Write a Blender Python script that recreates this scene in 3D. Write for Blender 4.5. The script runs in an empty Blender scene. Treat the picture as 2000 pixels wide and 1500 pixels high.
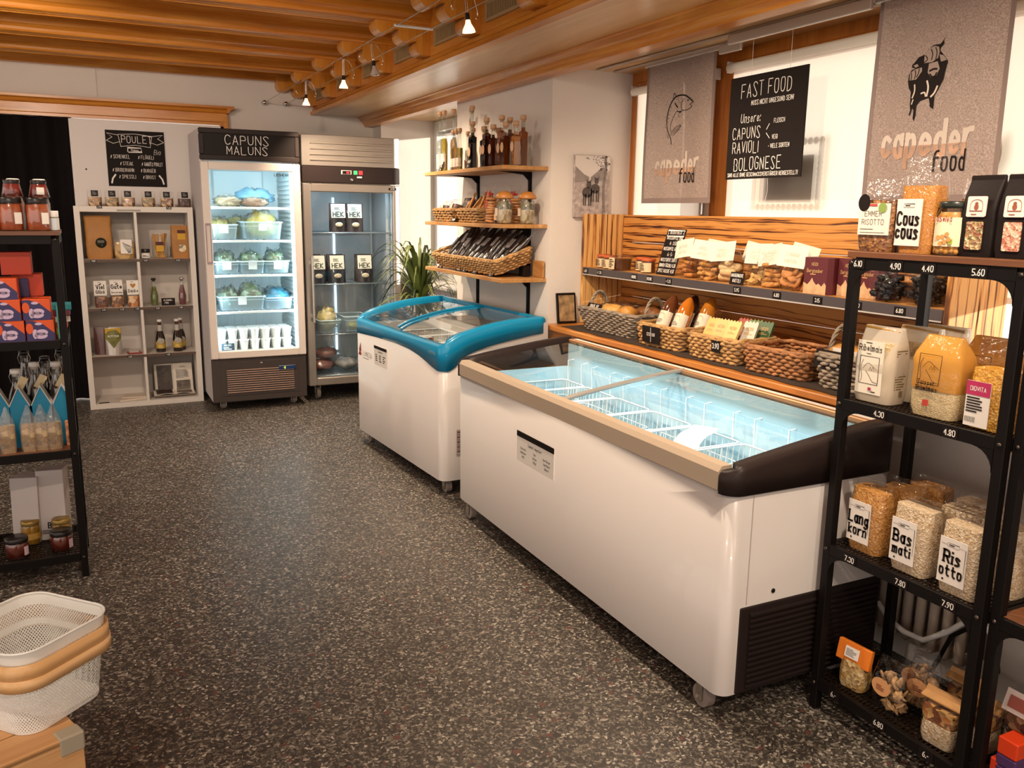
import bpy, bmesh, math, random
from mathutils import Vector as V, Matrix as Mx, noise as mnoise

# ---------------------------------------------------------------- camera, world, sun, exposure
SC = bpy.context.scene
COL = SC.collection
cam_data = bpy.data.cameras.new('camera')
cam_data.sensor_width = 36.0
cam_data.lens = 36.0 * 1660 / 2000
cam_data.clip_start = 0.02
cam = bpy.data.objects.new('camera', cam_data)
COL.objects.link(cam)
_r = V((0.89778553, -0.44023757, 0.01311568)); _d = V((-0.07547983, -0.18312959, -0.9801869)); _f = V((0.43391697, 0.87900764, -0.19764015))
cam.matrix_world = Mx(((_r.x, -_d.x, -_f.x, 0), (_r.y, -_d.y, -_f.y, 0), (_r.z, -_d.z, -_f.z, 1.45), (0, 0, 0, 1)))
SC.camera = cam

world = bpy.data.worlds.new('world'); SC.world = world; world.use_nodes = True
_bg = world.node_tree.nodes['Background']
_bg.inputs[0].default_value = (1.0, 0.875, 0.77, 1); _bg.inputs[1].default_value = 1.6

def add_light(name, kind, loc, power, color, size=None, direction=None, spot=None, blend=.5, size_y=None):
    l = bpy.data.lights.new(name, kind); l.energy = power; l.color = color
    o = bpy.data.objects.new(name, l); COL.objects.link(o); o.location = loc
    if kind == 'AREA':
        l.size = size
        if size_y: l.shape = 'RECTANGLE'; l.size_y = size_y
    elif kind == 'SUN': l.angle = size
    else: l.shadow_soft_size = size or .02
    if spot: l.spot_size = spot; l.spot_blend = blend
    if direction: o.rotation_euler = V(direction).to_track_quat('-Z', 'Y').to_euler()
    return o
add_light('sun', 'SUN', (6, 2, 6), 5.0, (1.0, .93, .80), size=math.radians(1.0), direction=(-.45, .75, -.06))

vs = SC.view_settings
vs.view_transform = 'Standard'; vs.look = 'None'; vs.gamma = 1.0; vs.exposure = -0.12; vs.use_curve_mapping = False
SC.display_settings.display_device = 'sRGB'
try:
    SC.cycles.use_denoising = True
    SC.cycles.max_bounces = 7; SC.cycles.diffuse_bounces = 3; SC.cycles.glossy_bounces = 2
    SC.cycles.transmission_bounces = 4; SC.cycles.transparent_max_bounces = 14
    SC.cycles.use_adaptive_sampling = True; SC.cycles.adaptive_threshold = .05
    SC.cycles.caustics_reflective = False; SC.cycles.caustics_refractive = False
    SC.cycles.sample_clamp_indirect = 4.0
except Exception: pass

# ---------------------------------------------------------------- materials
RND = random.Random(11)
def lin(h):
    if not isinstance(h, str): return tuple(h)
    h = h.lstrip('#'); o = []
    for i in (0, 2, 4):
        c = int(h[i:i+2], 16) / 255
        o.append(c / 12.92 if c <= .04045 else ((c + .055) / 1.055) ** 2.4)
    return tuple(o)
MATS = {}
def nt(m): return m.node_tree.nodes, m.node_tree.links
def base_mat(name):
    m = bpy.data.materials.new(name); m.use_nodes = True
    return m, m.node_tree.nodes['Principled BSDF']
def coords(m, scale=(1, 1, 1)):
    n, l = nt(m); t = n.new('ShaderNodeTexCoord'); mp = n.new('ShaderNodeMapping')
    mp.inputs['Scale'].default_value = scale; l.new(t.outputs['Object'], mp.inputs[0]); return mp.outputs[0]
def noise_node(m, vec, scale, detail=3, rough=.5, dist=0):
    n, l = nt(m); x = n.new('ShaderNodeTexNoise'); x.inputs['Scale'].default_value = scale; x.inputs['Detail'].default_value = detail
    x.inputs['Roughness'].default_value = rough; x.inputs['Distortion'].default_value = dist
    if vec: l.new(vec, x.inputs['Vector'])
    return x.outputs[0]
def ramp(m, fac, stops, interp='LINEAR'):
    n, l = nt(m); x = n.new('ShaderNodeValToRGB'); x.color_ramp.interpolation = interp
    e = x.color_ramp.elements
    while len(e) < len(stops): e.new(.5)
    for i, (p, c) in enumerate(stops): e[i].position = p; e[i].color = (*lin(c), 1)
    l.new(fac, x.inputs[0]); return x.outputs[0]
def bump(m, b, h, strength=.2, dist=.01):
    n, l = nt(m); x = n.new('ShaderNodeBump'); x.inputs['Strength'].default_value = strength; x.inputs['Distance'].default_value = dist
    l.new(h, x.inputs['Height']); l.new(x.outputs[0], b.inputs['Normal'])
def M(name, col='#808080', rough=.5, metal=0, trans=0, emis=0, ecol=None, var=0, vscale=8, bmp=0, bscale=60, coat=0, ior=1.45, alpha=1, sub=0):
    if name in MATS: return MATS[name]
    m, b = base_mat(name); c = lin(col)
    b.inputs['Base Color'].default_value = (*c, 1); b.inputs['Roughness'].default_value = rough; b.inputs['Metallic'].default_value = metal
    b.inputs['Transmission Weight'].default_value = trans; b.inputs['IOR'].default_value = ior; b.inputs['Coat Weight'].default_value = coat
    b.inputs['Alpha'].default_value = alpha
    if max(c) < .035 and not coat: b.inputs['Specular IOR Level'].default_value = .22      # matt blacks
    if sub: b.inputs['Subsurface Weight'].default_value = sub; b.inputs['Subsurface Radius'].default_value = (.01, .006, .004)
    if emis:
        b.inputs['Emission Color'].default_value = (*lin(ecol or col), 1); b.inputs['Emission Strength'].default_value = emis
    n, l = nt(m); vec = None
    if var or bmp: vec = coords(m)
    if var:
        f = noise_node(m, vec, vscale)
        l.new(ramp(m, f, [(.3, tuple(x * (1 - var) for x in c)), (.7, tuple(min(1, x * (1 + var)) for x in c))]), b.inputs['Base Color'])
    if bmp: bump(m, b, noise_node(m, vec, bscale), bmp)
    MATS[name] = m; return m
def Wood(name, stops, axis='x', scale=1.0, rough=.45, dist=1.2, bmp=.15, coat=0, stretch=9, fine=.35):
    if name in MATS: return MATS[name]
    m, b = base_mat(name); s = {'x': (1, stretch, stretch), 'y': (stretch, 1, stretch), 'z': (stretch, stretch, 1)}[axis]
    vec = coords(m, tuple(t * scale for t in s)); n, l = nt(m)
    f1 = noise_node(m, vec, 1.6, 5, .55, dist); f2 = noise_node(m, coords(m, tuple((t if t == 1 else t * 9) * scale for t in s)), 3.0, 3, .6)
    mx = n.new('ShaderNodeMath'); mx.operation = 'MULTIPLY_ADD'; l.new(f2, mx.inputs[0]); mx.inputs[1].default_value = fine
    sb = n.new('ShaderNodeMath'); sb.operation = 'SUBTRACT'; l.new(f1, sb.inputs[0]); sb.inputs[1].default_value = fine * .5
    l.new(sb.outputs[0], mx.inputs[2])
    l.new(ramp(m, mx.outputs[0], stops), b.inputs['Base Color'])
    b.inputs['Roughness'].default_value = rough; b.inputs['Coat Weight'].default_value = coat; b.inputs['Coat Roughness'].default_value = .25
    bump(m, b, mx.outputs[0], bmp, .004); MATS[name] = m; return m
def Burnt(name, axis, dark, mid, light, freq=26):
    """flame-brushed softwood: hard dark grain lines that bend round small knots"""
    if name in MATS: return MATS[name]
    m, b = base_mat(name); n, l = nt(m)
    ax = 'xyz'.index(axis); s = [1, 1, 1]; s[ax] = .16
    vec = coords(m, s)
    wv = n.new('ShaderNodeTexWave'); wv.wave_type = 'BANDS'; wv.bands_direction = 'Z' if axis != 'z' else 'X'
    wv.inputs['Scale'].default_value = freq * .32; wv.inputs['Distortion'].default_value = 7.5; wv.inputs['Detail'].default_value = 2.5
    wv.inputs['Detail Scale'].default_value = 1.3; l.new(vec, wv.inputs['Vector'])
    big = noise_node(m, coords(m, [2.2 if i != ax else .9 for i in range(3)]), 1.6, 3, .6)
    ad = n.new('ShaderNodeMath'); ad.operation = 'MULTIPLY_ADD'; l.new(big, ad.inputs[0]); ad.inputs[1].default_value = 1.35; ad.inputs[2].default_value = -.62
    ad2 = n.new('ShaderNodeMath'); ad2.operation = 'MULTIPLY_ADD'; l.new(wv.outputs[1], ad2.inputs[0]); ad2.inputs[1].default_value = .62; l.new(ad.outputs[0], ad2.inputs[2])
    w2 = n.new('ShaderNodeTexWave'); w2.wave_type = 'BANDS'; w2.bands_direction = wv.bands_direction; w2.inputs['Scale'].default_value = freq * .95; w2.inputs['Distortion'].default_value = 9; w2.inputs['Detail'].default_value = 2; w2.inputs['Detail Scale'].default_value = .9; l.new(vec, w2.inputs['Vector'])
    ad3 = n.new('ShaderNodeMath'); ad3.operation = 'MULTIPLY_ADD'; l.new(w2.outputs[1], ad3.inputs[0]); ad3.inputs[1].default_value = .34; l.new(ad2.outputs[0], ad3.inputs[2]); ad2 = ad3
    l.new(ramp(m, ad2.outputs[0], [(.06, dark), (.24, mid), (.46, light), (.8, light)]), b.inputs['Base Color'])
    b.inputs['Roughness'].default_value = .5; bump(m, b, ad2.outputs[0], .25, .006)
    MATS[name] = m; return m
def Film(name, tint=(1, 1, 1), gloss=.16, rough=.12, bmp=.35, bscale=22, milky=0, milkcol=(1, 1, 1)):
    """thin clear wrapping or glass sheet: see-through with a glossy surface"""
    if name in MATS: return MATS[name]
    m = bpy.data.materials.new(name); m.use_nodes = True; n, l = nt(m); n.clear()
    out = n.new('ShaderNodeOutputMaterial'); tr = n.new('ShaderNodeBsdfTransparent'); tr.inputs[0].default_value = (*tint, 1)
    gl = n.new('ShaderNodeBsdfGlossy'); gl.inputs['Roughness'].default_value = rough
    fr = n.new('ShaderNodeLayerWeight'); pw = n.new('ShaderNodeMath'); pw.operation = 'POWER'; pw.inputs[1].default_value = 4.5; l.new(fr.outputs['Facing'], pw.inputs[0])
    ad = n.new('ShaderNodeMath'); ad.operation = 'MULTIPLY_ADD'; ad.use_clamp = True; ad.inputs[1].default_value = .8; ad.inputs[2].default_value = gloss + .03; l.new(pw.outputs[0], ad.inputs[0])
    mx = n.new('ShaderNodeMixShader'); l.new(ad.outputs[0], mx.inputs[0]); l.new(tr.outputs[0], mx.inputs[1]); l.new(gl.outputs[0], mx.inputs[2])
    if bmp:
        t = n.new('ShaderNodeTexCoord'); x = n.new('ShaderNodeTexNoise'); x.inputs['Scale'].default_value = bscale; x.inputs['Detail'].default_value = 3
        l.new(t.outputs['Object'], x.inputs['Vector']); bp = n.new('ShaderNodeBump'); bp.inputs['Strength'].default_value = bmp; bp.inputs['Distance'].default_value = .02
        l.new(x.outputs[0], bp.inputs['Height']); l.new(bp.outputs[0], gl.inputs['Normal'])
    last = mx.outputs[0]
    if milky:
        df = n.new('ShaderNodeBsdfDiffuse'); df.inputs[0].default_value = (*milkcol, 1); tl = n.new('ShaderNodeBsdfTranslucent'); tl.inputs[0].default_value = (*milkcol, 1)
        m0 = n.new('ShaderNodeMixShader'); l.new(df.outputs[0], m0.inputs[1]); l.new(tl.outputs[0], m0.inputs[2])
        m2 = n.new('ShaderNodeMixShader'); m2.inputs[0].default_value = milky; l.new(last, m2.inputs[1]); l.new(m0.outputs[0], m2.inputs[2]); last = m2.outputs[0]
    l.new(last, out.inputs[0]); MATS[name] = m; return m
def Grain(name, cols, scale=120, rough=.55, bmp=.6, coat=.2):
    """rice, semolina, cereal: voronoi cells in a few colours with relief"""
    if name in MATS: return MATS[name]
    m, b = base_mat(name); n, l = nt(m); vec = coords(m)
    v = n.new('ShaderNodeTexVoronoi'); v.inputs['Scale'].default_value = scale; l.new(vec, v.inputs['Vector'])
    k = len(cols); st = [((i + .5) / k if k > 1 else .5, c) for i, c in enumerate(cols)]
    sep = n.new('ShaderNodeSeparateColor'); l.new(v.outputs['Color'], sep.inputs[0])
    l.new(ramp(m, sep.outputs[0], st), b.inputs['Base Color']); b.inputs['Roughness'].default_value = rough; b.inputs['Coat Weight'].default_value = coat
    bump(m, b, v.outputs['Distance'], bmp, .006); MATS[name] = m; return m

# ---------------------------------------------------------------- geometry collector
PI = math.pi
class G:
    def __init__(s): s.v = []; s.f = []; s.sm = []; s.m = Mx.Identity(4)
    def at(s, x=0, y=0, z=0, rx=0, ry=0, rz=0):
        s.m = Mx.Translation((x, y, z)) @ Mx.Rotation(rz, 4, 'Z') @ Mx.Rotation(ry, 4, 'Y') @ Mx.Rotation(rx, 4, 'X'); return s
    def put(s, vs, fs, smooth=False):
        o = len(s.v); m = s.m; s.v += [tuple(m @ V(p)) for p in vs]
        s.f += [tuple(i + o for i in f) for f in fs]; s.sm += [smooth] * len(fs); return s
    def box(s, x0, x1, y0, y1, z0, z1, b=0):
        if x0 > x1: x0, x1 = x1, x0
        if y0 > y1: y0, y1 = y1, y0
        if z0 > z1: z0, z1 = z1, z0
        if not b:
            vs = [(x, y, z) for x in (x0, x1) for y in (y0, y1) for z in (z0, z1)]
            return s.put(vs, [(0, 1, 3, 2), (4, 6, 7, 5), (0, 4, 5, 1), (2, 3, 7, 6), (0, 2, 6, 4), (1, 5, 7, 3)])
        b = min(b, (x1 - x0) * .49, (y1 - y0) * .49, (z1 - z0) * .49); vs = []; ix = {}
        for sx in (0, 1):
            for sy in (0, 1):
                for sz in (0, 1):
                    P = ((x0, x1)[sx], (y0, y1)[sy], (z0, z1)[sz]); D = (b if not sx else -b, b if not sy else -b, b if not sz else -b)
                    for a in range(3):
                        q = [P[i] + (D[i] if i != a else 0) for i in range(3)]; ix[sx, sy, sz, a] = len(vs); vs.append(tuple(q))
        f = []
        for a in range(3):
            o1, o2 = [(1, 2), (2, 0), (0, 1)][a]
            for sd in (0, 1):
                k = []
                for u, w in ((0, 0), (1, 0), (1, 1), (0, 1)):
                    c = [0, 0, 0]; c[a] = sd; c[o1] = u; c[o2] = w; k.append(ix[c[0], c[1], c[2], a])
                f.append(tuple(k if sd else k[::-1]))
        for a in range(3):
            o1, o2 = [(1, 2), (2, 0), (0, 1)][a]
            for u in (0, 1):
                for w in (0, 1):
                    c0 = [0, 0, 0]; c0[o1] = u; c0[o2] = w; c1 = c0[:]; c1[a] = 1
                    k = [ix[(*c0, o1)], ix[(*c1, o1)], ix[(*c1, o2)], ix[(*c0, o2)]]
                    f.append(tuple(k if (u ^ w) else k[::-1]))
        for sx in (0, 1):
            for sy in (0, 1):
                for sz in (0, 1):
                    k = [ix[sx, sy, sz, a] for a in range(3)]; f.append(tuple(k if (sx + sy + sz) % 2 else k[::-1]))
        return s.put(vs, f)
    def prism(s, poly, axis, a, b, smooth=False):
        """poly of 2D points in the two other axes (x: yz, y: xz, z: xy), pushed from a to b"""
        def p3(p, t): return {'x': (t, p[0], p[1]), 'y': (p[0], t, p[1]), 'z': (p[0], p[1], t)}[axis]
        n = len(poly); vs = [p3(p, a) for p in poly] + [p3(p, b) for p in poly]
        s.put(vs, [(i, (i + 1) % n, n + (i + 1) % n, n + i) for i in range(n)], smooth)
        s.put(vs[:n], [tuple(range(n))[::-1]]); return s.put(vs[n:], [tuple(range(n))])
    def lathe(s, prof, n=20, c=(0, 0, 0), smooth=True, sx=1, sy=1, cap=True):
        vs = []
        for r, z in prof:
            for i in range(n):
                a = 2 * PI * i / n; vs.append((c[0] + r * math.cos(a) * sx, c[1] + r * math.sin(a) * sy, c[2] + z))
        f = [(j * n + i, j * n + (i + 1) % n, (j + 1) * n + (i + 1) % n, (j + 1) * n + i) for j in range(len(prof) - 1) for i in range(n)]
        s.put(vs, f, smooth)
        if cap:
            if prof[0][0] > 1e-5: s.put(vs[:n], [tuple(range(n))[::-1]])
            if prof[-1][0] > 1e-5: s.put(vs[-n:], [tuple(range(n))])
        return s
    def tube(s, pts, r, n=8, closed=False, smooth=True, flat=1.0, cap=True):
        pts = [V(p) for p in pts]; k = len(pts); vs = []; up = None
        rr = r if isinstance(r, (list, tuple)) else [r] * k
        for i, p in enumerate(pts):
            if closed: t = pts[(i + 1) % k] - pts[i - 1]
            else: t = pts[min(i + 1, k - 1)] - pts[max(i - 1, 0)]
            t = t.normalized() if t.length > 1e-9 else V((0, 0, 1))
            if up is None: up = V((0, 0, 1)) if abs(t.z) < .9 else V((1, 0, 0))
            u = up - t * up.dot(t)
            u = u.normalized() if u.length > 1e-6 else t.orthogonal().normalized()
            w = t.cross(u); up = u
            for j in range(n):
                a = 2 * PI * j / n; vs.append(tuple(p + (u * math.cos(a) * flat + w * math.sin(a)) * rr[i]))
        m = k if closed else k - 1
        s.put(vs, [(i * n + j, i * n + (j + 1) % n, ((i + 1) % k) * n + (j + 1) % n, ((i + 1) % k) * n + j) for i in range(m) for j in range(n)], smooth)
        if not closed and cap: s.put(vs[:n], [tuple(range(n))[::-1]]); s.put(vs[-n:], [tuple(range(n))])
        return s
    def cyl(s, p0, p1, r, n=14, r1=None): return s.tube([p0, p1], [r, r if r1 is None else r1], n)
    def ball(s, c, rx, ry, rz, nu=12, nv=8, wob=0, seed=0, wf=14.0):
        vs = []; f = []
        for j in range(nv + 1):
            th = PI * j / nv
            for i in range(nu):
                a = 2 * PI * i / nu; d = V((math.sin(th) * math.cos(a), math.sin(th) * math.sin(a), math.cos(th)))
                k = 1 + (wob * (mnoise.noise(V((d.x * 1.7 + seed * 3.1, d.y * 1.7 + seed, d.z * 1.7)) * (wf / 10)) + .5 * mnoise.noise(V((d.x * 4.1 + seed, d.y * 4.1, d.z * 4.1 + seed)) * (wf / 10))) if wob else 0)
                vs.append((c[0] + d.x * rx * k, c[1] + d.y * ry * k, c[2] + d.z * rz * k))
        for j in range(nv):
            for i in range(nu): f.append((j * nu + i, (j + 1) * nu + i, (j + 1) * nu + (i + 1) % nu, j * nu + (i + 1) % nu))
        return s.put(vs, f, True)
    def quad(s, a, b, c, d): return s.put([a, b, c, d], [(0, 1, 2, 3)])
    def grid(s, fn, nu, nv, smooth=True):
        vs = [fn(i / nu, j / nv) for j in range(nv + 1) for i in range(nu + 1)]
        return s.put(vs, [(j * (nu + 1) + i, j * (nu + 1) + i + 1, (j + 1) * (nu + 1) + i + 1, (j + 1) * (nu + 1) + i) for j in range(nv) for i in range(nu)], smooth)
    def ring_loft(s, rings, cap=True, smooth=True):
        n = len(rings[0]); vs = [p for r in rings for p in r]
        s.put(vs, [(j * n + i, j * n + (i + 1) % n, (j + 1) * n + (i + 1) % n, (j + 1) * n + i) for j in range(len(rings) - 1) for i in range(n)], smooth)
        if cap: s.put(list(rings[0]), [tuple(range(n))[::-1]]); s.put(list(rings[-1]), [tuple(range(n))])
        return s
    def mesh(s, name):
        me = bpy.data.meshes.new(name); me.from_pydata(s.v, [], s.f); me.polygons.foreach_set('use_smooth', s.sm); me.update(); return me
def obj(name, g, mat, parent=None, label=None, kind=None):
    me = g.mesh(name) if isinstance(g, G) else g
    if not me.materials: me.materials.append(mat)
    o = bpy.data.objects.new(name, me); COL.objects.link(o)
    if parent: o.parent = parent
    if label: o['label'] = label
    if kind: o['kind'] = kind
    return o
def tag(o, label, cat, group=None):
    o['label'] = label; o['category'] = cat
    if group: o['group'] = group
    return o
def thing(name, label, cat, loc=(0, 0, 0), rz=0, group=None):
    o = bpy.data.objects.new(name, None); o.empty_display_size = .05; COL.objects.link(o)
    o.location = loc; o.rotation_euler = (0, 0, rz); return tag(o, label, cat, group)
def struct(name, g, mat, parent=None):
    o = obj(name, g, mat, parent)
    if not parent: o['kind'] = 'structure'
    return o
def dup(root, loc, rz=None, label=None, rot=None):
    r = root.copy(); COL.objects.link(r); r.location = loc
    if rot is not None: r.rotation_euler = rot
    elif rz is not None: r.rotation_euler = (0, 0, rz)
    if label: r['label'] = label
    for ch in root.children:
        c = ch.copy(); COL.objects.link(c); c.parent = r
        for gg in ch.children:
            d = gg.copy(); COL.objects.link(d); d.parent = c
    return r
def rrect(w, d, r, n=4, cx=0, cy=0):
    """rounded rectangle outline, counter-clockwise"""
    r = min(r, w / 2 - 1e-5, d / 2 - 1e-5); o = []
    for (sx, sy, a0) in ((1, 1, 0), (-1, 1, 90), (-1, -1, 180), (1, -1, 270)):
        for k in range(n + 1):
            a = math.radians(a0 + 90 * k / n); o.append((cx + sx * (w / 2 - r) + r * math.cos(a), cy + sy * (d / 2 - r) + r * math.sin(a)))
    return o
WEST = -PI / 2      # goods along the window wall look towards -X

# ---------------------------------------------------------------- lettering
GL = {
'A': '00 26 40|12 32', 'B': '00 06|~06 36 44 33 03|~03 33 42 40 00', 'C': '~45 36 16 04 02 10 30 41', 'D': '00 06|~06 26 45 41 20 00', 'E': '46 06 00 40|03 33', 'F': '46 06 00|03 33',
'G': '~45 36 16 04 02 10 30 41 43|43 23', 'H': '00 06|40 46|03 43', 'I': '20 26', 'J': '~46 41 30 10 01', 'K': '00 06|46 03 40', 'L': '06 00 40', 'M': '00 06 22 46 40', 'N': '00 06 40 46',
'O': '~26 06 00 40 46 26', 'P': '00 06|~06 36 45 43 33 03', 'Q': '~26 06 00 40 46 26|22 40', 'R': '00 06|~06 36 45 43 33 03|23 40', 'S': '~45 36 16 05 14 32 41 30 10 01', 'T': '20 26|06 46', 'U': '~06 01 20 41 46',
'V': '06 20 46', 'W': '06 10 24 30 46', 'X': '00 46|06 40', 'Y': '06 23 46|23 20', 'Z': '06 46 00 40',
'0': '~26 06 00 40 46 26', '1': '15 26 20', '2': '~05 16 36 45 43 00|00 40', '3': '~05 16 36 44 33 23|~23 33 42 30 10 01', '4': '30 36 02 42', '5': '46 06 03|~03 33 42 41 30 00', '6': '~36 14 01 10 30 42 33 03', '7': '06 46 10', '8': '~23 04 16 36 44 23 01 10 30 41 23', '9': '~10 32 45 36 16 04 13 43',
'a': '30 34|~33 14 02 10 30 32', 'b': '00 06|~03 24 32 20 00', 'c': '~33 14 02 10 31', 'd': '30 36|~33 14 02 10 30', 'e': '02 32|~32 33 14 02 10 31', 'f': '~36 26 15 10|04 34', 'g': '30 34|~33 14 02 10 31|~30 3a 1b 0a', 'h': '00 06|~03 14 34 32 30', 'i': '10 14|15 16', 'j': '~14 1a 0b|15 16', 'k': '00 06|34 02 30', 'l': '10 16', 'm': '00 04|~03 14 24 23 20|~23 34 44 43 40', 'n': '00 04|~03 14 34 32 30', 'o': '~14 04 00 30 34 14', 'p': '0b 04|~03 24 32 20 00', 'q': '3b 34|~33 14 02 10 30', 'r': '00 04|~02 14 34', 's': '~33 14 03 31 20 00', 't': '~16 11 20 30|04 34', 'u': '~04 01 10 31|34 30', 'v': '04 10 34', 'w': '04 10 23 30 44', 'x': '00 34|04 30', 'y': '04 20|34 0b', 'z': '04 34 00 30',
'.': '10 11', ',': '11 0a', ':': '10 11|13 14', '!': '10 11|12 26', '-': '13 33', '/': '00 46', '&': '~40 05 16 25 02 10 30 42', "'": '16 15', '+': '12 32|21 23', '*': '11 14|22 03|02 23', '<': '35 13 31',
}
def chaikin(p, it=2):
    for _ in range(it):
        o = [p[0]]
        for a, b in zip(p, p[1:]): o += [(a[0] * .75 + b[0] * .25, a[1] * .75 + b[1] * .25), (a[0] * .25 + b[0] * .75, a[1] * .25 + b[1] * .75)]
        p = o + [p[-1]]
    return p
def strokes(ch):
    if ch in 'ÄÖÜ': return strokes({'Ä': 'A', 'Ö': 'O', 'Ü': 'U'}[ch]) + [[(1, 6.8), (1, 7.3)], [(3, 6.8), (3, 7.3)]]
    if ch in 'äöü': return strokes({'ä': 'a', 'ö': 'o', 'ü': 'u'}[ch]) + [[(.6, 5), (.6, 5.6)], [(2.4, 5), (2.4, 5.6)]]
    if ch == 'i': return [[(1, 0), (1, 3.7)], [(1, 5.4), (1, 5.8)]]
    o = []
    for st in GL.get(ch, '').split('|'):
        if not st: continue
        sm = st[0] == '~'; st = st.lstrip('~')
        p = [(int(a[0]), {'a': -1, 'b': -2}.get(a[1]) if a[1] in 'ab' else int(a[1])) for a in st.split()]
        o.append(chaikin(p) if sm else p)
    return o
def ribbon(g, pts, w, z=0):
    pts = [V((p[0], p[1])) for p in pts]; k = len(pts)
    if k < 2: return
    L = []; Rr = []
    for i, p in enumerate(pts):
        t = (pts[min(i + 1, k - 1)] - pts[max(i - 1, 0)])
        if t.length < 1e-9: t = V((1, 0))
        t.normalize(); nrm = V((-t.y, t.x))
        if 0 < i < k - 1:
            a = (pts[i] - pts[i - 1]).normalized(); c = max(.5, abs(V((-a.y, a.x)).dot(nrm))); h = w / 2 / c
        else:
            h = w / 2; p = p + t * (w * .3 if i else -w * .3)
        L.append((p.x + nrm.x * h, p.y + nrm.y * h, z)); Rr.append((p.x - nrm.x * h, p.y - nrm.y * h, z))
    g.put(L + Rr, [(i + 1, i, k + i, k + i + 1) for i in range(k - 1)])
def write(g, text, x, y, h, w=.07, align='c', serif=False, slant=0, wide=.72, jit=0, fit=None):
    """text strokes into g (plane xy, cap height h); w is stroke width relative to h"""
    u = h / 6; adv = []; cx = 0; rn = random.Random(len(text) * 7 + 3)
    for ch in text:
        if ch == ' ': adv.append((ch, cx)); cx += 3.2 * wide; continue
        st = strokes(ch); mx = max([p[0] for q in st for p in q] or [2]); mn = min([p[0] for q in st for p in q] or [0])
        adv.append((ch, cx - mn * wide)); cx += (mx - mn) * wide + (1.45 if not serif else 1.7) * (wide / .72) ** .5
    tot = (cx - 1.3) * u; k = 1.0
    if fit and tot > fit: k = fit / tot
    x0 = x - {'c': tot * k / 2, 'l': 0, 'r': tot * k}[align]
    for ch, ax in adv:
        if ch == ' ': continue
        dy = rn.uniform(-jit, jit) * h; ds = 1 + rn.uniform(-jit, jit)
        for st in [s2 for s1 in strokes(ch) for s2 in ([s1] if len(s1) > 6 else [s1[k:k + 2] for k in range(len(s1) - 1)])]:
            P = [(x0 + (ax + p[0] * wide * ds) * u * k + slant * p[1] * u, y + p[1] * u * ds + dy) for p in st]
            ribbon(g, P, w * h)
            if serif:
                for e, o in ((0, 1), (-1, -2)):
                    if abs(st[e][0] - st[o][0]) < .35 and abs(st[e][1] - st[o][1]) > .4 and len(st) > 1:
                        X, Y = P[e]; b = .95 * u * k * .8; ribbon(g, [(X - b, Y), (X + b, Y)], w * h * .5)
    return tot * k
def bars(g, x, y, w, h, n, ragged=True, lw=.5, seed=1):
    """lines of fine print too small to read"""
    rn = random.Random(seed); dy = h / n
    for i in range(n):
        ww = w * (rn.uniform(.55, 1) if ragged else 1); Y = y + h - (i + .5) * dy
        g.quad((x, Y - dy * lw / 2, 0), (x + ww, Y - dy * lw / 2, 0), (x + ww, Y + dy * lw / 2, 0), (x, Y + dy * lw / 2, 0))
def oval(g, x, y, rx, ry, n=20, z=0): return g.put([(x + rx * math.cos(2 * PI * i / n), y + ry * math.sin(2 * PI * i / n), z) for i in range(n)], [tuple(range(n))])
def rect(g, x0, y0, x1, y1, z=0): return g.quad((x0, y0, z), (x1, y0, z), (x1, y1, z), (x0, y1, z))
def face_m(x, y, z, rx=0, rz=0):
    """plane whose front looks towards local -Y (text x to the right, y up); rx leans it back"""
    return Mx.Translation((x, y, z)) @ Mx.Rotation(rz, 4, 'Z') @ Mx.Rotation(PI / 2 + rx, 4, 'X')
def TG(x=0, y=0, z=0, rx=0, rz=0):
    g = G(); g.m = face_m(x, y, z, rx, rz); return g
# ================================================================ the room
PINE = [(.18, '#96530f'), (.42, '#bd721e'), (.6, '#cd8630'), (.82, '#dc9f4a')]
W_X = Wood('pine_x', PINE, 'x', .9, .32, coat=.25); W_Y = Wood('pine_y', PINE, 'y', .9, .32, coat=.25); W_Z = Wood('pine_z', PINE, 'z', .9, .32, coat=.25)
PALE = [(.2, '#bb8a50'), (.5, '#d0a46c'), (.8, '#dfba88')]
W_SOF = Wood('pine_soffit', PALE, 'y', .6, .28, coat=.35, fine=.15); 
SILLW = [(.2, '#9a5a1e'), (.5, '#bb7430'), (.8, '#cd8d47')]
W_SILL = Wood('pine_sill', SILLW, 'y', 1.2, .38, coat=.2)
PLASTER = M('plaster', '#ddd3ca', .85, var=.03, vscale=2.5, bmp=.12, bscale=55)
PANELW = M('white_panel', '#ded6d2', .6, var=.02, vscale=1)
BLACKM = M('black_steel', '#100b0a', .5, .1); BLACK = M('black_paint', '#17100e', .5); CHALKB = M('chalkboard', '#1b1311', .7, var=.12, vscale=9)
CHALK = M('chalk', '#e9e2db', .9); WHITE = M('white_plastic', '#e6e1dc', .4); CHROME = M('chrome', '#d8d6d3', .18, 1.0); PAPER = M('paper', '#eae3da', .8); INK = M('ink', '#201815', .7); GREYINK = M('grey_ink', '#8b8581', .8)

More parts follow.
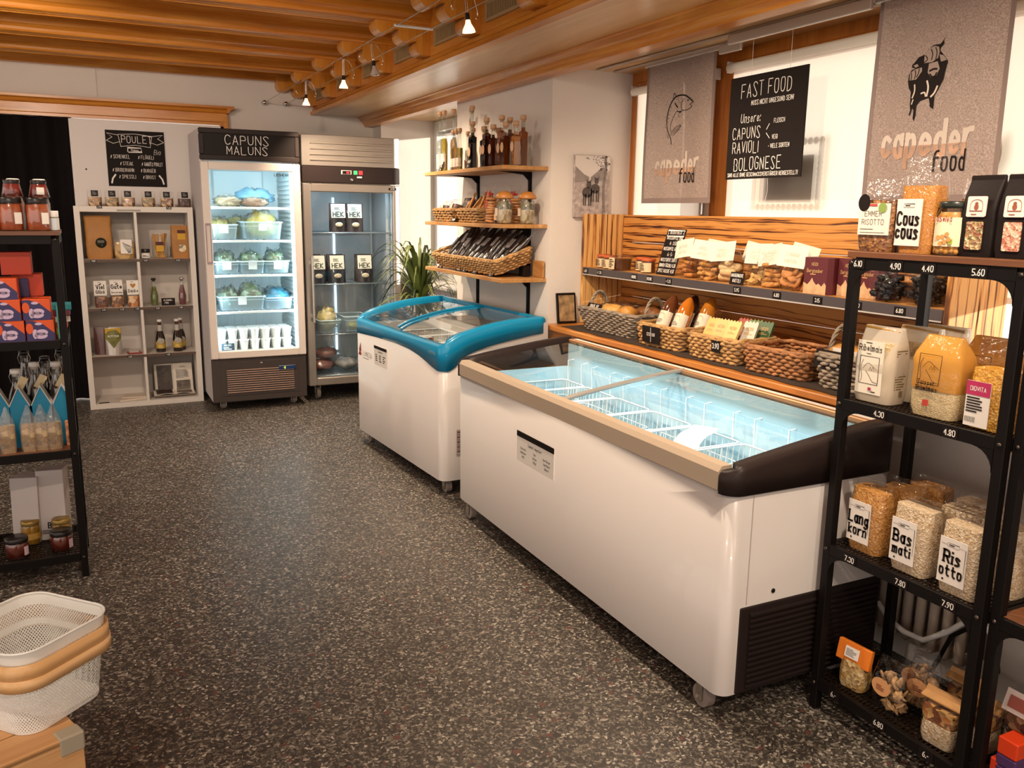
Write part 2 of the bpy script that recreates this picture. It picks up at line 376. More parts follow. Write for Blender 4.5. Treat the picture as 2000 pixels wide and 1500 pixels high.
def floor_material():
    m, b = base_mat('speckled_rubber'); n, l = nt(m); vec = coords(m)
    v = n.new('ShaderNodeTexVoronoi'); v.inputs['Scale'].default_value = 140; v.inputs['Randomness'].default_value = 1.0
    nz = n.new('ShaderNodeTexNoise'); nz.inputs['Scale'].default_value = 60; l.new(vec, nz.inputs['Vector'])
    mv = n.new('ShaderNodeVectorMath'); mv.operation = 'MULTIPLY_ADD'; l.new(nz.outputs[1], mv.inputs[0]); mv.inputs[1].default_value = (.022, .022, .022); l.new(vec, mv.inputs[2])
    l.new(mv.outputs[0], v.inputs['Vector']); sep = n.new('ShaderNodeSeparateColor'); l.new(v.outputs['Color'], sep.inputs[0])
    c = ramp(m, sep.outputs[0], [(0, '#35302c'), (.38, '#453d37'), (.58, '#575047'), (.72, '#6b645a'), (.85, '#82796e'), (.93, '#9c9388'), (.975, '#b3aa9e')], 'CONSTANT')
    v2 = n.new('ShaderNodeTexVoronoi'); v2.inputs['Scale'].default_value = 70; l.new(mv.outputs[0], v2.inputs['Vector']); s2 = n.new('ShaderNodeSeparateColor'); l.new(v2.outputs['Color'], s2.inputs[0])
    gt = n.new('ShaderNodeMath'); gt.operation = 'GREATER_THAN'; gt.inputs[1].default_value = .985; l.new(s2.outputs[1], gt.inputs[0])
    mx = n.new('ShaderNodeMixRGB'); mx.inputs[2].default_value = (*lin('#5f3d36'), 1); l.new(gt.outputs[0], mx.inputs[0]); l.new(c, mx.inputs[1])
    l.new(mx.outputs[0], b.inputs['Base Color']); b.inputs['Roughness'].default_value = .42; b.inputs['Specular IOR Level'].default_value = .5
    bump(m, b, noise_node(m, vec, 90), .12, .003); return m
fl = struct('floor', G().box(-5, 2.75, -2.5, 7.3, -.08, 0), floor_material())

# --- back wall with a wide doorway, its wooden cornice and the panel that closes it on the right
g = G(); g.box(-4.5, 2.75, 7.15, 7.3, 2.08, 2.6); g.box(1.0, 2.75, 7.15, 7.3, 0, 2.08); g.box(-4.5, -1.7, 7.15, 7.3, 0, 2.08)
wb = struct('wall_back', g, PLASTER)
struct('wall_seam', G().box(.128, .134, 7.142, 7.15, 2.235, 2.43, .002), PLASTER, wb)
g = G(); g.prism([(7.15, 2.08), (7.105, 2.08), (7.105, 2.10), (7.095, 2.105), (7.095, 2.165), (7.08, 2.172), (7.07, 2.19), (7.045, 2.2), (7.045, 2.217), (7.15, 2.217)], 'x', -1.9, 1.02)
t1 = struct('trim_1', g, W_X)
struct('cornice_end', G().prism([(1.02, 2.165), (1.035, 2.168), (1.05, 2.19), (1.076, 2.198), (1.076, 2.217), (1.02, 2.217)], 'y', 7.045, 7.15), W_X, t1)
struct('casing', G().box(.97, 1.035, 7.10, 7.15, 1.95, 2.165, .004), W_Z, t1)
g = G(); g.box(-.07, 1.0, 7.10, 7.149, 0, 2.072, .002)
struct('wall_panel', g, PANELW)
CURT = M('black_curtain', '#0d0809', .9)
g = G(); g.grid(lambda u, v: (-1.9 + 1.85 * u, 7.17 + .025 * math.sin(u * 75) + .012 * math.sin(u * 31 + 1), .01 + 2.09 * v), 120, 1)
g.grid(lambda u, v: (-1.9 + 1.85 * (1 - u), 7.19 + .025 * math.sin((1 - u) * 75) + .012 * math.sin((1 - u) * 31 + 1), .01 + 2.09 * v), 120, 1)
tag(obj('curtain', g, CURT), 'black floor-length curtain hanging in the doorway behind the left rack', 'curtain')
tag(obj('socket_dot', G().lathe([(.006, 0), (.006, .004), (0, .005)], 10), M('dot', '#3a322e', .6)), 'tiny dark screw hole plug in the white panel', 'screw')
o = bpy.data.objects['socket_dot']; o.name = 'screw_cap'; o.location = (.02, 7.099, 1.72); o.rotation_euler = (PI / 2, 0, 0)

# --- right wall: piers, window niches, parapets
XP = 2.20
g = G(); g.box(XP, 2.8, 4.03, 5.31, 0, 2.2); g.box(XP, 2.8, 6.93, 7.15, 0, 2.2); g.box(2.42, 2.8, 5.31, 6.93, 0, .86); g.box(XP, 2.8, -2.5, .15, 0, 2.6); g.box(XP, 2.8, -14, -2.5, 0, 4)  # last box: unseen extension past the room, added to block the sun
g.box(2.36, 2.8, .15, 4.03, 0, .835); g.box(XP, 2.8, -2.5, 7.15, 2.2, 2.6)
g.box(2.7, 2.8, 5.31, 6.93, 2.08, 2.2)
wr = struct('wall_right', g, PLASTER)
struct('niche_soffit', G().box(2.19, 2.79, .15, 4.03, 2.187, 2.2), W_SOF, wr); struct('niche_soffit', G().box(2.19, 2.79, 5.31, 6.93, 2.187, 2.2), W_SOF, wr)
t3 = struct('trim_2', G().box(2.175, 2.69, .15, 4.03, .835, .862, .004), W_SILL)
struct('sill_apron', G().box(2.20, 2.225, 1.95, 4.03, .785, .835, .003), W_SILL, t3)
struct('trim_6', G().box(2.38, 2.7, 5.31, 6.93, .86, .885, .004), M('stone_sill', '#cfc8bf', .5))

# --- windows: wooden frames on the long niche, a white one in the far niche
WFR = Wood('frame_wood', [(.2, '#8f4d10'), (.5, '#b86a1c'), (.8, '#cc8434')], 'z', 1.0, .35, coat=.25); GLASS = Film('pane_glass', gloss=.0, rough=.02, bmp=0)
g = G(); g.box(2.69, 2.79, 3.99, 4.03, .862, 2.187); g.box(2.69, 2.79, .15, .19, .862, 2.187); g.box(2.69, 2.79, .19, 3.99, 2.135, 2.187); g.box(2.69, 2.79, .19, 3.99, .862, .93)
for y in (3.29, 2.06, .9): g.box(2.69, 2.79, y - .045, y + .045, .93, 2.135)
w2 = struct('window_1', g, WFR)
for ya, yb in ((3.335, 3.99), (2.105, 3.245), (.945, 2.015), (.19, .855)):
    s = G(); a = .055
    s.box(2.675, 2.735, ya, ya + a, .93, 2.135, .006); s.box(2.675, 2.735, yb - a, yb, .93, 2.135, .006); s.box(2.677, 2.733, ya + a, yb - a, 2.08, 2.135, .006); s.box(2.677, 2.733, ya + a, yb - a, .93, .99, .006)
    struct('sash', s, WFR, w2); struct('pane', G().box(2.70, 2.706, ya + a, yb - a, .99, 2.08), GLASS, w2)
struct('latch', G().box(2.655, 2.676, 3.345, 3.37, 1.45, 1.52, .004), CHROME, w2)
WWH = M('window_white', '#dfe0dc', .4)
g = G(); g.box(2.66, 2.74, 6.87, 6.93, .885, 2.187, .005); g.box(2.66, 2.74, 5.31, 5.37, .885, 2.187, .005); g.box(2.66, 2.74, 5.37, 6.87, 2.10, 2.187, .005); g.box(2.66, 2.74, 5.37, 6.87, .885, .95, .005); g.box(2.66, 2.74, 6.09, 6.15, .95, 2.1, .005)
w1 = struct('window_2', g, WWH)
struct('pane', G().box(2.70, 2.706, 6.15, 6.87, .95, 2.1), GLASS, w1); struct('pane', G().box(2.70, 2.706, 5.37, 6.09, .95, 2.1), GLASS, w1)

# --- wooden ceiling: panels, moulded joists running to the box beam, carved consoles
cl = struct('ceiling', G().box(-5, 2.2, -2.5, 7.3, 2.58, 2.66), W_X)
jo = []
def joist_prof(yc):
    h = [(.006, 2.424), (.010, 2.417), (.022, 2.417), (.026, 2.424), (.030, 2.417), (.042, 2.417), (.046, 2.427), (.052, 2.414), (.062, 2.418), (.066, 2.427), (.066, 2.44), (.076, 2.452), (.086, 2.458), (.086, 2.50), (.098, 2.508), (.115, 2.53), (.115, 2.55), (.13, 2.558), (.13, 2.58)]
    return [(yc - a, z) for a, z in h][::-1] + [(yc + a, z) for a, z in h]
me = None
def console_poly():
    P = [(1.71, 2.46), (1.71, 2.262)]
    for cx, cz, r, a0, a1 in ((1.668, 2.306, .044, -90, -215), (1.575, 2.362, .046, -60, -205), (1.455, 2.402, .05, -35, -200)):
        for k in range(9):
            a = math.radians(a0 + (a1 - a0) * k / 8); P.append((cx + r * math.cos(a), cz + r * math.sin(a)))
    return P + [(1.405, 2.46)]
YJ = [6.5 - .65 * k for k in range(13)]
jm = G().prism(joist_prof(0), 'x', -5, 1.71).mesh('joist'); jm.materials.append(W_X)
pm = G().box(-5, 1.71, -.19, .19, 2.555, 2.58, .004).mesh('ceiling_board'); pm.materials.append(Wood('pine_board', [(.18, '#8f4d12'), (.5, '#b86e22'), (.82, '#cc8836')], 'x', .7, .3, coat=.3))
cm = G().prism(console_poly(), 'y', -.055, .055).mesh('console'); cm.materials.append(W_Z)
for y in YJ:
    for nm, ms, yy in (('joist', jm, y), ('console', cm, y), ('ceiling_board', pm, y + .325)):
        o = bpy.data.objects.new(nm, ms); COL.objects.link(o); o.parent = cl; o.location = (0, yy, 0)
struct('wall_moulding', G().prism([(7.15, 2.435), (7.09, 2.435), (7.08, 2.45), (7.08, 2.50), (7.05, 2.52), (7.02, 2.53), (7.02, 2.58), (7.15, 2.58)], 'x', -5, 1.71), W_X, cl)
o = bpy.data.objects.new('console', cm); COL.objects.link(o); o.parent = cl; o.location = (0, 7.095, 0)
# box beam along the window wall
g = G(); g.prism([(1.71, 2.58), (1.71, 2.262), (1.70, 2.255), (1.695, 2.235), (1.68, 2.222), (1.68, 2.20), (1.735, 2.20), (1.74, 2.21), (2.075, 2.21), (2.2, 2.21), (2.2, 2.58)], 'y', -2.5, 7.15)
bm_ = struct('trim_3', g, W_Y)
struct('soffit_board', G().box(1.742, 2.07, -2.5, 7.149, 2.203, 2.212), W_SOF, bm_)
struct('cove_moulding', G().prism([(2.07, 2.21), (2.07, 2.198), (2.085, 2.194), (2.095, 2.175), (2.11, 2.168), (2.112, 2.155), (2.125, 2.145), (2.13, 2.132), (2.2, 2.132), (2.2, 2.21)], 'y', -2.5, 7.149), W_Y, bm_)
# ventilation grilles in the face of the beam
VENT = M('vent_beige', '#a3865c', .5); VDARK = M('vent_dark', '#2c1c10', .9)
for k, y in enumerate([6.875] + [a - .325 for a in YJ[:6]]):
    t = thing('vent_grille', 'beige slotted vent grille in the beam face, %s counted from the back wall' % ['first', 'second', 'third', 'fourth', 'fifth', 'sixth', 'seventh'][k], 'vent', (1.71, y, 2.345), 0, 'vent grilles along the beam')
    hw = .2 if k else .17
    obj('backing', G().box(-.004, .004, -hw + .02, hw - .02, -.032, .032), VDARK, t)
    f = G(); f.box(-.012, 0, -hw, hw, .03, .045, .002); f.box(-.012, 0, -hw, hw, -.045, -.03, .002); f.box(-.012, 0, -hw, -hw + .025, -.03, .03, .002); f.box(-.012, 0, hw - .025, hw, -.03, .03, .002)
    obj('frame', f, VENT, t)
    n = 20
    sm = G().box(-.01, -.003, -.0035, .0035, -.031, .031).mesh('slat'); sm.materials.append(VENT)
    for i in range(n):
        o = obj('slat', sm, VENT, t); o.location = (0, -hw + .03 + (2 * hw - .06) * (i + .5) / n, 0)
g = G().lathe([(.055, 0), (.055, -.012), (.045, -.022), (.012, -.026), (0, -.026)], 20)
o = tag(obj('smoke_detector', g, WHITE), 'small round white smoke detector on the wooden ceiling', 'smoke detector'); o.location = (1.12, 6.12, 2.555)

# --- radiator and cable under the sill
RAD = M('radiator_paint', '#b5a494', .45)
t = thing('radiator', 'old cream column radiator under the window sill behind the right rack', 'radiator', (2.29, 1.72, .12), 0)
cmh = G(); cmh.tube([(-.035, 0, .02), (-.035, 0, .36)], .016, 10); cmh.tube([(.03, 0, .02), (.03, 0, .36)], .016, 10); cmh.box(-.045, .045, -.012, .012, .34, .38, .01); cmh.box(-.045, .045, -.012, .012, 0, .04, .01)
cmm = cmh.mesh('column'); cmm.materials.append(RAD)
for i in range(12):
    o = obj('column', cmm, RAD, t); o.location = (0, -.26 + .047 * i, 0)
obj('pipe', G().tube([(0, .3, .03), (0, .36, .03), (0, .36, -.11)], .012, 8), RAD, t)
g = G().tube([(2.195, 1.76, .235), (2.19, 1.71, .2), (2.19, 1.65, .185), (2.19, 1.58, .19), (2.19, 1.51, .25), (2.19, 1.44, .325), (2.19, 1.39, .33), (2.19, 1.36, .27), (2.19, 1.37, .15), (2.19, 1.4, .012)], .009, 8)
tag(obj('white_cable', g, WHITE), 'thick white cable looping in front of the radiator', 'cable')
g = G().tube([(2.21, 1.57, .012), (2.2, 1.55, .1), (2.2, 1.5, .24), (2.2, 1.44, .3), (2.2, 1.39, .31), (2.2, 1.36, .26), (2.2, 1.35, .2)], .007, 8)
tag(obj('black_cable', g, BLACK), 'thin black cable looping beside the white one', 'cable')

# --- cable lights: two taut wires with halogen spots
WIRE = M('wire_steel', '#b9b2aa', .3, 1.0); LAMPG = M('lamp_glow', '#fff1d8', .4, emis=14, ecol='#ffe3b4'); LAMPB = M('lamp_glass', '#d9cfc4', .15, .6)
t = thing('cable_track', 'pair of taut steel wires crossing under the ceiling with chrome wall anchors', 'light track', (1.40, 7.15, 2.27))
for x in (-.085, .08):
    obj('wire', G().tube([(x, -.02, 0), (x, -8.5, 0)], .0022, 6), WIRE, t)
    o = obj('wall_anchor', G().lathe([(.018, 0), (.018, .008), (.006, .012), (.006, .03), (.017, .036), (.019, .05), (.012, .062), (0, .064)], 14), CHROME, t); o.rotation_euler = (PI / 2, 0, 0); o.location = (x, 0, 0)
for yy in (-3.26, -6.4): obj('spacer_bar', G().cyl((-.095, yy, 0), (.09, yy, 0), .0065, 8), M('acrylic', '#d9d5d0', .15, .3), t)
lamps = [(6.05, 0, .10, 1, 'nearest the back wall'), (5.1, .02, .12, 1, 'second from the back wall, pointing down'), (4.55, .10, -.05, 0, 'third from the back wall, unlit'), (3.3, .10, -.03, 1, 'closest to the camera'), (1.9, .06, 0, 1, 'above the camera'), (.4, .06, 0, 1, 'behind the camera')]
for y, tx, ty, on, which in lamps[:4]:
    t = thing('spot_lamp', 'halogen spot lamp on curved arms on the wires, %s' % which, 'lamp', (1.40, y, 2.27), 0, 'halogen spots on the wires')
    arc = G()
    for s in (-1, 1): arc.tube([(s * .082 * math.cos(a) , (s * .06) * math.cos(a), .045 * math.sin(a * 1.0) - .005 + (-.10 * max(0, math.cos(a) - .6) if s else 0)) for a in [PI * k / 12 for k in range(-2, 9)]], .0022, 6)
    obj('arm', arc, CHROME, t)
    dx = V((tx, ty, -1)).normalized()
    p0 = V((0, 0, .035)); p1 = p0 + dx * .085
    obj('rod', G().tube([p0 + V((.004, 0, 0)), p1 + V((.004, 0, 0))], .0015, 5).tube([p0 - V((.004, 0, 0)), p1 - V((.004, 0, 0))], .0015, 5), CHROME, t)
    q = dx.to_track_quat('Z', 'Y').to_matrix().to_4x4()
    a = G(); a.m = Mx.Translation(p1) @ q; a.lathe([(.008, 0), (.009, .012), (.009, .026), (0, .026)], 12); obj('socket', a, BLACK, t)
    a = G(); a.m = Mx.Translation(p1) @ q; a.lathe([(.009, .026), (.012, .04), (.024, .062), (.026, .072)], 16, cap=False); obj('reflector', a, LAMPB if not on else M('lamp_glass_lit', '#ffe9c9', .2, .2, emis=2.2, ecol='#ffdca8'), t)
    a = G(); a.m = Mx.Translation(p1) @ q; a.lathe([(0, .064), (.022, .066), (.024, .064)], 16, cap=False); obj('bulb_face', a, LAMPG if on else LAMPB, t)
    if on:
        l = add_light('spot_lamp_and_fill', 'SPOT', V((1.40, y, 2.27)) + p1 + dx * .08, 105, (1, .78, .55), size=.015, direction=tuple(dx + V((.4, -.05, 0))), spot=2.3, blend=.9)
        l.parent = None
for y in (2.1, 1.0, -.2):      # unseen fill spots without fixtures, added to brighten the window side
    add_light('spot_lamp_and_fill', 'SPOT', (1.42, y, 2.12), 78, (1, .82, .62), size=.02, direction=(.62, .12, -1), spot=2.3, blend=.9)
# added fill spots, out of view, no fixtures: brighten floor and back wall
for x, y in ((-.35, 4.45), (.45, 3.3), (-1.3, 3.2), (-.55, 1.2), (.3, -.6)):
    add_light('fill_spot_light', 'SPOT', (x, y, 2.33), 85, (1, .82, .64), size=.03, direction=(.12, .75, -.8), spot=2.4, blend=1)
# ================================================================ fridges and chest freezers
ENAMEL = M('enamel_white', '#c6bfbc', .3, coat=.3); LINER = M('freezer_liner', '#b4d9e6', .45); ALU = M('anodised_alu', '#c2ae98', .38, .15); CAPD = M('cap_brown_black', '#2a201e', .4); TEAL = M('teal_plastic', '#0a86b4', .3, coat=.3)
SLEEK = Film('lid_glass', (.96, .99, 1.0), gloss=.05, rough=.02, bmp=0); FRIDGEGLASS = Film('door_glass', (.95, .98, .99), gloss=.035, rough=.02, bmp=0)
WIREW = M('wire_white', '#eef3f4', .4); RUBBER = M('wheel_grey', '#8d8079', .5); STEEL = M('brushed_steel', '#b9b0a8', .32, .85, var=.06, vscale=3); DARKG = M('dark_grey_panel', '#3b322e', .5); LEDW = M('led_white', '#e9fbff', .4, emis=9, ecol='#d8f6ff')
COOL = (.72, .93, 1.0)
def caster(parent, x, y, r=.03, h=.075):
    f = G(); f.box(x - .02, x + .02, y - .02, y + .02, h - .012, h, .003); f.box(x - .022, x - .018, y - .012, y + .012, r * .6, h - .01); f.box(x + .018, x + .022, y - .012, y + .012, r * .6, h - .01)
    c = obj('caster', f, CHROME, parent)
    w = G(); w.cyl((x - .014, y, r), (x + .014, y, r), r, 18); obj('wheel', w, RUBBER, c)
def rim_sweep(w, d, r, top, bot, th, seg, nc=6, part=None):
    """wall swept round a rounded rectangle; top and bot give heights at (x, y)"""
    P = []
    def ln(a, b, n): return [(a[0] + (b[0] - a[0]) * k / n, a[1] + (b[1] - a[1]) * k / n) for k in range(1, n)]
    cs = [((w - r, d - r), 0), ((r, d - r), 90), ((r, r), 180), ((w - r, r), 270)]
    arcs = [[(c[0] + r * math.cos(math.radians(a + 90 * k / nc)), c[1] + r * math.sin(math.radians(a + 90 * k / nc))) for k in range(nc + 1)] for c, a in cs]
    for i in range(4): P += arcs[i] + ln(arcs[i][-1], arcs[(i + 1) % 4][0], seg)
    if part: P = [p for p in P if part(*p)]
    cx, cy = w / 2, d / 2; rings = []
    for i, (x, y) in enumerate(P):
        k = len(P); a = V(P[(i + 1) % k]) - V(P[i - 1]) if not part else V(P[min(i + 1, k - 1)]) - V(P[max(i - 1, 0)]); a.normalize(); nx, ny = -a.y, a.x
        zt, zb = top(x, y), bot(x, y)
        rings.append([(x, y, zb), (x, y, zt - .012), (x + nx * .01, y + ny * .01, zt), (x + nx * th, y + ny * th, zt), (x + nx * th, y + ny * th, zb)])
    g = G()
    if not part: rings.append(rings[0])
    g.ring_loft(rings, cap=bool(part)); return g
def lerp_curve(pts):
    def f(t):
        if t <= pts[0][0]: return pts[0][1]
        for a, b in zip(pts, pts[1:]):
            if t <= b[0]:
                k = (t - a[0]) / (b[0] - a[0]); return a[1] + (b[1] - a[1]) * k
        return pts[-1][1]
    return f
def wire_basket(label, loc, w, d, h, rz=0, group='wire baskets in the freezers', nx=9, ny=8, hooks=False):
    t = thing('wire_basket', label, 'basket', loc, rz, group); g = G(); r = .0022
    g.tube([(x, y, h) for x, y in rrect(w, d, .02, 2)], .0035, 6, True)
    g.tube([(x, y, h * .62) for x, y in rrect(w * .985, d * .985, .02, 2)], .0026, 5, True)
    obj('rim', g, WIREW, t); g = G(); b = .93
    for i in range(nx + 1):
        x = -w / 2 + w * i / nx; g.tube([(x, -d / 2, h), (x * b, -d / 2 * b, .004), (x * b, d / 2 * b, .004), (x, d / 2, h)], r, 4)
    for j in range(ny + 1):
        y = -d / 2 + d * j / ny; g.tube([(-w / 2, y, h), (-w / 2 * b, y * b, .002), (w / 2 * b, y * b, .002), (w / 2, y, h)], r, 4)
    obj('wires', g, WIREW, t)
    if hooks:
        k = G()
        for y in (-d * .32, d * .32): k.tube([(w / 2, y, h), (w / 2, y, h + .10), (w / 2 + .03, y, h + .105), (w / 2 + .035, y, h + .09)], .003, 6)
        obj('hook', k, WIREW, t)
    return t
# ---- long white chest freezer
fz = thing('chest_freezer', 'long white chest freezer with flat sliding glass lids and grey metal front rail', 'freezer', (1.53, 1.725, 0))
W, D = .63, 1.96
outer = rrect(W, D, .04, 5, W / 2, D / 2); inner = rrect(W - .12, D - .12, .03, 5, W / 2, D / 2)
g = G().ring_loft([[(x, y, .083) for x, y in outer], [(x, y, .70) for x, y in outer], [(x, y, .705) for x, y in inner]], cap=False); g.put([(x, y, .083) for x, y in outer], [tuple(range(len(outer)))[::-1]])
obj('body', g, ENAMEL, fz)
g = G().ring_loft([[(x, y, .705) for x, y in inner], [(x, y, .22) for x, y in inner]], cap=False); g.put([(x, y, .22) for x, y in inner], [tuple(range(len(inner)))]); g.sm = [False] * len(g.sm)
g.box(.575, .60, .05, D - .05, .70, .815); g.box(.06, .065, .05, D - .05, .7, .745)
obj('liner', g, LINER, fz)
obj('front_rail', G().prism([(-.004, .694), (-.012, .70), (-.012, .752), (0, .768), (.035, .768), (.035, .694)], 'y', .05, D - .05), ALU, fz)
topz = lerp_curve([(0, .758), (.04, .772), (.15, .79), (.3, .812), (.45, .832), (.58, .846), (.63, .846)])
for a, b in ((0, .05), (D - .05, D)):
    near = a == 0
    gg = rim_sweep(W + .02, D + .012, .05, lambda x, y: topz(x), lambda x, y: .692, .056, 14, part=(lambda x, y: y < .06 and x < W) if near else (lambda x, y: y > D - .048 and x < W))
    gg.v = [(x - .014, y - .006, z) for x, y, z in gg.v]; obj('end_cap', gg, CAPD, fz)
obj('end_panel', G().prism([(.08, .772), (.3, .795), (.59, .83), (.6, .80), (.595, .79), (.3, .765), (.085, .75)], 'y', -.004, .002), CAPD, fz)
g = G(); g.box(.595, .632, .045, D - .045, .69, .836, .005); obj('back_rail', g, WHITE, fz); obj('rear_trim', G().box(.575, .597, .05, D - .05, .822, .838, .003), M('bronze_trim', '#b98a63', .4, .5), fz)
def lid(y0, y1, dz):
    return G().grid(lambda u, v: (.025 + .565 * u, y0 + (y1 - y0) * v, topz(.025 + .565 * u) - .012 + dz), 10, 1)
for nm, y0, y1, dz in (('lid', 1.0, D - .05, .0), ('lid', .05, 1.03, -.007)):
    l_ = obj(nm, lid(y0, y1, dz), SLEEK, fz)
    f = G(); ye = y0 if dz == 0 else y1
    f.tube([(.025 + .565 * k / 10, ye, topz(.025 + .565 * k / 10) - .010 + dz) for k in range(11)], .008, 6); obj('lid_frame', f, M('lid_frame_grey', '#b9b4ae', .35, .5), l_)
# notice on the front
g = G(); g.box(-.0025, -.0005, 1.0, 1.315, .445, .572); n_ = obj('notice', g, PAPER, fz)
obj('notice_header', G().box(-.0035, -.002, 1.0, 1.315, .549, .572), BLACK, n_)
g = G(); g.m = Mx.Translation((-.003, 1.157, .0)) @ Mx.Rotation(-PI / 2, 4, 'Z') @ Mx.Rotation(PI / 2, 4, 'X')
write(g, "Capeder's mega Beef", 0, .524, .011, .13)
for cx, ws in ((-.1, ('Entrecote', 'Hohrücken', 'Huft')), (0, ('Filet', 'Braten', 'Plätzli')), (.1, ('Beef Burger', 'Hackfleisch', 'Gulasch'))):
    for i, s_ in enumerate(ws): write(g, s_, cx, .50 - i * .017, .009, .13)
obj('notice_print', g, INK, n_, kind='stuff')
# near side: seam, hole, louvred grille
obj('side_seam', G().box(.075, .078, -.001, .002, .36, .694), M('seam_shadow', '#b0a79f', .6), fz)
obj('screw_hole', G().at(.175, .001, .385, PI / 2).lathe([(.007, 0), (.007, .003), (0, .003)], 12), BLACK, fz)
gr = obj('grille', G().box(.055, .615, -.006, .01, .085, .353, .003), M('grille_brown_black', '#241b19', .55), fz)
sl = G().prism([(-.006, .0), (-.016, .004), (-.016, .009), (-.006, .011)], 'x', .085, .6).mesh('slat'); sl.materials.append(M('grille_brown_black'))
for i in range(14):
    o = obj('slat', sl, None, gr); o.location = (0, 0, .1 + .0172 * i)
for x, y in ((.03, .1), (.55, .1), (.03, D - .1), (.55, D - .1)): caster(fz, x, y, .036, .088)
for i, (y, s) in enumerate([(.17, .24), (.44, .26), (.72, .26), (1.0, .26), (1.28, .26), (1.55, .25), (1.79, .2)]):
    wire_basket('white wire basket in the long freezer, %s from its black near end' % ['first', 'second', 'third', 'fourth', 'fifth', 'sixth', 'seventh'][i], (1.53 + .315, 1.725 + y, .44), .46, s, .20, 0, hooks=True)
add_light('freezer_light', 'AREA', (1.53 + .50, 1.725 + .98, .80), 3.6, COOL, .05, (-.45, 0, -1), size_y=1.7)
bpy.data.objects['freezer_light'].rotation_euler = (0, math.radians(25), 0)
ICE = M('ice_pack', '#c8d8de', .35, coat=.4); 
def vac_pack(name, label, cat, loc, w, d, h, col, rz=0, seed=1, group=None, rx=0, sticker=True):
    t = thing(name, label, cat, loc, rz, group); t.rotation_euler.x = rx
    obj('contents', G().ball((0, 0, h / 2), w * .46, d * .46, h * .5, 14, 8, .35, seed), M('meat_' + col.strip('#'), col, .4, coat=.5, var=.25, vscale=25, bmp=.3, bscale=40), t)
    f = G(); f.box(-w / 2, w / 2, -d / 2, d / 2, h * .36, h * .42); f.ball((0, 0, h / 2), w * .48, d * .48, h * .56, 14, 8, .35, seed); obj('wrap', f, Film('vacuum_film', gloss=.12, rough=.1, bmp=.5, bscale=30), t)
    if sticker: obj('sticker', G().at(0, 0, 0, 0, 0, .15).box(-w * .2, w * .2, -d * .15, d * .18, h * 1.06, h * 1.07), PAPER, t)
    return t
for i, (x, y, c, lb) in enumerate([(1.75, 1.84, '#8f5040', 'reddish frozen meat pack at the near end of the long freezer'), (1.93, 1.9, '#9a6a52', 'brown frozen meat pack beside the far wall of the first wire basket'), (1.78, 2.15, '#9a5b4c', 'pinkish frozen meat pack in the second wire basket')]):
    vac_pack('frozen_pack', lb, 'frozen food', (x, y, .452), .16, .13, .045, c, .3 * i, i + 2, 'frozen packs in the long freezer')
for i, (x, y, rz, lb) in enumerate([(1.95, 2.42, .5, 'white paper sheet lying slanted over the third wire basket'), (2.0, 1.88, -.2, 'white wrapped parcel lying in the nearest wire basket')]):
    g = G(); g.grid(lambda u, v: ((u - .5) * .2, (v - .5) * .10, .012 * math.sin(u * 5) + .05 * u), 8, 2); o = tag(obj('paper_sheet', g, PAPER), lb, 'paper'); o.location = (x, y, .63); o.rotation_euler = (0, 0, rz)

# ---- small teal chest freezer with curved lids
sf = thing('chest_freezer', 'smaller chest freezer with teal blue rim and curved glass lids', 'freezer', (1.534, 3.914, 0), math.radians(3.42))
W, D = .635, 1.29
outer = rrect(W, D, .05, 6, W / 2, D / 2); inner = rrect(W - .11, D - .11, .03, 6, W / 2, D / 2)
outer = rrect(W - .008, D - .008, .048, 6, W / 2, D / 2)
g = G().ring_loft([[(x, y, .082) for x, y in outer], [(x, y, .765) for x, y in outer], [(x, y, .766) for x, y in inner]], cap=False); g.put([(x, y, .082) for x, y in outer], [tuple(range(len(outer)))[::-1]])
for a, b in ((.004, .05), (D - .05, D - .004)): g.prism([(.03, .74), (.63, .74), (.63, .88), (.4, .86), (.2, .83), (.1, .80), (.05, .77)], 'y', a, b)
obj('body', g, ENAMEL, sf)
g = G().ring_loft([[(x, y, .766) for x, y in inner], [(x, y, .25) for x, y in inner]], cap=False, smooth=False); g.put([(x, y, .25) for x, y in inner], [tuple(range(len(inner)))]); obj('liner', g, M('liner_warm', '#d5d2cc', .5), sf)
ztop = lerp_curve([(0, .79), (.03, .806), (.10, .842), (.2, .868), (.3, .888), (.42, .903), (.52, .91), (.60, .912), (.635, .905)])
zfr = lerp_curve([(0, .66), (.06, .661), (.12, .672), (.2, .69), (.3, .708), (.42, .72), (.6, .725), (.9, .718), (1.29, .70)])
zend = lerp_curve([(0, .66), (.04, .66), (.07, .67), (.1, .70), (.14, .735), (.2, .757), (.3, .78), (.42, .80), (.52, .815), (.635, .828)])
def bot_(x, y):
    if x < .05 and .05 < y < D - .05: return zfr(y)
    if y <= .05: return zend(x) if x > .05 else .66
    if y >= D - .05: return .70 + (.828 - .70) * x / .635
    return .828
obj('rim', rim_sweep(W, D, .052, lambda x, y: ztop(x) + .0, bot_, .05, 20), TEAL, sf)
def arc_lid(y0, y1, dz): return G().grid(lambda u, v: (.045 + .53 * u, y0 + (y1 - y0) * v, ztop(.045 + .53 * u) - .012 + dz), 14, 1)
for y0, y1, dz in ((.05, .67, 0), (.63, D - .05, -.008)):
    l_ = obj('lid', arc_lid(y0, y1, dz), SLEEK, sf); ye = y1 if dz == 0 else y0
    f = G(); f.tube([(.045 + .53 * k / 14, ye, ztop(.045 + .53 * k / 14) - .009 + dz) for k in range(15)], .009, 6); obj('lid_frame', f, TEAL, l_)
obj('maker_plate', G().box(-.003, .002, .07, .15, .735, .75, .001), M('plate_grey', '#4e7d92', .4), sf)
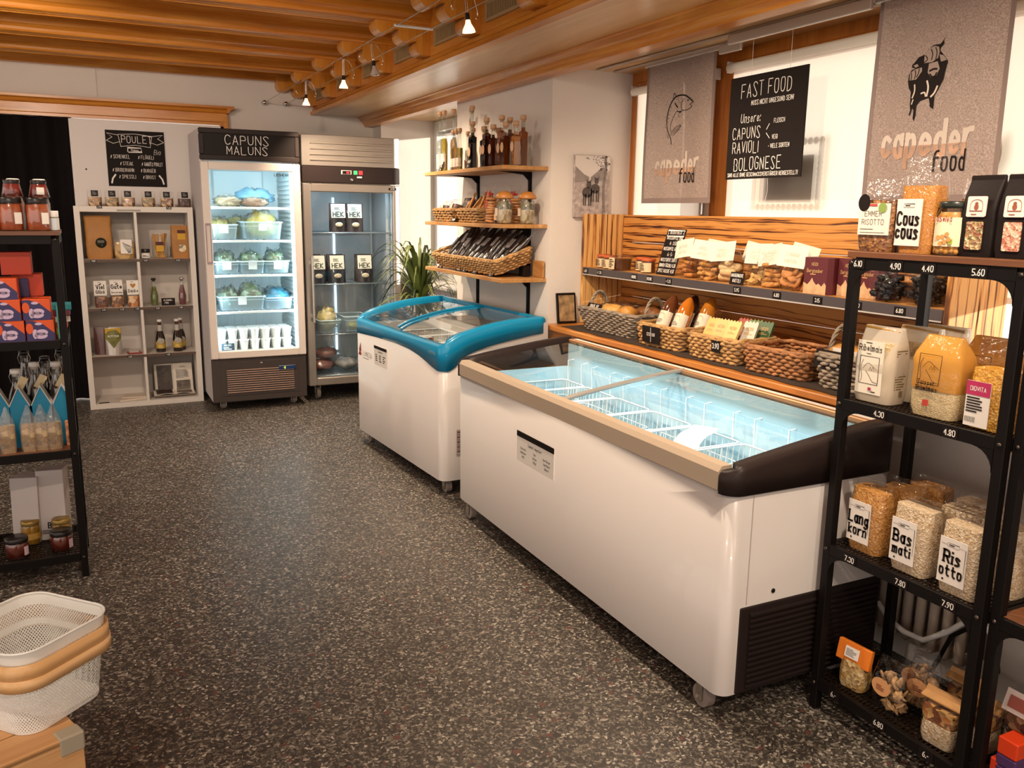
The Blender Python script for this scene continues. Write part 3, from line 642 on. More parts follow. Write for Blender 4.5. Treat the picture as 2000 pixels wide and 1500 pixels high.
g = G(); g.box(-.0025, -.0005, .735, .94, .555, .668); n_ = obj('notice', g, PAPER, sf); obj('notice_header', G().box(-.0035, -.002, .735, .94, .65, .668), BLACK, n_)
def west(x, y, z):
    g = G(); g.m = Mx.Translation((x, y, z)) @ Mx.Rotation(-PI / 2, 4, 'Z') @ Mx.Rotation(PI / 2, 4, 'X'); return g
g = west(-.003, .838, 0); write(g, 'Lumnezia Glace', 0, .632, .009, .13)
for cx in (-.06, 0, .06): bars(g, cx - .02, .575, .04, .045, 4, seed=int(cx * 100) + 9)
obj('notice_print', g, INK, n_, kind='stuff')
g = west(-.0012, 1.07, 0); write(g, 'LUMNEZIA', .01, .575, .028, .1); bars(g, -.07, .558, .16, .008, 1); lg = obj('logo_lettering', g, GREYINK, sf)
g = west(-.0012, 1.19, 0); g.put([(-.03, .57, 0), (.02, .57, 0), (.02, .585, 0), (-.01, .6, 0)], [(0, 1, 2, 3)]); g.put([(-.02, .60, 0), (.02, .592, 0), (.012, .655, 0)], [(0, 1, 2)]); obj('logo_mark', g, M('logo_red', '#8d2f28', .6), lg)
g = G().box(.085, .135, -.0015, .0005, .225, .355); st = obj('barcode_sticker', g, M('sticker', '#cbb8b4', .6), sf)
g = TG(.11, -.002, 0)
for k in range(14): rect(g, -.021, .232 + k * .0085, .021, .232 + k * .0085 + (.003 if k % 3 else .005))
obj('barcode', g, INK, st)
for x, y in ((.07, .08), (.55, .08), (.07, D - .08), (.55, D - .08)): caster(sf, x, y, .034, .088)
rzs = math.radians(3.42); cs_, sn_ = math.cos(rzs), math.sin(rzs)
def SFW(x, y, z): return (1.534 + x * cs_ - y * sn_, 3.914 + x * sn_ + y * cs_, z)
for i, y in enumerate((.2, .5, .8, 1.09)):
    wire_basket('white wire basket in the teal freezer, %s from its rounded near corner' % ['first', 'second', 'third', 'fourth'][i], SFW(.32, y, .50), .48, .27, .2, rzs)
for i, (x, y, c, lb) in enumerate([(.22, .18, '#a4604c', 'salmon pink frozen pack in the nearest teal freezer basket'), (.42, .2, '#7c4a38', 'dark brown frozen pack at the back of the nearest teal freezer basket'), (.2, .48, '#a8674e', 'orange brown frozen pack in the second teal freezer basket'), (.42, .52, '#8b513b', 'brown frozen pack at the back of the second teal freezer basket'), (.24, .8, '#93594a', 'rosy frozen pack in the third teal freezer basket'), (.4, 1.08, '#8a5a44', 'tan frozen pack in the farthest teal freezer basket')]):
    vac_pack('frozen_pack', lb, 'frozen food', SFW(x, y, .515), .2, .18, .15, c, .25 * i, i + 9, 'frozen packs in the teal freezer')
#add_light('freezer_light_small', 'AREA', SFW(.55, .64, .85), 3, (1, .93, .85), .04, (-.5, 0, -1), size_y=1.0)

# ---- white display fridge
f1 = thing('display_fridge', 'white upright glass-door fridge with black CAPUNS MALUNS sign on top', 'fridge', (.72, 6.35, 0)); W, D = .675, .64
SIDE = M('fridge_side', '#c9c2c0', .5)
g = G(); g.box(0, .028, 0, D, .07, 1.99, .003); g.box(W - .028, W, 0, D, .07, 1.99, .003); g.box(.028, W - .028, D - .03, D, .07, 1.99); g.box(.028, W - .028, .0, D - .03, 1.775, 1.99); g.box(.028, W - .028, 0, D - .03, .07, .395)
obj('cabinet', g, SIDE, f1)
g = G(); g.box(.0285, .036, .0, D - .032, .396, 1.774); g.box(W - .036, W - .0285, .0, D - .032, .396, 1.774); g.box(.036, W - .036, D - .04, D - .031, .396, 1.774); g.box(.036, W - .036, 0, D - .04, 1.765, 1.774); g.box(.036, W - .036, 0, D - .04, .396, .405)
g.box(.15, W - .15, D - .062, D - .04, 1.5, 1.74, .01)
for k in range(9): g.box(.1 + .055 * k, .115 + .055 * k, D - .046, D - .04, .42, 1.44)
for k in range(38): g.box(W - .046, W - .036, .06, D - .06, .44 + .033 * k, .452 + .033 * k)
obj('liner', g, M('fridge_liner', '#dfeef2', .4), f1)
g = G(); b = .045; g.box(-.0, W, -.045, 0, 1.78, 1.815, .005); g.box(0, W, -.045, 0, 1.955, 1.99, .005); g.box(0, .03, -.045, 0, 1.815, 1.955, .005); g.box(W - .03, W, -.045, 0, 1.815, 1.955, .005)
cn = obj('canopy', g, M('canopy_frame', '#2b2321', .45), f1)
s_ = obj('sign_panel', G().box(.03, W - .03, -.035, -.02, 1.815, 1.955), BLACK, f1)
g = TG(W / 2 - .02, -.0365, 0); write(g, 'CAPUNS', 0, 1.887, .062, .065, jit=.04, wide=.85); write(g, 'MALUNS', 0, 1.821, .055, .07, jit=.04, wide=.9); obj('sign_lettering', g, CHALK, s_)
g = G(); z0, z1 = .392, 1.768; g.box(0, .052, -.05, -.004, z0, z1, .006); g.box(W - .052, W, -.05, -.004, z0, z1, .006); g.box(.052, W - .052, -.05, -.004, z1 - .055, z1, .006); g.box(.052, W - .052, -.05, -.004, z0, z0 + .055, .006)
dr = obj('door', g, M('door_frame_white', '#d3c7bf', .4), f1)
obj('pane', G().quad((.052, -.03, z0 + .055), (W - .052, -.03, z0 + .055), (W - .052, -.03, z1 - .055), (.052, -.03, z1 - .055)), FRIDGEGLASS, dr)
hd = G(); hd.box(.008, .014, -.056, -.049, 1.07, 1.35, .001); hd.box(.038, .044, -.056, -.049, 1.07, 1.35, .001); hd.box(.014, .038, -.056, -.049, 1.335, 1.35); hd.box(.014, .038, -.056, -.049, 1.07, 1.085); obj('handle', hd, M('handle_mauve', '#9b8790', .5), dr)
g = TG(W - .13, -.0315, 0); write(g, 'LIEBHERR', 0, 1.682, .017, .19, wide=.85); obj('maker_lettering', g, M('maker_ink', '#2b3a42', .6), dr)
g = G(); g.box(0, W, -.03, 0, .07, .388, .004); lp = obj('lower_panel', g, DARKG, f1)
obj('panel_frame', G().box(.06, W - .06, -.034, -.029, .115, .365, .002), DARKG, lp)
sl = G().prism([(-.034, 0), (-.042, .004), (-.04, .010), (-.034, .008)], 'x', .1, W - .095).mesh('slat'); sl.materials.append(M('slat_brown', '#8a6f62', .45))
for i in range(11):
    o = obj('slat', sl, None, lp); o.location = (0, 0, .135 + .0162 * i)
dp = obj('controller', G().box(W - .205, W - .08, -.044, -.034, .288, .318, .002), M('display_blue', '#17335e', .3), lp)
g = TG(W - .165, -.0446, 0); write(g, '-8', 0, .295, .016, .16); obj('controller_digits', g, M('digit_yellow', '#d8d23a', .5, emis=1.5), dp)
obj('lock', G().at(W / 2 + .01, -.034, .348, PI / 2).lathe([(.009, 0), (.009, .004), (0, .005)], 14), CHROME, lp)
for x, y in ((.08, .09), (W - .08, .09), (.08, D - .08), (W - .08, D - .08)): caster(f1, x, y, .028, .073)
SHELF = M('shelf_cold_white', '#e9f4f6', .35)
for z in (1.465, 1.232, .986, .722):
    g = G(); g.box(.04, W - .05, .03, .05, z - .016, z, .003); g.box(.04, W - .05, .5, .51, z - .01, z)
    for k in range(13): g.cyl((.05 + .046 * k, .05, z - .005), (.05 + .046 * k, .5, z - .005), .003, 5)
    obj('shelf', g, SHELF, f1)
obj('floor_tray', G().box(.04, W - .05, .03, .5, .41, .432, .003), SHELF, f1)
obj('light_strip', G().box(W - .064, W - .055, .004, .02, .44, 1.72), LEDW, f1); obj('ceiling_light', G().box(.08, W - .08, .02, .1, 1.742, 1.755), LEDW, f1)
add_light('fridge_light_side', 'AREA', (.72 + W - .068, 6.37, 1.08), 5.5, COOL, 1.25, (-1, .5, 0), size_y=.02); bpy.data.objects['fridge_light_side'].rotation_euler = (0, math.radians(90), math.radians(-35))
add_light('fridge_light_left', 'AREA', (.72 + .07, 6.37, 1.08), 4.0, COOL, 1.25, (1, .5, 0), size_y=.02); bpy.data.objects['fridge_light_left'].rotation_euler = (0, math.radians(-90), math.radians(35))
def F1(x, y, z): return (.72 + x, 6.35 + y, z)
BINP = Film('bin_plastic', (.82, .95, 1.0), gloss=.06, rough=.2, bmp=0, milky=.28, milkcol=(.75, .92, 1.0))
def bin_(label, loc, w, d, h, card=True, group='clear plastic bins in the fridges', rz=0):
    t = thing('storage_bin', label, 'bin', loc, rz, group)
    a = [(x, y) for x, y in rrect(w, d, .02, 3)]; bb = [(x * .9, y * .9) for x, y in a]; g = G()
    g.ring_loft([[(x, y, h) for x, y in a], [(x * .9, y * .9, .004) for x, y in a]], cap=False); g.put([(x, y, .004) for x, y in bb], [tuple(range(len(bb)))]); obj('shell', g, BINP, t)
    g = G(); g.tube([(x, y, h) for x, y in rrect(w * 1.02, d * 1.02, .02, 3)], .0045, 6, True); g.tube([(x * .975, y * .975, h * .78) for x, y in rrect(w, d, .02, 3)], .0016, 5, True); obj('lip', g, M('bin_lip', '#cfeaf2', .35), t)
    if card:
        g = G().at(0, -d / 2 * .985 - .002, h * .92, .08).box(-.03, .03, -.0005, .0005, -.05, .012); obj('card', g, M('card_cold', '#dce9ea', .7), t)
    return t
def crumple(name, label, cat, loc, w, d, h, mat, seed=1, group=None, rz=0, film=True, tuft=False):
    t = thing(name, label, cat, loc, rz, group)
    obj('contents', G().ball((0, 0, h * .5), w * .45, d * .45, h * .46, 20, 12, .45, seed, 26), mat, t)
    if film:
        g = G().ball((0, 0, h * .52), w * .5, d * .5, h * .52, 22, 13, .55, seed, 30)
        if tuft: g.at(0, 0, 0); g.lathe([(.02, h * .95), (.008, h * 1.05), (.03, h * 1.3)], 9, cap=False)
        obj('wrap', g, Film('bag_film', gloss=.09, rough=.14, bmp=.7, bscale=45), t)
    return t
PASTRY = M('pastry', '#c8b18a', .6, var=.2, vscale=40, bmp=.4); YELL = Grain('pasta_yellow', ['#cfc26a', '#d9cf83', '#c7b450'], 60, .5, .3); GREEN = Grain('capuns_green', ['#55704a', '#7d9476', '#8aa5a0', '#4a5a3a'], 30, .4, .3)
BLUEB = M('blue_bag', '#7fb3cd', .35, var=.2, vscale=20, bmp=.5, bscale=20, coat=.3)
crumple('pastry_bag', 'clear bag of pale pastry at the left of the top fridge shelf', 'food bag', F1(.2, .2, 1.466), .2, .18, .07, PASTRY, 1, 'bags on the top fridge shelf', tuft=True)
crumple('pastry_bag', 'clear bag of brown pastry beside the blue bag on the top fridge shelf', 'food bag', F1(.39, .2, 1.466), .2, .18, .065, M('pastry_brown', '#b99476', .6, var=.25, vscale=40, bmp=.4), 2, 'bags on the top fridge shelf')
crumple('blue_bag', 'large pale blue plastic bag slumped on the top fridge shelf', 'food bag', F1(.41, .37, 1.466), .3, .2, .14, BLUEB, 3, None, film=False)
bin_('clear bin of yellow noodles at the left of the second fridge shelf', F1(.15, .24, 1.233), .19, .3, .105); crumple('noodle_bag', 'bag of yellow noodles in the left bin of the second fridge shelf', 'food bag', F1(.14, .26, 1.24), .16, .24, .14, YELL, 4, 'noodle bags')
bin_('large clear bin heaped with yellow noodles on the second fridge shelf', F1(.42, .24, 1.233), .28, .32, .125); crumple('noodle_bag', 'big bag of yellow noodles heaped in the large bin', 'food bag', F1(.43, .22, 1.24), .24, .2, .19, YELL, 5, 'noodle bags'); crumple('noodle_bag', 'yellow noodle bag lying at the rear of the second fridge shelf', 'food bag', F1(.3, .45, 1.24), .2, .12, .15, YELL, 6, 'noodle bags')
for i, x in enumerate((.155, .335, .515)):
    w_ = ['left', 'middle', 'right'][i]
    bin_('clear bin with a paper card, %s of three on the third fridge shelf' % w_, F1(x, .22, .987), .172, .3, .09); crumple('greens_bag', 'shiny bag of green rolls in the %s bin of the third fridge shelf' % w_, 'food bag', F1(x, .22, .992), .16, .26, .15, GREEN, 7 + i, 'bags of green rolls')
bin_('long clear bin with two cards on the fourth fridge shelf', F1(.25, .22, .723), .33, .3, .10); bin_('small clear bin at the right of the fourth fridge shelf', F1(.52, .22, .723), .19, .3, .085, False)
crumple('greens_bag', 'shiny bag of green rolls at the left of the long bin', 'food bag', F1(.17, .22, .73), .17, .24, .15, GREEN, 11, 'bags of green rolls'); crumple('greens_bag', 'tall shiny bag of leafy rolls standing in the long bin', 'food bag', F1(.33, .22, .73), .17, .24, .18, GREEN, 12, 'bags of green rolls')
crumple('blue_bag', 'blue and grey bag heaped over the small right bin', 'food bag', F1(.52, .24, .75), .2, .24, .12, M('teal_bag', '#3f8fb0', .35, var=.3, vscale=15, bmp=.5, bscale=20, coat=.3), 13)
CUPM = M('cup_white', '#edf2f1', .4, sub=.1)
cup = thing('deli_cup', 'white lidded deli cup stacked two high on the fridge floor', 'cup', F1(.095, .1, .433), 0, 'white cups on the fridge floor')
obj('cup_body', G().lathe([(.026, 0), (.035, .068)], 16), CUPM, cup); obj('lid', G().lathe([(.037, .066), (.0385, .068), (.0385, .076), (.034, .078), (0, .076)], 16), M('cup_lid', '#f4f7f6', .35), cup)
for i in range(7):
    for j in range(3):
        for k in range(2):
            lb_ = 'white lidded deli cup on the fridge floor, %s layer, %s row, %s from left' % (('lower', 'upper')[k], ('front', 'middle', 'rear')[j], ('first', 'second', 'third', 'fourth', 'fifth', 'sixth', 'seventh')[i])
            if i or j or k: dup(cup, F1(.095 + .078 * i, .1 + .082 * j, .433 + .078 * k), label=lb_)
            else: cup['label'] = lb_
sg = tag(obj('chalk_card', G().box(-.045, .045, 0, .003, 0, .055), M('card_slate', '#2c4350', .6)), 'small dark price card leaning on the white cups', 'sign'); sg.location = F1(.13, .052, .434); sg.rotation_euler = (-.1, 0, 0)
g = TG(0, -.0008, 0); write(g, 'MALUNS', 0, .036, .012, .12); bars(g, -.03, .008, .06, .022, 2); obj('card_print', g, CHALK, sg)

# ---- stainless fridge
f2 = thing('display_fridge', 'stainless steel upright fridge with one glass door and black control band', 'fridge', (1.43, 6.45, 0)); W, D = .745, .6
g = G(); g.box(0, .03, 0, D, .125, 1.99, .003); g.box(W - .03, W, 0, D, .125, 1.99, .003); g.box(.03, W - .03, D - .03, D, .125, 1.99); g.box(.03, W - .03, 0, D - .03, 1.645, 1.99); g.box(.03, W - .03, 0, D - .03, .125, .16)
obj('cabinet', g, STEEL, f2)
INN = M('inner_grey', '#b7bec1', .4, .2)
g = G(); g.box(.031, .036, .0, D - .031, .161, 1.644); g.box(W - .036, W - .031, .0, D - .031, .161, 1.644); g.box(.036, W - .036, D - .04, D - .031, .161, 1.644); g.box(.036, W - .036, 0, D - .04, 1.636, 1.644); g.box(.036, W - .036, 0, D - .04, .161, .168)
for x in (.06, W - .065):
    for y in (.08, D - .08): g.box(x - .008, x + .008, y - .008, y + .008, .17, 1.63)
obj('liner', g, INN, f2)
obj('top_panel', G().box(0, W, -.045, 0, 1.768, 1.99, .004), STEEL, f2)
for i in range(4):
    z = 1.805 + .04 * i
    o = obj('louvre', G().prism([(-.045, 0), (-.053, .004), (-.053, .012), (-.045, .017)], 'x', .06, W - .06), M('louvre_steel', '#c6bdb3', .28, .85), f2); o.location.z = z
cb = obj('control_band', G().box(0, W, -.046, 0, 1.65, 1.766, .003), M('band_brown_black', '#2a2120', .4), f2)
for x0, x1, c, e in ((.29, .37, '#b8b0aa', 0), (.385, .415, '#3c9a62', 1.0), (.425, .455, '#d22f36', 1.2)):
    obj('indicator', G().box(x0, x1, -.05, -.045, 1.712, 1.742, .002), M('ind_' + c.strip('#'), c, .4, emis=e), cb)
obj('digits', G().box(.33, .35, -.052, -.049, 1.72, 1.733), M('digit_red', '#e0242c', .4, emis=3), cb); obj('screen', G().box(.3, .36, -.0508, -.0495, 1.716, 1.738), BLACK, cb)
obj('lock', G().at(.37, -.046, 1.675, PI / 2).lathe([(.011, 0), (.011, .006), (0, .007)], 14), CHROME, cb); obj('switch', G().box(.41, .45, -.05, -.045, 1.688, 1.7, .002), WHITE, cb)
z0, z1 = .125, 1.642; g = G(); g.box(0, .06, -.05, -.004, z0, z1, .006); g.box(W - .055, W, -.05, -.004, z0, z1, .006); g.box(.06, W - .055, -.05, -.004, z1 - .06, z1, .006); g.box(.06, W - .055, -.05, -.004, z0, z0 + .06, .006)
dr = obj('door', g, STEEL, f2)
obj('pane', G().quad((.06, -.03, z0 + .06), (W - .055, -.03, z0 + .06), (W - .055, -.03, z1 - .06), (.06, -.03, z1 - .06)), FRIDGEGLASS, dr)
hd = G(); hd.tube([(.045, -.085, .62), (.045, -.085, 1.11)], .011, 12); hd.box(.035, .055, -.085, -.048, .65, .68, .003); hd.box(.035, .055, -.085, -.048, 1.05, 1.08, .003); obj('handle', hd, M('handle_steel', '#d9d4ce', .25, .9), dr)
obj('maker_plate', G().box(W - .09, W - .03, -.053, -.05, 1.605, 1.622, .001), BLACK, dr); g = TG(W - .06, -.0535, 0); write(g, 'METRO', 0, 1.609, .009, .14); obj('maker_lettering', g, CHALK, dr)
for x, y in ((.09, .07), (W - .09, .07), (.09, D - .08), (W - .09, D - .08)): caster(f2, x, y, .05, .127)
for z in (1.287, .897, .51, .19):
    g = G(); g.tube([(.05, .04, z - .006), (W - .05, .04, z - .006), (W - .05, .52, z - .006), (.05, .52, z - .006)], .005, 6, True)
    for k in range(20): g.cyl((.06 + .032 * k, .04, z - .004), (.06 + .032 * k, .52, z - .004), .0025, 4)
    obj('shelf', g, M('shelf_wire', '#aab4ba', .3, .8), f2)
obj('light_strip', G().box(.37, .385, D - .05, D - .042, .3, 1.55), M('led_soft', '#cfeeff', .4, emis=2.5), f2)
add_light('fridge2_light', 'AREA', (1.43 + .37, 6.47, 1.62), 3.2, (.62, .86, 1.0), .5, (0, .12, -1), size_y=.06)
def F2(x, y, z): return (1.43 + x, 6.45 + y, z)
POUCH = M('pouch_black', '#241c1e', .35, coat=.3)
def pouch(label, loc, rz=0):
    t = thing('snack_pouch', label, 'food pouch', loc, rz, 'dark pouches with white HEK labels'); w, h = .14, .215
    g = G(); n = 10
    def side(s): return lambda u, v: ((u - .5) * w * (1 - .06 * v), s * (.036 * (1 - v) ** .8 * math.sin(PI * u) ** .6 + .001), h * v)
    g.grid(side(-1), 8, 6); g.grid(lambda u, v: side(1)(1 - u, v), 8, 6); g.put([((u - .5) * w, s * .036 * math.sin(PI * u) ** .6, 0) for s, us in ((-1, [k / 8 for k in range(9)]), (1, [1 - k / 8 for k in range(1, 8)])) for u in us], [tuple(range(16))[::-1]])
    obj('film_body', g, POUCH, t); lb = obj('label', G().at(0, -.017, .15, -.13).box(-.055, .055, -.001, .001, -.045, .06), M('label_offwhite', '#e1ddcf', .7), t)
    k = TG(0, -.0185, .15, -.13); write(k, 'HEK', 0, -.035, .034, .2, wide=.9); bars(k, -.03, .012, .06, .025, 3, seed=4); obj('label_print', k, M('print_green_black', '#2e3a26', .6), lb)
    g = G().at(0, -.037, .055).ball((0, 0, 0), .03, .003, .018, 14, 6); obj('picture', g, M('dish_picture', '#c9bfa6', .6, var=.3, vscale=60), t)
    return t
for i, (x, y, z) in enumerate([(.30, .12, 1.288), (.43, .12, 1.288), (.13, .12, .898), (.115, .22, .898), (.28, .12, .898), (.29, .22, .898), (.5, .12, .898), (.51, .2, .898)]):
    pouch('dark pouch with white HEK label on the %s steel-fridge shelf, %s' % ('upper' if i < 2 else 'middle', ['left of two', 'right of two', 'front left', 'behind the front left one', 'front centre', 'behind the centre one', 'front right', 'behind the right one'][i]), F2(x, y, z), RND.uniform(-.08, .08))
bin_('clear bin of yellow dumplings on the lower steel-fridge shelf', F2(.2, .17, .512), .17, .26, .10, False); crumple('dumpling_bag', 'clear bag of pale yellow dumplings rising out of a bin', 'food bag', F2(.2, .17, .515), .16, .22, .19, Grain('dumplings', ['#d8c987', '#cdbb70', '#e0d6a6'], 30, .5, .3), 21)
bin_('clear blue-tinted bin beside the dumpling bin', F2(.42, .2, .512), .2, .28, .12, False); vac_pack('cheese_pack', 'yellow cheese block in the blue-tinted bin', 'cheese', F2(.42, .18, .52), .15, .12, .06, '#c9b75a', 0, 3)
for i, (x, y, z, c, lb) in enumerate([(.52, .18, .512, '#6b2f2a', 'dark red cured meat pack right of the bins'), (.16, .2, .2, '#8a4a3e', 'long red vacuum-packed meat on the bottom steel-fridge shelf'), (.36, .2, .2, '#9c9a98', 'grey vacuum pack beside the red meat on the bottom shelf'), (.2, .22, .29, '#8e5b4c', 'brown vacuum-packed meat lying on top of the bottom packs'), (.5, .2, .2, '#7e7f83', 'dark grey vacuum pack at the right of the bottom shelf'), (.14, .4, .512, '#6d3a34', 'dark packed meat standing at the rear of the lower shelf')]):
    vac_pack('meat_pack', lb, 'meat pack', F2(x, y, z), .2, .17, .09, c, .1 * i, 30 + i, 'vacuum packs in the steel fridge', sticker=i in (0, 1))
# ================================================================ goods: bags, jars, boxes, bottles
CLEAR = Film('clear_wrap', gloss=.015, rough=.1, bmp=.6, bscale=38); JARG = Film('jar_glass', (.92, .94, .92), gloss=.08, rough=.04, bmp=0); KRAFT = M('kraft_paper', '#a8743c', .6, var=.1, vscale=12, bmp=.35, bscale=18)
LABELW = M('label_white', '#e9e2da', .65); BLACKLID = M('lid_black', '#1a1312', .35, coat=.2); GOLDLID = M('lid_gold', '#a08448', .35, .6)
def soft(g, w, d, h, r=.02, wob=.05, seed=0, rings=9, top=1.0, topw=1.0, n=5, z0=0, bulge=.04, foot=.94):
    """soft brick or pillow: rounded outline stacked upwards; top < 1 pinches the depth to a seam"""
    R_ = []
    for k in range(rings):
        v = k / (rings - 1); s = 1 + bulge * math.sin(PI * v); kd = s * (1 if v < .55 else 1 + (top - 1) * ((v - .55) / .45) ** 1.5); kw = s * (1 + (topw - 1) * max(0, (v - .6) / .4))
        if k == 0: kd *= foot; kw *= foot
        ring = []
        for x, y in rrect(w * kw, max(.004, d * kd), min(r, d * kd * .45), n):
            q = mnoise.noise(V((x * 22 + seed * 7.3, y * 22, v * h * 26))) * wob * min(1, 2.5 * v + .1)
            ring.append((x * (1 + q * .5), y * (1 + q), z0 + h * v + (q * .1 * h if k == rings - 1 and top > .5 else 0)))
        R_.append(ring)
    g.ring_loft(R_); return g
def lab(parent, x, y, z, w, h, mat, rx=0, name='label', th=.0012, r=0):
    g = G(); g.m = face_m(x, y, z, rx); g.box(-w / 2, w / 2, -h / 2, h / 2, -th, th) if not r else g.prism(rrect(w, h, r, 4), 'z', -th, th)
    return obj(name, g, mat, parent)
def pr(parent, x, y, z, fn, mat=None, rx=0, name='label_print', rz=0):
    g = TG(x, y, z, rx, rz); fn(g); return obj(name, g, mat or INK, parent)
def jar(name, label, loc, r, h, cont, lid, lidr=1.0, labelmat=None, group=None, rz=0, label_fn=None, cat='jar', lh=.35, fill=.93, cone=1.0, labw=.9, lidh=.016):
    t = thing(name, label, cat, loc, rz, group)
    obj('contents', G().lathe([(r * .9, .004), (r * .93, h * .06), (r * .93 * cone, h * fill * .8), (r * .88 * cone, h * fill)], 20), cont, t)
    obj('glass', G().lathe([(r * .94, 0), (r, h * .05), (r * cone, h * .8), (r * .93 * cone, h * .92), (r * .9 * cone, h)], 22, cap=False), JARG, t)
    obj('lid', G().lathe([(r * .93 * lidr * cone, h - .004), (r * .96 * lidr * cone, h), (r * .96 * lidr * cone, h + lidh), (r * .9 * lidr * cone, h + lidh + .003), (0, h + lidh + .002)], 22), lid, t)
    if labelmat:
        g = G(); a0 = -PI / 2 - labw; a1 = -PI / 2 + labw; kz = cone ** .5
        g.grid(lambda u, v: (math.cos(a0 + (a1 - a0) * u) * r * 1.015 * (1 + (cone - 1) * .5), math.sin(a0 + (a1 - a0) * u) * r * 1.015 * (1 + (cone - 1) * .5), h * (.5 - lh / 2 - .05 + lh * v)), 12, 1); lo = obj('label', g, labelmat, t)
        if label_fn: k = TG(0, -r * 1.03, h * .45); label_fn(k); obj('label_print', k, INK, lo)
    return t
def bottle(name, label, loc, prof, liquid, fill, stopper, glass=None, group=None, rz=0, lab_z=None, labmat=None, cat='bottle', n=16, square=False, labr=None, ovals=None):
    """prof: [(r, z)...] from foot to mouth"""
    t = thing(name, label, cat, loc, rz, group)
    pi = [(max(.002, r - .004), z) for r, z in prof if z <= fill]
    nn = 4 if square else n; k = 1.30 if square else 1; m = G()
    m.at(0, 0, 0, rz=PI / 4 if square else 0); pi = [(pi[0][0], .006)] + [p for p in pi if p[1] > .008] + [(pi[-1][0], fill)]
    m.lathe([(r * k, z) for r, z in pi], nn, smooth=not square); obj('liquid', m, liquid, t)
    g = G().at(0, 0, 0, rz=PI / 4 if square else 0); 
    g.lathe([(r * (k if (square and z < .62 * prof[-1][1]) else 1), z) for r, z in prof], nn if square else n, cap=False, smooth=not square); obj('glass', g, glass or JARG, t)
    rt, zt = prof[-1]; c, h = stopper
    obj('stopper', G().lathe([(rt * .8, zt - .01), (rt * .8, zt), (rt * 1.25, zt), (rt * 1.25, zt + h), (rt * 1.0, zt + h + .003), (0, zt + h + .003)], 12), c, t)
    if lab_z:
        r = labr or max(p[0] for p in prof) * 1.03; g = G(); z0, z1 = lab_z
        g.grid(lambda u, v: (math.cos(-PI * .97 + PI * .94 * u) * r, math.sin(-PI * .97 + PI * .94 * u) * r, z0 + (z1 - z0) * v), 12, 1); obj('label', g, labmat or LABELW, t)
    if ovals:
        r = max(p[0] for p in prof); z, rx_, rz_ = ovals; g = TG(0, -r * .96 if square else -r * 1.02, z); oval(g, 0, 0, rx_, rz_); obj('label', g, labmat or LABELW, t)
    return t
def carton(name, label, loc, w, d, h, mat, rz=0, group=None, cat='box', b=.0015):
    t = thing(name, label, cat, loc, rz, group); obj('carton', G().box(-w / 2, w / 2, -d / 2, d / 2, 0, h, b), mat, t); return t
def gusset_bag(name, label, loc, w, d, h, cont, fillh, group=None, rz=0, film=None, cat='food bag', seed=1, fold='seam', rx=0):
    """clear bag: brick of contents with a sealed, narrowing film above"""
    t = thing(name, label, cat, loc, rz, group); t.rotation_euler.x = rx
    obj('contents', soft(G(), w * .95, d * .93, fillh, .018, .06, seed, 8, .9), cont, t)
    obj('wrap', soft(G(), w, d, h, .02, .09, seed + 1, 12, .06 if fold == 'seam' else .5, 1.04), film or CLEAR, t); return t
NUTS = Grain('nuts', ['#6e4326', '#8c5a30', '#b58550', '#4a2b18', '#c9a070'], 42, .5, .5); FRUITD = Grain('dried_mix', ['#5a2d22', '#7d4a2c', '#3a2018', '#a06a3c'], 45, .4, .5); NOODLE = Grain('noodles', ['#b08a4c', '#c9a465', '#8f6a34'], 38, .5, .4); RED = M('sauce_red', '#8e2418', .35, coat=.4, var=.15, vscale=30); ORANGE_S = M('sauce_orange', '#b0522a', .35, coat=.4, var=.2, vscale=40)

# ---- white cube shelf by the back wall
kx = thing('cube_shelf', 'white eight-cube shelf unit standing between the curtain and the white fridge', 'shelf', (-.083, 6.757, 0)); W, D, H = .783, .34, 1.457
KW = M('shelf_white', '#d8cfc6', .5)
for x0, x1, z0, z1, nm in ((0, .038, 0, H, 'side_panel'), (W - .038, W, 0, H, 'side_panel'), (.038, W - .038, H - .04, H, 'top_panel'), (.038, W - .038, 0, .038, 'base_panel')): obj(nm, G().box(x0, x1, 0, D, z0, z1, .0015), KW, kx)
DKE = M('edge_brown', '#574338', .5); zs = (.371, .720, 1.069)
for z in zs:
    s = obj('shelf_board', G().box(.038, W - .038, .004, D, z, z + .016), KW, kx); obj('edge_strip', G().box(.038, W - .038, -.001, .004, z - .002, z + .016), DKE, s)
for z0, z1 in zip((.038,) + tuple(z + .016 for z in zs), zs + (H - .04,)): obj('divider', G().box(W / 2 - .009, W / 2 + .009, .003, D, z0, z1), KW, kx)
obj('back_panel', G().box(.02, W - .02, D - .006, D, .02, H - .02), M('shelf_back', '#cfc5bd', .6), kx)
hs = obj('sign_holder', G().box(.275, .43, -.006, .004, H - .032, H - .022, .001), M('holder_grey', '#8d847d', .4, .3), kx)
def ptag(parent, x, y, z, txt, w=.035, h=.02, rx=0, off=.0, rz=0, name='price_tag'):
    g = G(); g.m = face_m(x, y, z, rx, rz); g.box(-w / 2, w / 2, -h / 2, h / 2, -.0005, .001); o = obj(name, g, BLACK, parent)
    k = G(); k.m = face_m(x, y, z, rx, rz) @ Mx.Translation((0, 0, .0018)); write(k, txt, 0, -h * .27, h * .55, .15, fit=w * .85); obj('price', k, CHALK, o); return o
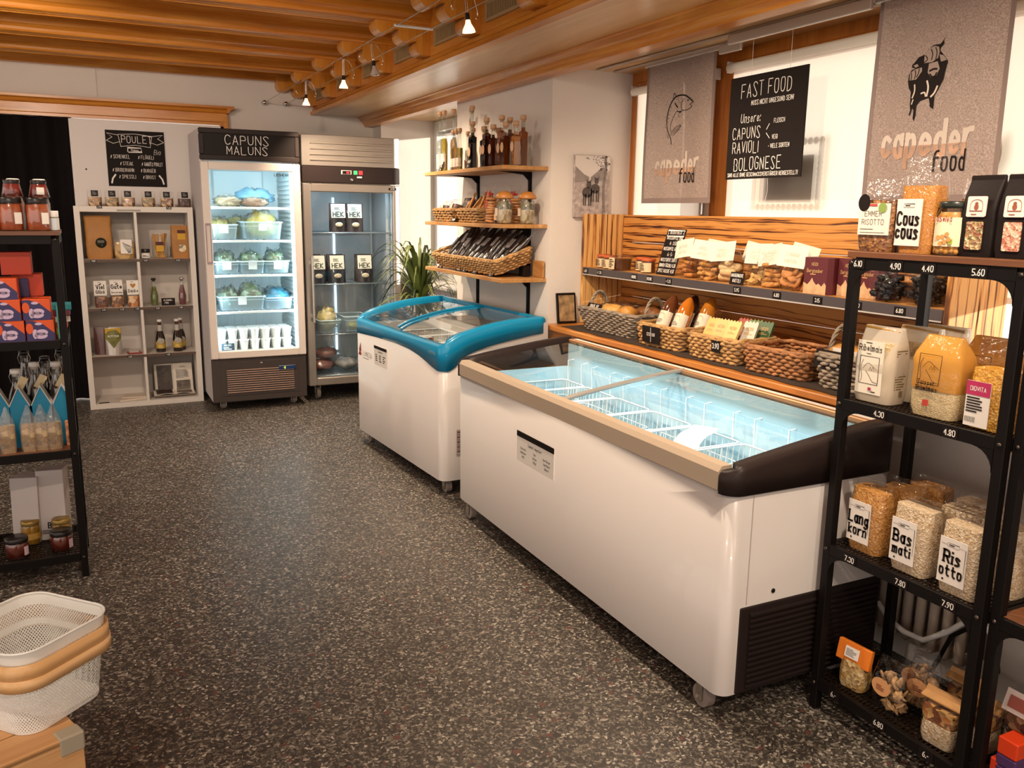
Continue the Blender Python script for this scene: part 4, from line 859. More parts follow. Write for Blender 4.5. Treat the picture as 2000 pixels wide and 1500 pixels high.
for x, z, s_ in ((.165, H - .01, '6.90'), (.62, H - .01, '7.60'), (.14, zs[1] + .002, '4.90'), (.26, zs[1] + .002, '5.20'), (.36, zs[1] + .002, '4.90'), (.5, zs[1] + .002, '5.80'), (.66, zs[1] + .002, '5.80'), (.29, zs[0] + .002, '6.50'), (.55, zs[0] + .002, '4.20'), (.1, zs[2] + .002, '9.80'), (.44, zs[2] + .002, '4.50'), (.66, zs[2] + .002, '5.60')): ptag(kx, x, -.003, z + .004, s_)
def K(x, y, z): return (x, 6.757 + y, z)
zk = [.038, .387, .736, 1.085, 1.457]
nth = ['first', 'second', 'third', 'fourth', 'fifth', 'sixth']
for i, (x, c) in enumerate(zip((.058, .168, .275, .41, .535, .655), ('#a9815a', '#8f7a52', '#a87f5e', '#8a7a4e', '#7c4d2a', '#3a2119'))):
    t = gusset_bag('nibbles_bag', 'small clear bag with black label on the white shelf top, %s from the curtain' % nth[i], K(x, .1, zk[4]), .088, .07, .112, Grain('nibbles_' + c.strip('#'), [c, c, '#d5b48a' if i != 5 else '#52342a', '#5c3a22'], 55, .45, .5), .062, 'bags with black labels on the white shelf', seed=i + 3, rz=RND.uniform(-.1, .1))
    l_ = lab(t, 0, -.034, .088, .046, .042, BLACK, -.1); pr(t, 0, -.036, .088, lambda g: bars(g, -.014, -.01, .028, .024, 3), GREYINK, -.1)
# cube 1: paper bag and noodle bag
t = thing('paper_bag', 'tall brown paper bag with round black sticker in the top left cube', 'food bag', K(.063, .11, zk[3])); obj('bag_body', soft(G(), .17, .10, .305, .02, .14, 4, 14, .12, 1.03, bulge=.03), KRAFT, t)
g = G(); g.m = face_m(.012, -.054, .115); g.lathe([(.036, -.001), (.036, .001), (0, .001)], 24); s = obj('sticker', g, M('sticker_dark', '#2b2a1c', .5), t); pr(t, .012, -.0558, .115, lambda g: (bars(g, -.022, .0, .044, .018, 2, seed=2), write(g, 'Y', .006, -.024, .014, .1)), GREYINK)
t = gusset_bag('noodle_bag', 'clear bag of curly noodles with white feather-pattern label', K(.225, .09, zk[3]), .135, .08, .19, NOODLE, .12, seed=8); lab(t, .012, -.043, .088, .075, .10, LABELW); 
pr(t, .012, -.0448, .088, lambda g: [ribbon(g, [(-.022 + k * .007, .03 - k * .004), (-.012 + k * .009, .0), (.012 + k * .0035, -.044)], .0028) for k in range(6)])
jar('spread_jar', 'small jar of spread with white label and black lid in the top right cube', K(.365, .08, zk[3]), .031, .05, M('spread', '#55382a', .5), BLACKLID, labelmat=LABELW, lh=.7, labw=1.3, label_fn=lambda g: bars(g, -.02, -.01, .04, .014, 2))
t = thing('breadstick_bag', 'clear bag of golden breadsticks leaning in the top right cube', 'food bag', K(.465, .11, zk[3])); g = G()
for k in range(16): g.tube([(RND.uniform(-.035, .035), RND.uniform(-.02, .02), .004), (RND.uniform(-.048, .05), RND.uniform(-.022, .022), RND.uniform(.15, .185))], .006, 7)
obj('breadsticks', g, M('breadstick', '#b98436', .6, var=.2, vscale=30), t, kind='stuff'); obj('wrap', soft(G(), .10, .06, .19, .02, .06, 6, 8, .7, 1.12), CLEAR, t); lab(t, 0, -.032, .085, .052, .07, M('label_yellow', '#c99a2e', .6)); lab(t, 0, -.0335, .108, .052, .026, M('label_maroon', '#4d1a1c', .6), name='label_band')
t = thing('kraft_pack', 'kraft paper pack with small window in the top right cube', 'food bag', K(.605, .1, zk[3])); obj('pack_body', soft(G(), .115, .09, .24, .012, .04, 3, 10, .3, 1.0, bulge=.02), KRAFT, t); lab(t, .01, -.048, .16, .054, .045, M('label_yellow')); lab(t, .01, -.0485, .195, .054, .022, M('label_maroon'), name='label_band')
g = G(); g.m = face_m(.012, -.049, .075); g.prism(rrect(.05, .055, .02, 4), 'z', 0, .002); obj('window', g, Grain('window_sticks', ['#d9c296', '#3a261a', '#e5d4b0'], 60), t)
# cube 2: header-card bags
for i, (x, w1, w2, hh) in enumerate(((.045, 'Viel', 'Glück', 0), (.152, 'Gute', 'Besserung', 0), (.262, '', 'Danke', 0))):
    t = gusset_bag('gift_bag', 'gift bag of %s under a white card reading %s' % (('cookies', 'dried apple', 'nuts')[i], ('Viel Glück', 'Gute Besserung', 'Danke')[i]), K(x, .08, zk[2]), .084, .05, .105, (FRUITD, NUTS, Grain('nutmix', ['#8a4a26', '#c98d4c', '#e0c49a', '#5b2c18'], 34, .4, .5))[i], .078, 'gift bags with header cards', seed=i + 20)
    lab(t, 0, -.008, .14, .082, .105, LABELW, name='header_card'); obj('header_back', G().box(-.041, .041, -.004, .008, .088, .192, .002), LABELW, t)
    def fn(g, w1=w1, w2=w2, i=i):
        if w1: write(g, w1, 0, -.006, .03, .17, serif=True, fit=.07); write(g, w2, 0, -.038, .022 if i == 0 else .012, .17, serif=True, fit=.07)
        else: write(g, w2, 0, -.034, .021, .15, serif=True, fit=.07)
        bars(g, -.014, .038, .028, .006, 1)
        if i < 2: g.put([(-.01, .026, 0), (.0, .022, 0), (.012, .034, 0), (.002, .034, 0)], [(0, 1, 2, 3)])
    pr(t, 0, -.0105, .14, fn)
    if i == 2:
        g = TG(0, -.0105, .155); g.put([(.024 * (.75 * math.sin(a) ** 3) , .02 * (.8 * math.cos(a) - .35 * math.cos(2 * a) - .12 * math.cos(3 * a)), 0) for a in [-2 * PI * k / 24 for k in range(24)]], [tuple(range(24))]); obj('heart', g, M('heart_gold', '#b07a34', .6), t)
dup(bpy.data.objects['gift_bag.001'], K(.150, .17, zk[2]), 0, 'gift bag with white card standing directly behind the Gute Besserung one')
LQ = lambda n, c, tr=.75: M('liquid_' + n, c, .08, trans=tr, ior=1.33)
SWING = [(.030, 0), (.0335, .006), (.0335, .085), (.030, .105), (.0165, .14), (.0125, .165), (.0125, .195), (.014, .197), (.014, .205)]
SODA = [(.026, 0), (.029, .006), (.0295, .07), (.024, .10), (.0155, .14), (.0125, .165), (.0125, .187), (.0135, .19)]
bottle('soda_bottle', 'green lemonade bottle with black cap in the second right cube', K(.405, .09, zk[2]), SODA, M('soda_green', '#5f6a1e', .15, coat=.5), .14, (BLACKLID, .012), group='soda bottles in the white shelf'); bottle('soda_bottle', 'red lemonade bottle with silver cap in the second right cube', K(.6, .09, zk[2]), SODA, M('soda_red', '#6d1f28', .15, coat=.5), .15, (CHROME, .012), group='soda bottles in the white shelf')
sg = tag(obj('chalk_card', G().box(-.047, .047, 0, .004, 0, .055, .0005), BLACK), 'small black sign between the green and red bottles', 'sign'); sg.location = K(.497, .07, zk[2]); g = TG(0, -.0008, 0); write(g, 'ALKOHOL-', 0, .034, .012, .14); write(g, 'FREI', -.012, .014, .012, .14); obj('card_print', g, CHALK, sg)
# cube 3: pouches and a flat pack; beer
def standpouch(label, loc, w, h, mat, mat2=None, rz=0):
    t = thing('stand_up_pouch', label, 'food pouch', loc, rz); g = G(); d = .03
    def side(s): return lambda u, v: ((u - .5) * w * (1 - .04 * v), s * (d * (1 - v) ** .8 * math.sin(PI * u) ** .6 + .001), h * v)
    g.grid(side(-1), 8, 6); g.grid(lambda u, v: side(1)(1 - u, v), 8, 6); obj('film_body', g, mat, t)
    if mat2:
        g = G(); g.grid(lambda u, v: ((u - .5) * w * .98 * (1 - v) if v > 0 else (u - .5) * w * .98, -(d * (1 - (.55 - .3 * v)) ** .8 * math.sin(PI * (.5 + (u - .5) * (1 - v))) ** .6 + .0025) if True else 0, h * (.97 - .42 * max(0, v)) if v else h * .62), 2, 1) if False else None
        g = TG(0, 0, 0); g.m = Mx.Identity(4)
        for (a, b) in (((0, 1), (.62, .98)),):
            g.grid(lambda u, v: ((u - .5) * w * .97, -(d * (1 - (b[0] + (b[1] - b[0]) * v)) ** .8 * math.sin(PI * u) ** .6 + .003), h * (b[0] + (b[1] - b[0]) * v)), 8, 3)
        g.grid(lambda u, v: ((u - .5) * w * .97 * v, -(d * (1 - (.25 + .37 * v)) ** .8 * math.sin(PI * (.5 + (u - .5) * v)) ** .6 + .003), h * (.25 + .37 * v)), 8, 5)
        f = obj('print_field', g, mat2, t)
        obj('header', G().at(0, 0, 0).box(-w * .47, w * .47, -.007, -.004, h * .8, h * .97), M('pouch_yellow', '#c79a28', .5), t); pr(t, 0, -.0155, h * .66, lambda g: write(g, 'ALPSTEIN', 0, 0, .014, .16, fit=w * .8), CHALK, -.1)
    return t
standpouch('purple brown stand-up pouch in the third left cube', K(.03, .12, zk[1]), .105, .2, M('pouch_mauve', '#5a3836', .3, coat=.4, var=.2, vscale=14)); standpouch('yellow and clear stand-up pouch with a pointed landscape print', K(.105, .07, zk[1]), .11, .2, M('pouch_silver', '#b9b2aa', .25, .5), M('landscape_print', '#6d6a2c', .5, var=.5, vscale=30))
t = thing('flat_pack', 'flat red and white packet lying in the third left cube', 'food pack', K(.24, .08, zk[1]), .1); obj('pack_body', G().box(-.05, .05, -.045, .045, 0, .012, .005), M('pack_red', '#8e3b38', .4), t); obj('label', G().box(-.035, .03, -.03, .03, .012, .013), LABELW, t)
BEER = M('beer_brown', '#1d0d08', .12, coat=.6); BG = Film('brown_glass', (.5, .3, .2), gloss=.06, rough=.05, bmp=0)
for i, (x, y, w_) in enumerate(((.425, .08, 'standing alone on the left'), (.545, .08, 'in front on the right'), (.575, .15, 'half hidden behind the right one'))):
    t = bottle('swing_top_bottle', 'brown swing-top beer bottle in the third right cube, %s' % w_, K(x, y, zk[1]), [(.031, 0), (.034, .006), (.034, .10), (.030, .125), (.0165, .165), (.0135, .20), (.0135, .225), (.0145, .228)], BEER, .17, (WHITE, .014), BG, 'beer bottles', lab_z=(.03, .08), labmat=M('beer_label', '#b89a4a', .6, var=.4, vscale=40))
    g = G(); g.lathe([(.0185, .16), (.0165, .205)], 14, cap=False); obj('neck_label', g, M('neck_silver', '#b4aca6', .5), t); g = G().tube([(-.017, 0, .21), (-.018, 0, .236), (0, -.004, .248), (.018, 0, .236), (.017, 0, .21)], .0018, 5); obj('wire_bail', g, CHROME, t)
    g = TG(0, -.035, .088); oval(g, 0, 0, .026, .02); obj('crest_label', g, M('crest_grey', '#a89f93', .6, var=.3, vscale=60), t)
# cube 4: flyers and books
o = tag(obj('flyer_stack', G().at(.2, .1, 0, rz=.25).box(-.1, .1, -.06, .06, 0, .009).at(.24, .14, .009, rz=-.2).box(-.1, .1, -.06, .06, 0, .006), M('flyer', '#d5c3b2', .7)), 'thin stack of pale flyers in the bottom left cube', 'papers'); o.location = K(0, .02, zk[0])
o = tag(obj('label_holder', G().box(-.035, .035, -.004, .004, 0, .005), BLACK), 'black label strip lying at the front of the bottom left cube', 'label'); o.location = K(.01, .03, zk[0])
def book(label, loc, rx, rz, w, h):
    t = thing('open_book', label, 'book', loc, rz); t.rotation_euler.x = rx
    for s in (-1, 1):
        obj('pages', G().grid(lambda u, v: (s * w * u, -.012 * math.sin(PI * min(1, u * 1.3)) - .004, h * v), 8, 1), M('page', '#d9cec1', .7), t)
    obj('cover', G().box(-w - .004, w + .004, .0, .006, -.003, h + .003, .001), M('cover', '#8d8076', .6), t)
    for (x0, x1, z0, z1, c) in ((-w * .88, -w * .1, h * .08, h * .95, '#3c3029'), (w * .12, w * .85, h * .06, h * .38, '#5e5147')):
        obj('photo', G().box(x0, x1, -.0185, -.0165, z0, z1), M('photo_' + c.strip('#'), c, .5, var=.6, vscale=30), t)
    pr(t, 0, -.0185, 0, lambda g: (bars(g, w * .12, h * .45, w * .7, h * .32, 7, seed=5), write(g, 'REZEPTE', w * .48, h * .84, .008, .16)), GREYINK); return t
book('open cookbook with a dark photo propped up in the bottom right cube', K(.505, .13, zk[0] + .03), -.22, 0, .135, .215)
book('open booklet lying flat in front of the propped cookbook', K(.5, .055, zk[0] + .016), -1.35, .02, .145, .1)
# chalkboard POULET on the panel
cbz = tag(obj('chalkboard', G().box(-.2, .2, -.004, 0, -.2, .2, .001), CHALKB), 'black POULET chalkboard with a banner on the white panel', 'chalkboard'); cbz.location = (.362, 7.096, 1.805)
g = TG(0, -.0055, 0)
write(g, 'POULET', .01, .115, .05, .075, jit=.06)
for s in (-1, 1): ribbon(g, [(s * .115, .165), (s * .19, .178), (s * .155, .15), (s * .195, .125), (s * .15, .105), (s * .11, .118)], .003)
ribbon(g, [(-.115, .17), (-.10, .085), (0, .098), (.10, .085), (.115, .165), (0, .178), (-.115, .17)], .003)
ribbon(g, [(-.055, .05), (-.055, .078), (.035, .078), (.04, .05), (-.05, .046)], .006); write(g, 'Pouluna', -.008, .055, .013, .14)
write(g, 'Bio', .145, .035, .034, .06, slant=.15)
for x, y, s_ in ((-.1, 0, 'SCHENKEL'), (.075, .0, 'FLÜGELI'), (-.06, -.048, 'STEAK'), (.115, -.048, 'GANZES POULET'), (-.085, -.095, 'BRUDERHAHN'), (.085, -.095, 'BURGER'), (-.06, -.143, 'SPIESSLI'), (.09, -.143, 'BRUST')):
    w_ = write(g, s_, x, y, .025, .09, wide=.55, jit=.05, fit=.125); ribbon(g, [(x - w_ / 2 - .017, y + .002), (x - w_ / 2 - .013, y + .02)], .005)
for s in (-1, 1): ribbon(g, [(s * .15, -.118), (s * .17, -.145), (s * .178, -.178)], .011)
obj('chalk_lettering', g, CHALK, cbz)

# ---- black racks
RACKW = Wood('rack_wood', [(.2, '#54301c'), (.5, '#6b4025'), (.8, '#7d4e2e')], 'x', 1.2, .45)
def rack(label, loc, rz, wood=(3, 2, 1), W=.5, D=.36, arch=True):
    t = thing('shelf_rack', label, 'shelf rack', loc, rz); lv = [.10, .525, .955, 1.345]; p = .026
    for x in (0, W - p):
        for y in (0, D - p): obj('post', G().box(x, x + p, y, y + p, 0, 1.335, .002), BLACKM, t)
    for i, z in enumerate(lv):
        f = G(); h = .032
        f.box(p, W - p, 0, .012, z - h, z, .001); f.box(p, W - p, D - .012, D, z - h, z, .001); f.box(0, .012, p, D - p, z - h, z, .001); f.box(W - .012, W, p, D - p, z - h, z, .001)
        if i > 0 and arch:
            for sx in (0, 1):
                c = .055; xs = (p, p + c) if not sx else (W - p, W - p - c)
                poly = [(xs[0], z - h), (xs[1], z - h)] + [(xs[1] + (xs[0] - xs[1]) * math.sin(a), z - h - c + c * math.cos(a)) for a in [PI / 2 * k / 6 for k in range(1, 7)]]
                f.prism(poly if not sx else poly[::-1], 'y', .0, .006)
        fr = obj('shelf_frame', f, BLACKM, t)
        if i in wood: obj('shelf_board', G().box(-.002 if i == 3 else .012, W + .002 if i == 3 else W - .012, -.004 if i == 3 else .012, D, z, z + .015, .001) if i == 3 else G().box(.012, W - .012, .012, D - .012, z - .012, z, .001), RACKW, fr)
        else:
            m = G(); nx = 36
            for k in range(nx + 1): x = .014 + (W - .028) * k / nx; m.box(x - .002, x + .002, .012, D - .012, z - .004, z - .001)
            for k in range(15): y = .014 + (D - .028) * k / 14; m.box(.012, W - .012, y - .0035, y + .0035, z - .005, z - .002)
            obj('mesh', m, M('mesh_steel', '#2b2019', .35, .6), fr)
        for x in (.013, W - .013): obj('screw', G().at(x, -.001, z - .016, PI / 2).lathe([(.006, 0), (.005, .003), (0, .004)], 8), M('screw_head', '#4a423d', .3, .8), fr)
    return t
LX, LY = -.6, 3.6
rack('black steel rack with wooden shelves at the left edge', (LX, LY, 0), 0, arch=False)
def L(x, y, z): return (x, LY + y, z)
zl = [.10, .525, .955, 1.36]
pos = ['left of two', 'right of two', 'partly out of frame']
for i, x in enumerate((-.253, -.166, -.34)):
    jar('sauce_jar', 'big jar of orange sauce with black lid on the left rack, %s' % pos[i], L(x, .08, zl[3]), .042, .103, ORANGE_S, BLACKLID, .98, LABELW, 'big sauce jars', .7, lh=.4, labw=.35)
    if i < 2: jar('chutney_jar', 'conical jar of red chutney stacked on the %s big sauce jar' % pos[i].split(' ')[0], L(x + .012, .085, zl[3] + .122), .036, .052, RED, BLACKLID, 1.0, LABELW if i else None, 'red chutney jars', .2, cone=.78, lh=.5, labw=.4, lidh=.008)
    bottle('ketchup_bottle', 'sauce bottle with white cap behind the %s chutney jar' % ['left', 'right', 'hidden'][i], L(x + .01, .2, zl[3]), [(.03, 0), (.032, .006), (.032, .1), (.022, .14), (.018, .16), (.018, .175)], ORANGE_S, .15, (WHITE, .014), None, 'white-capped sauce bottles')
for i, (x, y, c) in enumerate(((-.118, .1, '#c9d2da'), (-.112, .16, '#d9cfc6'))): jar('spice_jar', 'small jar with %s label at the right end of the left rack top' % ('bluish', 'cream')[i], L(x, y, zl[3]), .014, .055, M('spice', '#8d857a', .6), WHITE, 1, M('spl' + c.strip('#'), c, .6), lh=.8, labw=2)
ORNG = M('box_orange', '#d9541e', .45); NAVY = M('box_navy', '#37305f', .5); PINK = M('box_pink', '#c9b2cf', .5); REDB = M('box_red', '#c23a17', .45)
def bbox(label, loc, rz=0):
    w, d, h = .093, .11, .078; t = carton('tea_box', label, loc, w, d, h, ORNG, rz, 'orange and navy boxes'); y = -d / 2 - .0006
    g = TG(0, y, 0); g.put([(-w / 2, 0, 0), (w / 2, 0, 0), (w / 2, h * .35, 0), (.01, h * .8, 0), (-w * .25, h * .97, 0), (-w / 2, h * .97, 0)], [(0, 1, 2, 3, 4, 5)]); obj('navy_print', g, NAVY, t)
    g = TG(0, y - .0006, 0); oval(g, .0, h * .25, .022, .012); oval(g, .004, h * .4, .02, .012); oval(g, -.018, h * .33, .009, .018); oval(g, -.005, h * .82, .012, .005); obj('emblem', g, PINK, t)
    g = TG(0, y - .0012, 0)
    for x in (-.008, .01): g.put([(x + (.005 if k % 2 else .002) * math.cos(PI * k / 4), h * .34 + (.005 if k % 2 else .002) * math.sin(PI * k / 4), 0) for k in range(8)], [tuple(range(8))])
    obj('emblem_eyes', g, NAVY, t); g = TG(0, y - .0006, 0); oval(g, -w * .38, h * .6, .012, .02); obj('flower_print', g, ORNG, t)
for i, (x, y, z, w_) in enumerate(((-.287, .07, 0, 'bottom row, second from right'), (-.188, .07, 0, 'bottom row, rightmost'), (-.293, .07, .078, 'middle row, left'), (-.195, .07, .078, 'middle row, right'), (-.298, .075, .156, 'alone on the top row'), (-.386, .07, 0, 'bottom row, at the frame edge'))):
    bbox('orange and navy patterned box on the left rack, %s' % w_, L(x, y, zl[2] + z), RND.uniform(-.02, .02))
carton('gift_box', 'plain red cube box at the top of the box pile', L(-.255, .17, zl[2] + .24), .10, .10, .085, REDB); carton('gift_box', 'second red box peeking out under the red cube', L(-.225, .2, zl[2] + .155), .10, .10, .085, REDB); carton('gift_box', 'navy box behind the top orange box', L(-.27, .19, zl[2]), .14, .1, .155, NAVY)
carton('gift_box', 'navy box lying behind the middle row of orange boxes', L(-.265, .13, zl[2] + .156), .09, .01, .07, NAVY)
for i, (c, w_) in enumerate((('#9a9a2a', 'olive green'), ('#b03a3a', 'raspberry'), ('#d9d1c4', 'cream'), ('#6a2f3c', 'plum'), ('#2f8f9a', 'turquoise'))): carton('chocolate_bar_box', '%s flat packet in the small stack at the right of the left rack' % w_, L(-.168 + .006 * i, .22, zl[2] + .024 * i), .12, .09, .023, M('bar' + c.strip('#'), c, .45), RND.uniform(-.15, .15), 'flat packets')
for i, (c, w_) in enumerate((('#58b0a8', 'mint'), ('#d8c25a', 'yellow'), ('#c9d4d6', 'pale'))): carton('tea_packet', '%s upright packet right of the orange boxes' % w_, L(-.123, .06 + .03 * i, zl[2]), .02, .026, .125 - .02 * i, M('tea' + c.strip('#'), c, .45), 0, 'upright packets')
# cracker bags, house boxes, bottles
CRACK = Grain('crackers', ['#8d6a3c', '#a98650', '#6d4c28', '#c0a068'], 48, .6, .5); TEALB = M('house_teal', '#1781a8', .45)
for i, x in enumerate((-.335, -.263, -.219, -.178)):
    w_ = ['leftmost', 'second from left', 'third from left', 'rightmost'][i]
    t = thing('cracker_bag', 'pointed clear bag of brown crackers on the left rack, %s' % w_, 'food bag', L(x, .06, zl[1]), RND.uniform(-.3, .1), 'pointed cracker bags'); obj('contents', soft(G(), .05, .045, .105, .012, .15, i, 8, .7), CRACK, t)
    obj('wrap', G().ring_loft([[(a * k, b * k, z) for a, b in rrect(.056, .05, .012, 3)] for k, z in ((.96, 0), (1, .05), (1, .10), (.75, .13), (.4, .155), (.12, .178))]), Film('cracker_film', gloss=.05, rough=.1, bmp=.4, bscale=30, milky=.16, milkcol=(.85, .82, .78)), t)
for i, x in enumerate((-.36, -.29, -.215, -.143)):
    w_ = ['leftmost', 'second from left', 'third from left', 'rightmost'][i]
    t = thing('house_box', 'teal house-shaped box with pointed roof on the left rack, %s' % w_, 'box', L(x, .15, zl[1]), RND.uniform(-.05, .05), 'teal house boxes')
    obj('carton', G().prism([(-.033, 0), (.033, 0), (.033, .165), (0, .235), (-.033, .165)], 'y', -.03, .03), TEALB, t); rf = G()
    for s in (-1, 1): rf.prism([(s * .034, .162), (s * .036, .166), (0, .243), (0, .236)] if s < 0 else [(0, .236), (0, .243), (.036, .166), (.034, .162)], 'y', -.034, .034)
    obj('roof_edge', rf, M('roof_white', '#c9c4c0', .5), t)
t = carton('playing_card_box', 'small colourful box between the teal houses', L(-.125, .09, zl[1]), .03, .02, .10, M('cards', '#c98b62', .5, var=.7, vscale=40))
DARKQ = M('juice_dark', '#180c0c', .1, coat=.6); GLB = Film('bottle_glass', (.85, .84, .82), gloss=.12, rough=.05, bmp=0)
for i, (x, y, s_) in enumerate(((-.30, .2, .0), (-.235, .22, .02), (-.16, .2, .02), (-.27, .28, .06), (-.14, .285, .06), (-.2, .3, .03))):
    w_ = ['front left', 'front middle', 'front right', 'rear left with long neck', 'rear right with long neck', 'rear middle'][i]
    t = bottle('swing_top_bottle', 'dark syrup bottle with wire swing top on the left rack, %s' % w_, L(x, y, zl[1]), [(.031, 0), (.034, .008), (.034, .17 + s_), (.028, .2 + s_), (.0155, .235 + s_), (.0135, .265 + s_), (.015, .268 + s_), (.015, .28 + s_)], DARKQ, .19 + s_, (WHITE if i < 3 else BLACKLID, .016), GLB, 'dark syrup bottles')
    g = G().tube([(-.017, 0, .245 + s_), (-.022, -.006, .27 + s_), (-.01, -.012, .3 + s_), (.01, -.012, .3 + s_), (.022, -.006, .27 + s_), (.017, 0, .245 + s_)], .0017, 5); obj('wire_bail', g, CHROME, t)
    if i in (0, 1, 2): g = G().at(.02, -.035, .245, .3, .5).box(-.014, .014, -.0006, .0006, -.03, .03); obj('hang_tag', g, M('tag_beige', '#c9b894', .7), t)
for i, x in enumerate((-.305, -.215)):
    t = carton('wine_box', 'white carton printed BIL at the back of the left rack bottom, %s' % ('left', 'right')[i], L(x, .25, zl[0]), .10, .11, .27 + .02 * i, M('carton_white', '#c2bab9', .55), -.25 + .1 * i, 'white cartons'); t.rotation_euler.x = -.08
    pr(t, 0, -.0565, .05, lambda g: (write(g, 'BIL', 0, 0, .022, .2), bars(g, -.04, -.025, .08, .018, 3)))
MUST = M('mustard', '#b88420', .4, coat=.4, var=.15, vscale=30)
for i, (x, y, w_) in enumerate(((-.302, .2, 'in front'), (-.228, .25, 'at the back'), (-.19, .17, 'on the right'))): jar('mustard_jar', 'yellow jar with gold lid on the left rack bottom, %s' % w_, L(x, y, zl[0]), .037, .085, MUST, GOLDLID, .98, M('label_mustard', '#c79c4a', .6, var=.2, vscale=40), 'yellow gold-lid jars', .4, lh=.3, labw=1.1, lidh=.013)
for i, (x, y, w_) in enumerate(((-.345, .07, 'left'), (-.19, .085, 'right'))): jar('jam_jar', 'squat jar of red jam with black lid on the rack bottom, %s' % w_, L(x, y, zl[0]), .043, .065, M('jam', '#6e2414', .3, coat=.5), BLACKLID, 1, M('label_pink', '#d5b6c0', .6), 'red jam jars', .9, lh=.55, labw=.25, lidh=.013)

# ---- wooden crate and white shopping basket in the near corner
ct = thing('wooden_crate', 'pale wooden crate under the white basket in the bottom left corner', 'crate', (-.42, 2.07, 0), math.radians(22)); PLYW = Wood('crate_pine', [(.2, '#b98552'), (.5, '#cf9e6a'), (.8, '#deb27f')], 'x', 1.0, .5)
for k in range(3): obj('slat', G().box(-.25, .25, -.25, -.236, .03 + .095 * k, .118 + .095 * k, .002), PLYW, ct); obj('slat', G().box(.236, .25, -.236, .236, .03 + .095 * k, .118 + .095 * k, .002), PLYW, ct); obj('slat', G().box(-.25, .236, .236, .25, .03 + .095 * k, .118 + .095 * k, .002), PLYW, ct); obj('slat', G().box(-.25, -.236, -.236, .236, .03 + .095 * k, .118 + .095 * k, .002), PLYW, ct)
for k in range(5): obj('lid_board', G().box(-.25, .25, -.25 + .1 * k, -.156 + .1 * k, .296, .312, .002), PLYW, ct)
for x in (-.24, .222):
    for y in (-.236, .216): obj('corner_post', G().box(x, x + .018, y, y + .02, .004, .296), PLYW, ct)
obj('felt_corner', G().box(.2, .253, -.253, -.21, .27, .315, .004), M('felt_grey', '#a59b88', .9), ct)
bk = thing('shopping_basket', 'white perforated metal basket with bent wooden handle on the crate', 'basket', (-.195, 2.10, .313), math.radians(43)); WB = M('basket_white', '#ecece8', .4)
w0, d0, hh = .255, .265, .205
def ring(v, k=0): s = .84 + .16 * v; return rrect(w0 * s + k, d0 * s + k, .055 * s, 8)
def band(v0, v1, g, k=0): a = [(x, y, hh * v0) for x, y in ring(v0, k)]; b = [(x, y, hh * v1) for x, y in ring(v1, k)]; g.ring_loft([a, b], cap=False)
g = G(); band(.86, 1.0, g); band(.62, .70, g); band(.0, .03, g); g.put([(x, y, .001) for x, y in ring(0)], [tuple(range(36))]); obj('bands', g, WB, bk); g = G(); g.tube([(x, y, hh) for x, y in ring(1)], .003, 6, True); obj('rim', g, WB, bk)
g = G(); N = 120
def per(v, t):
    P = ring(v); k = len(P); L_ = [0]
    for i in range(k): L_.append(L_[-1] + math.hypot(P[(i + 1) % k][0] - P[i][0], P[(i + 1) % k][1] - P[i][1]))
    s = (t % 1) * L_[-1]
    for i in range(k):
        if s <= L_[i + 1]: f = (s - L_[i]) / max(1e-9, L_[i + 1] - L_[i]); a, b = P[i], P[(i + 1) % k]; return (a[0] + (b[0] - a[0]) * f, a[1] + (b[1] - a[1]) * f, hh * v)
for v0, v1 in ((.03, .62), (.70, .86)):
    for sgn in (1, -1):
        for i in range(N):
            n_ = 4 if v1 - v0 > .3 else 2; dt = .11 * (v1 - v0) / .6 * sgn
            pts = [per(v0 + (v1 - v0) * k / n_, i / N + dt * k / n_) for k in range(n_ + 1)]
            for a, b in zip(pts, pts[1:]):
                a = V(a); b = V(b); c = V((a.x, a.y, 0)).normalized(); t_ = (b - a).cross(c).normalized() * .0014
                g.put([tuple(a - t_), tuple(a + t_), tuple(b + t_), tuple(b - t_)], [(0, 1, 2, 3)])
obj('perforated_sheet', g, WB, bk, kind='stuff')
BENT = Wood('bent_birch', [(.2, '#cf9c62'), (.5, '#dbad77'), (.8, '#e5bd8c')], 'x', .8, .4)
def hoop(z0, z1, k, tilt): 
    P = rrect(w0 + k, d0 + k, .06, 8); a = [(x, y, z0 + tilt * x) for x, y in P]; b = [(x, y, z1 + tilt * x) for x, y in P]; P2 = rrect(w0 + k + .012, d0 + k + .012, .066, 8); c = [(x, y, z1 + tilt * x) for x, y in P2]; d = [(x, y, z0 + tilt * x) for x, y in P2]
    return G().ring_loft([a, b, c, d, a], cap=False)
obj('handle', hoop(.142, .178, .004, .0), BENT, bk); obj('handle_overlap', G().ring_loft([[(x, y, .118) for x, y in rrect(w0 + .0, d0 + .0, .06, 8)], [(x, y, .145) for x, y in rrect(w0, d0, .06, 8)], [(x, y, .145) for x, y in rrect(w0 + .02, d0 + .02, .066, 8)], [(x, y, .118) for x, y in rrect(w0 + .02, d0 + .02, .066, 8)], [(x, y, .118) for x, y in rrect(w0 + .0, d0 + .0, .06, 8)]], cap=False), BENT, bk)
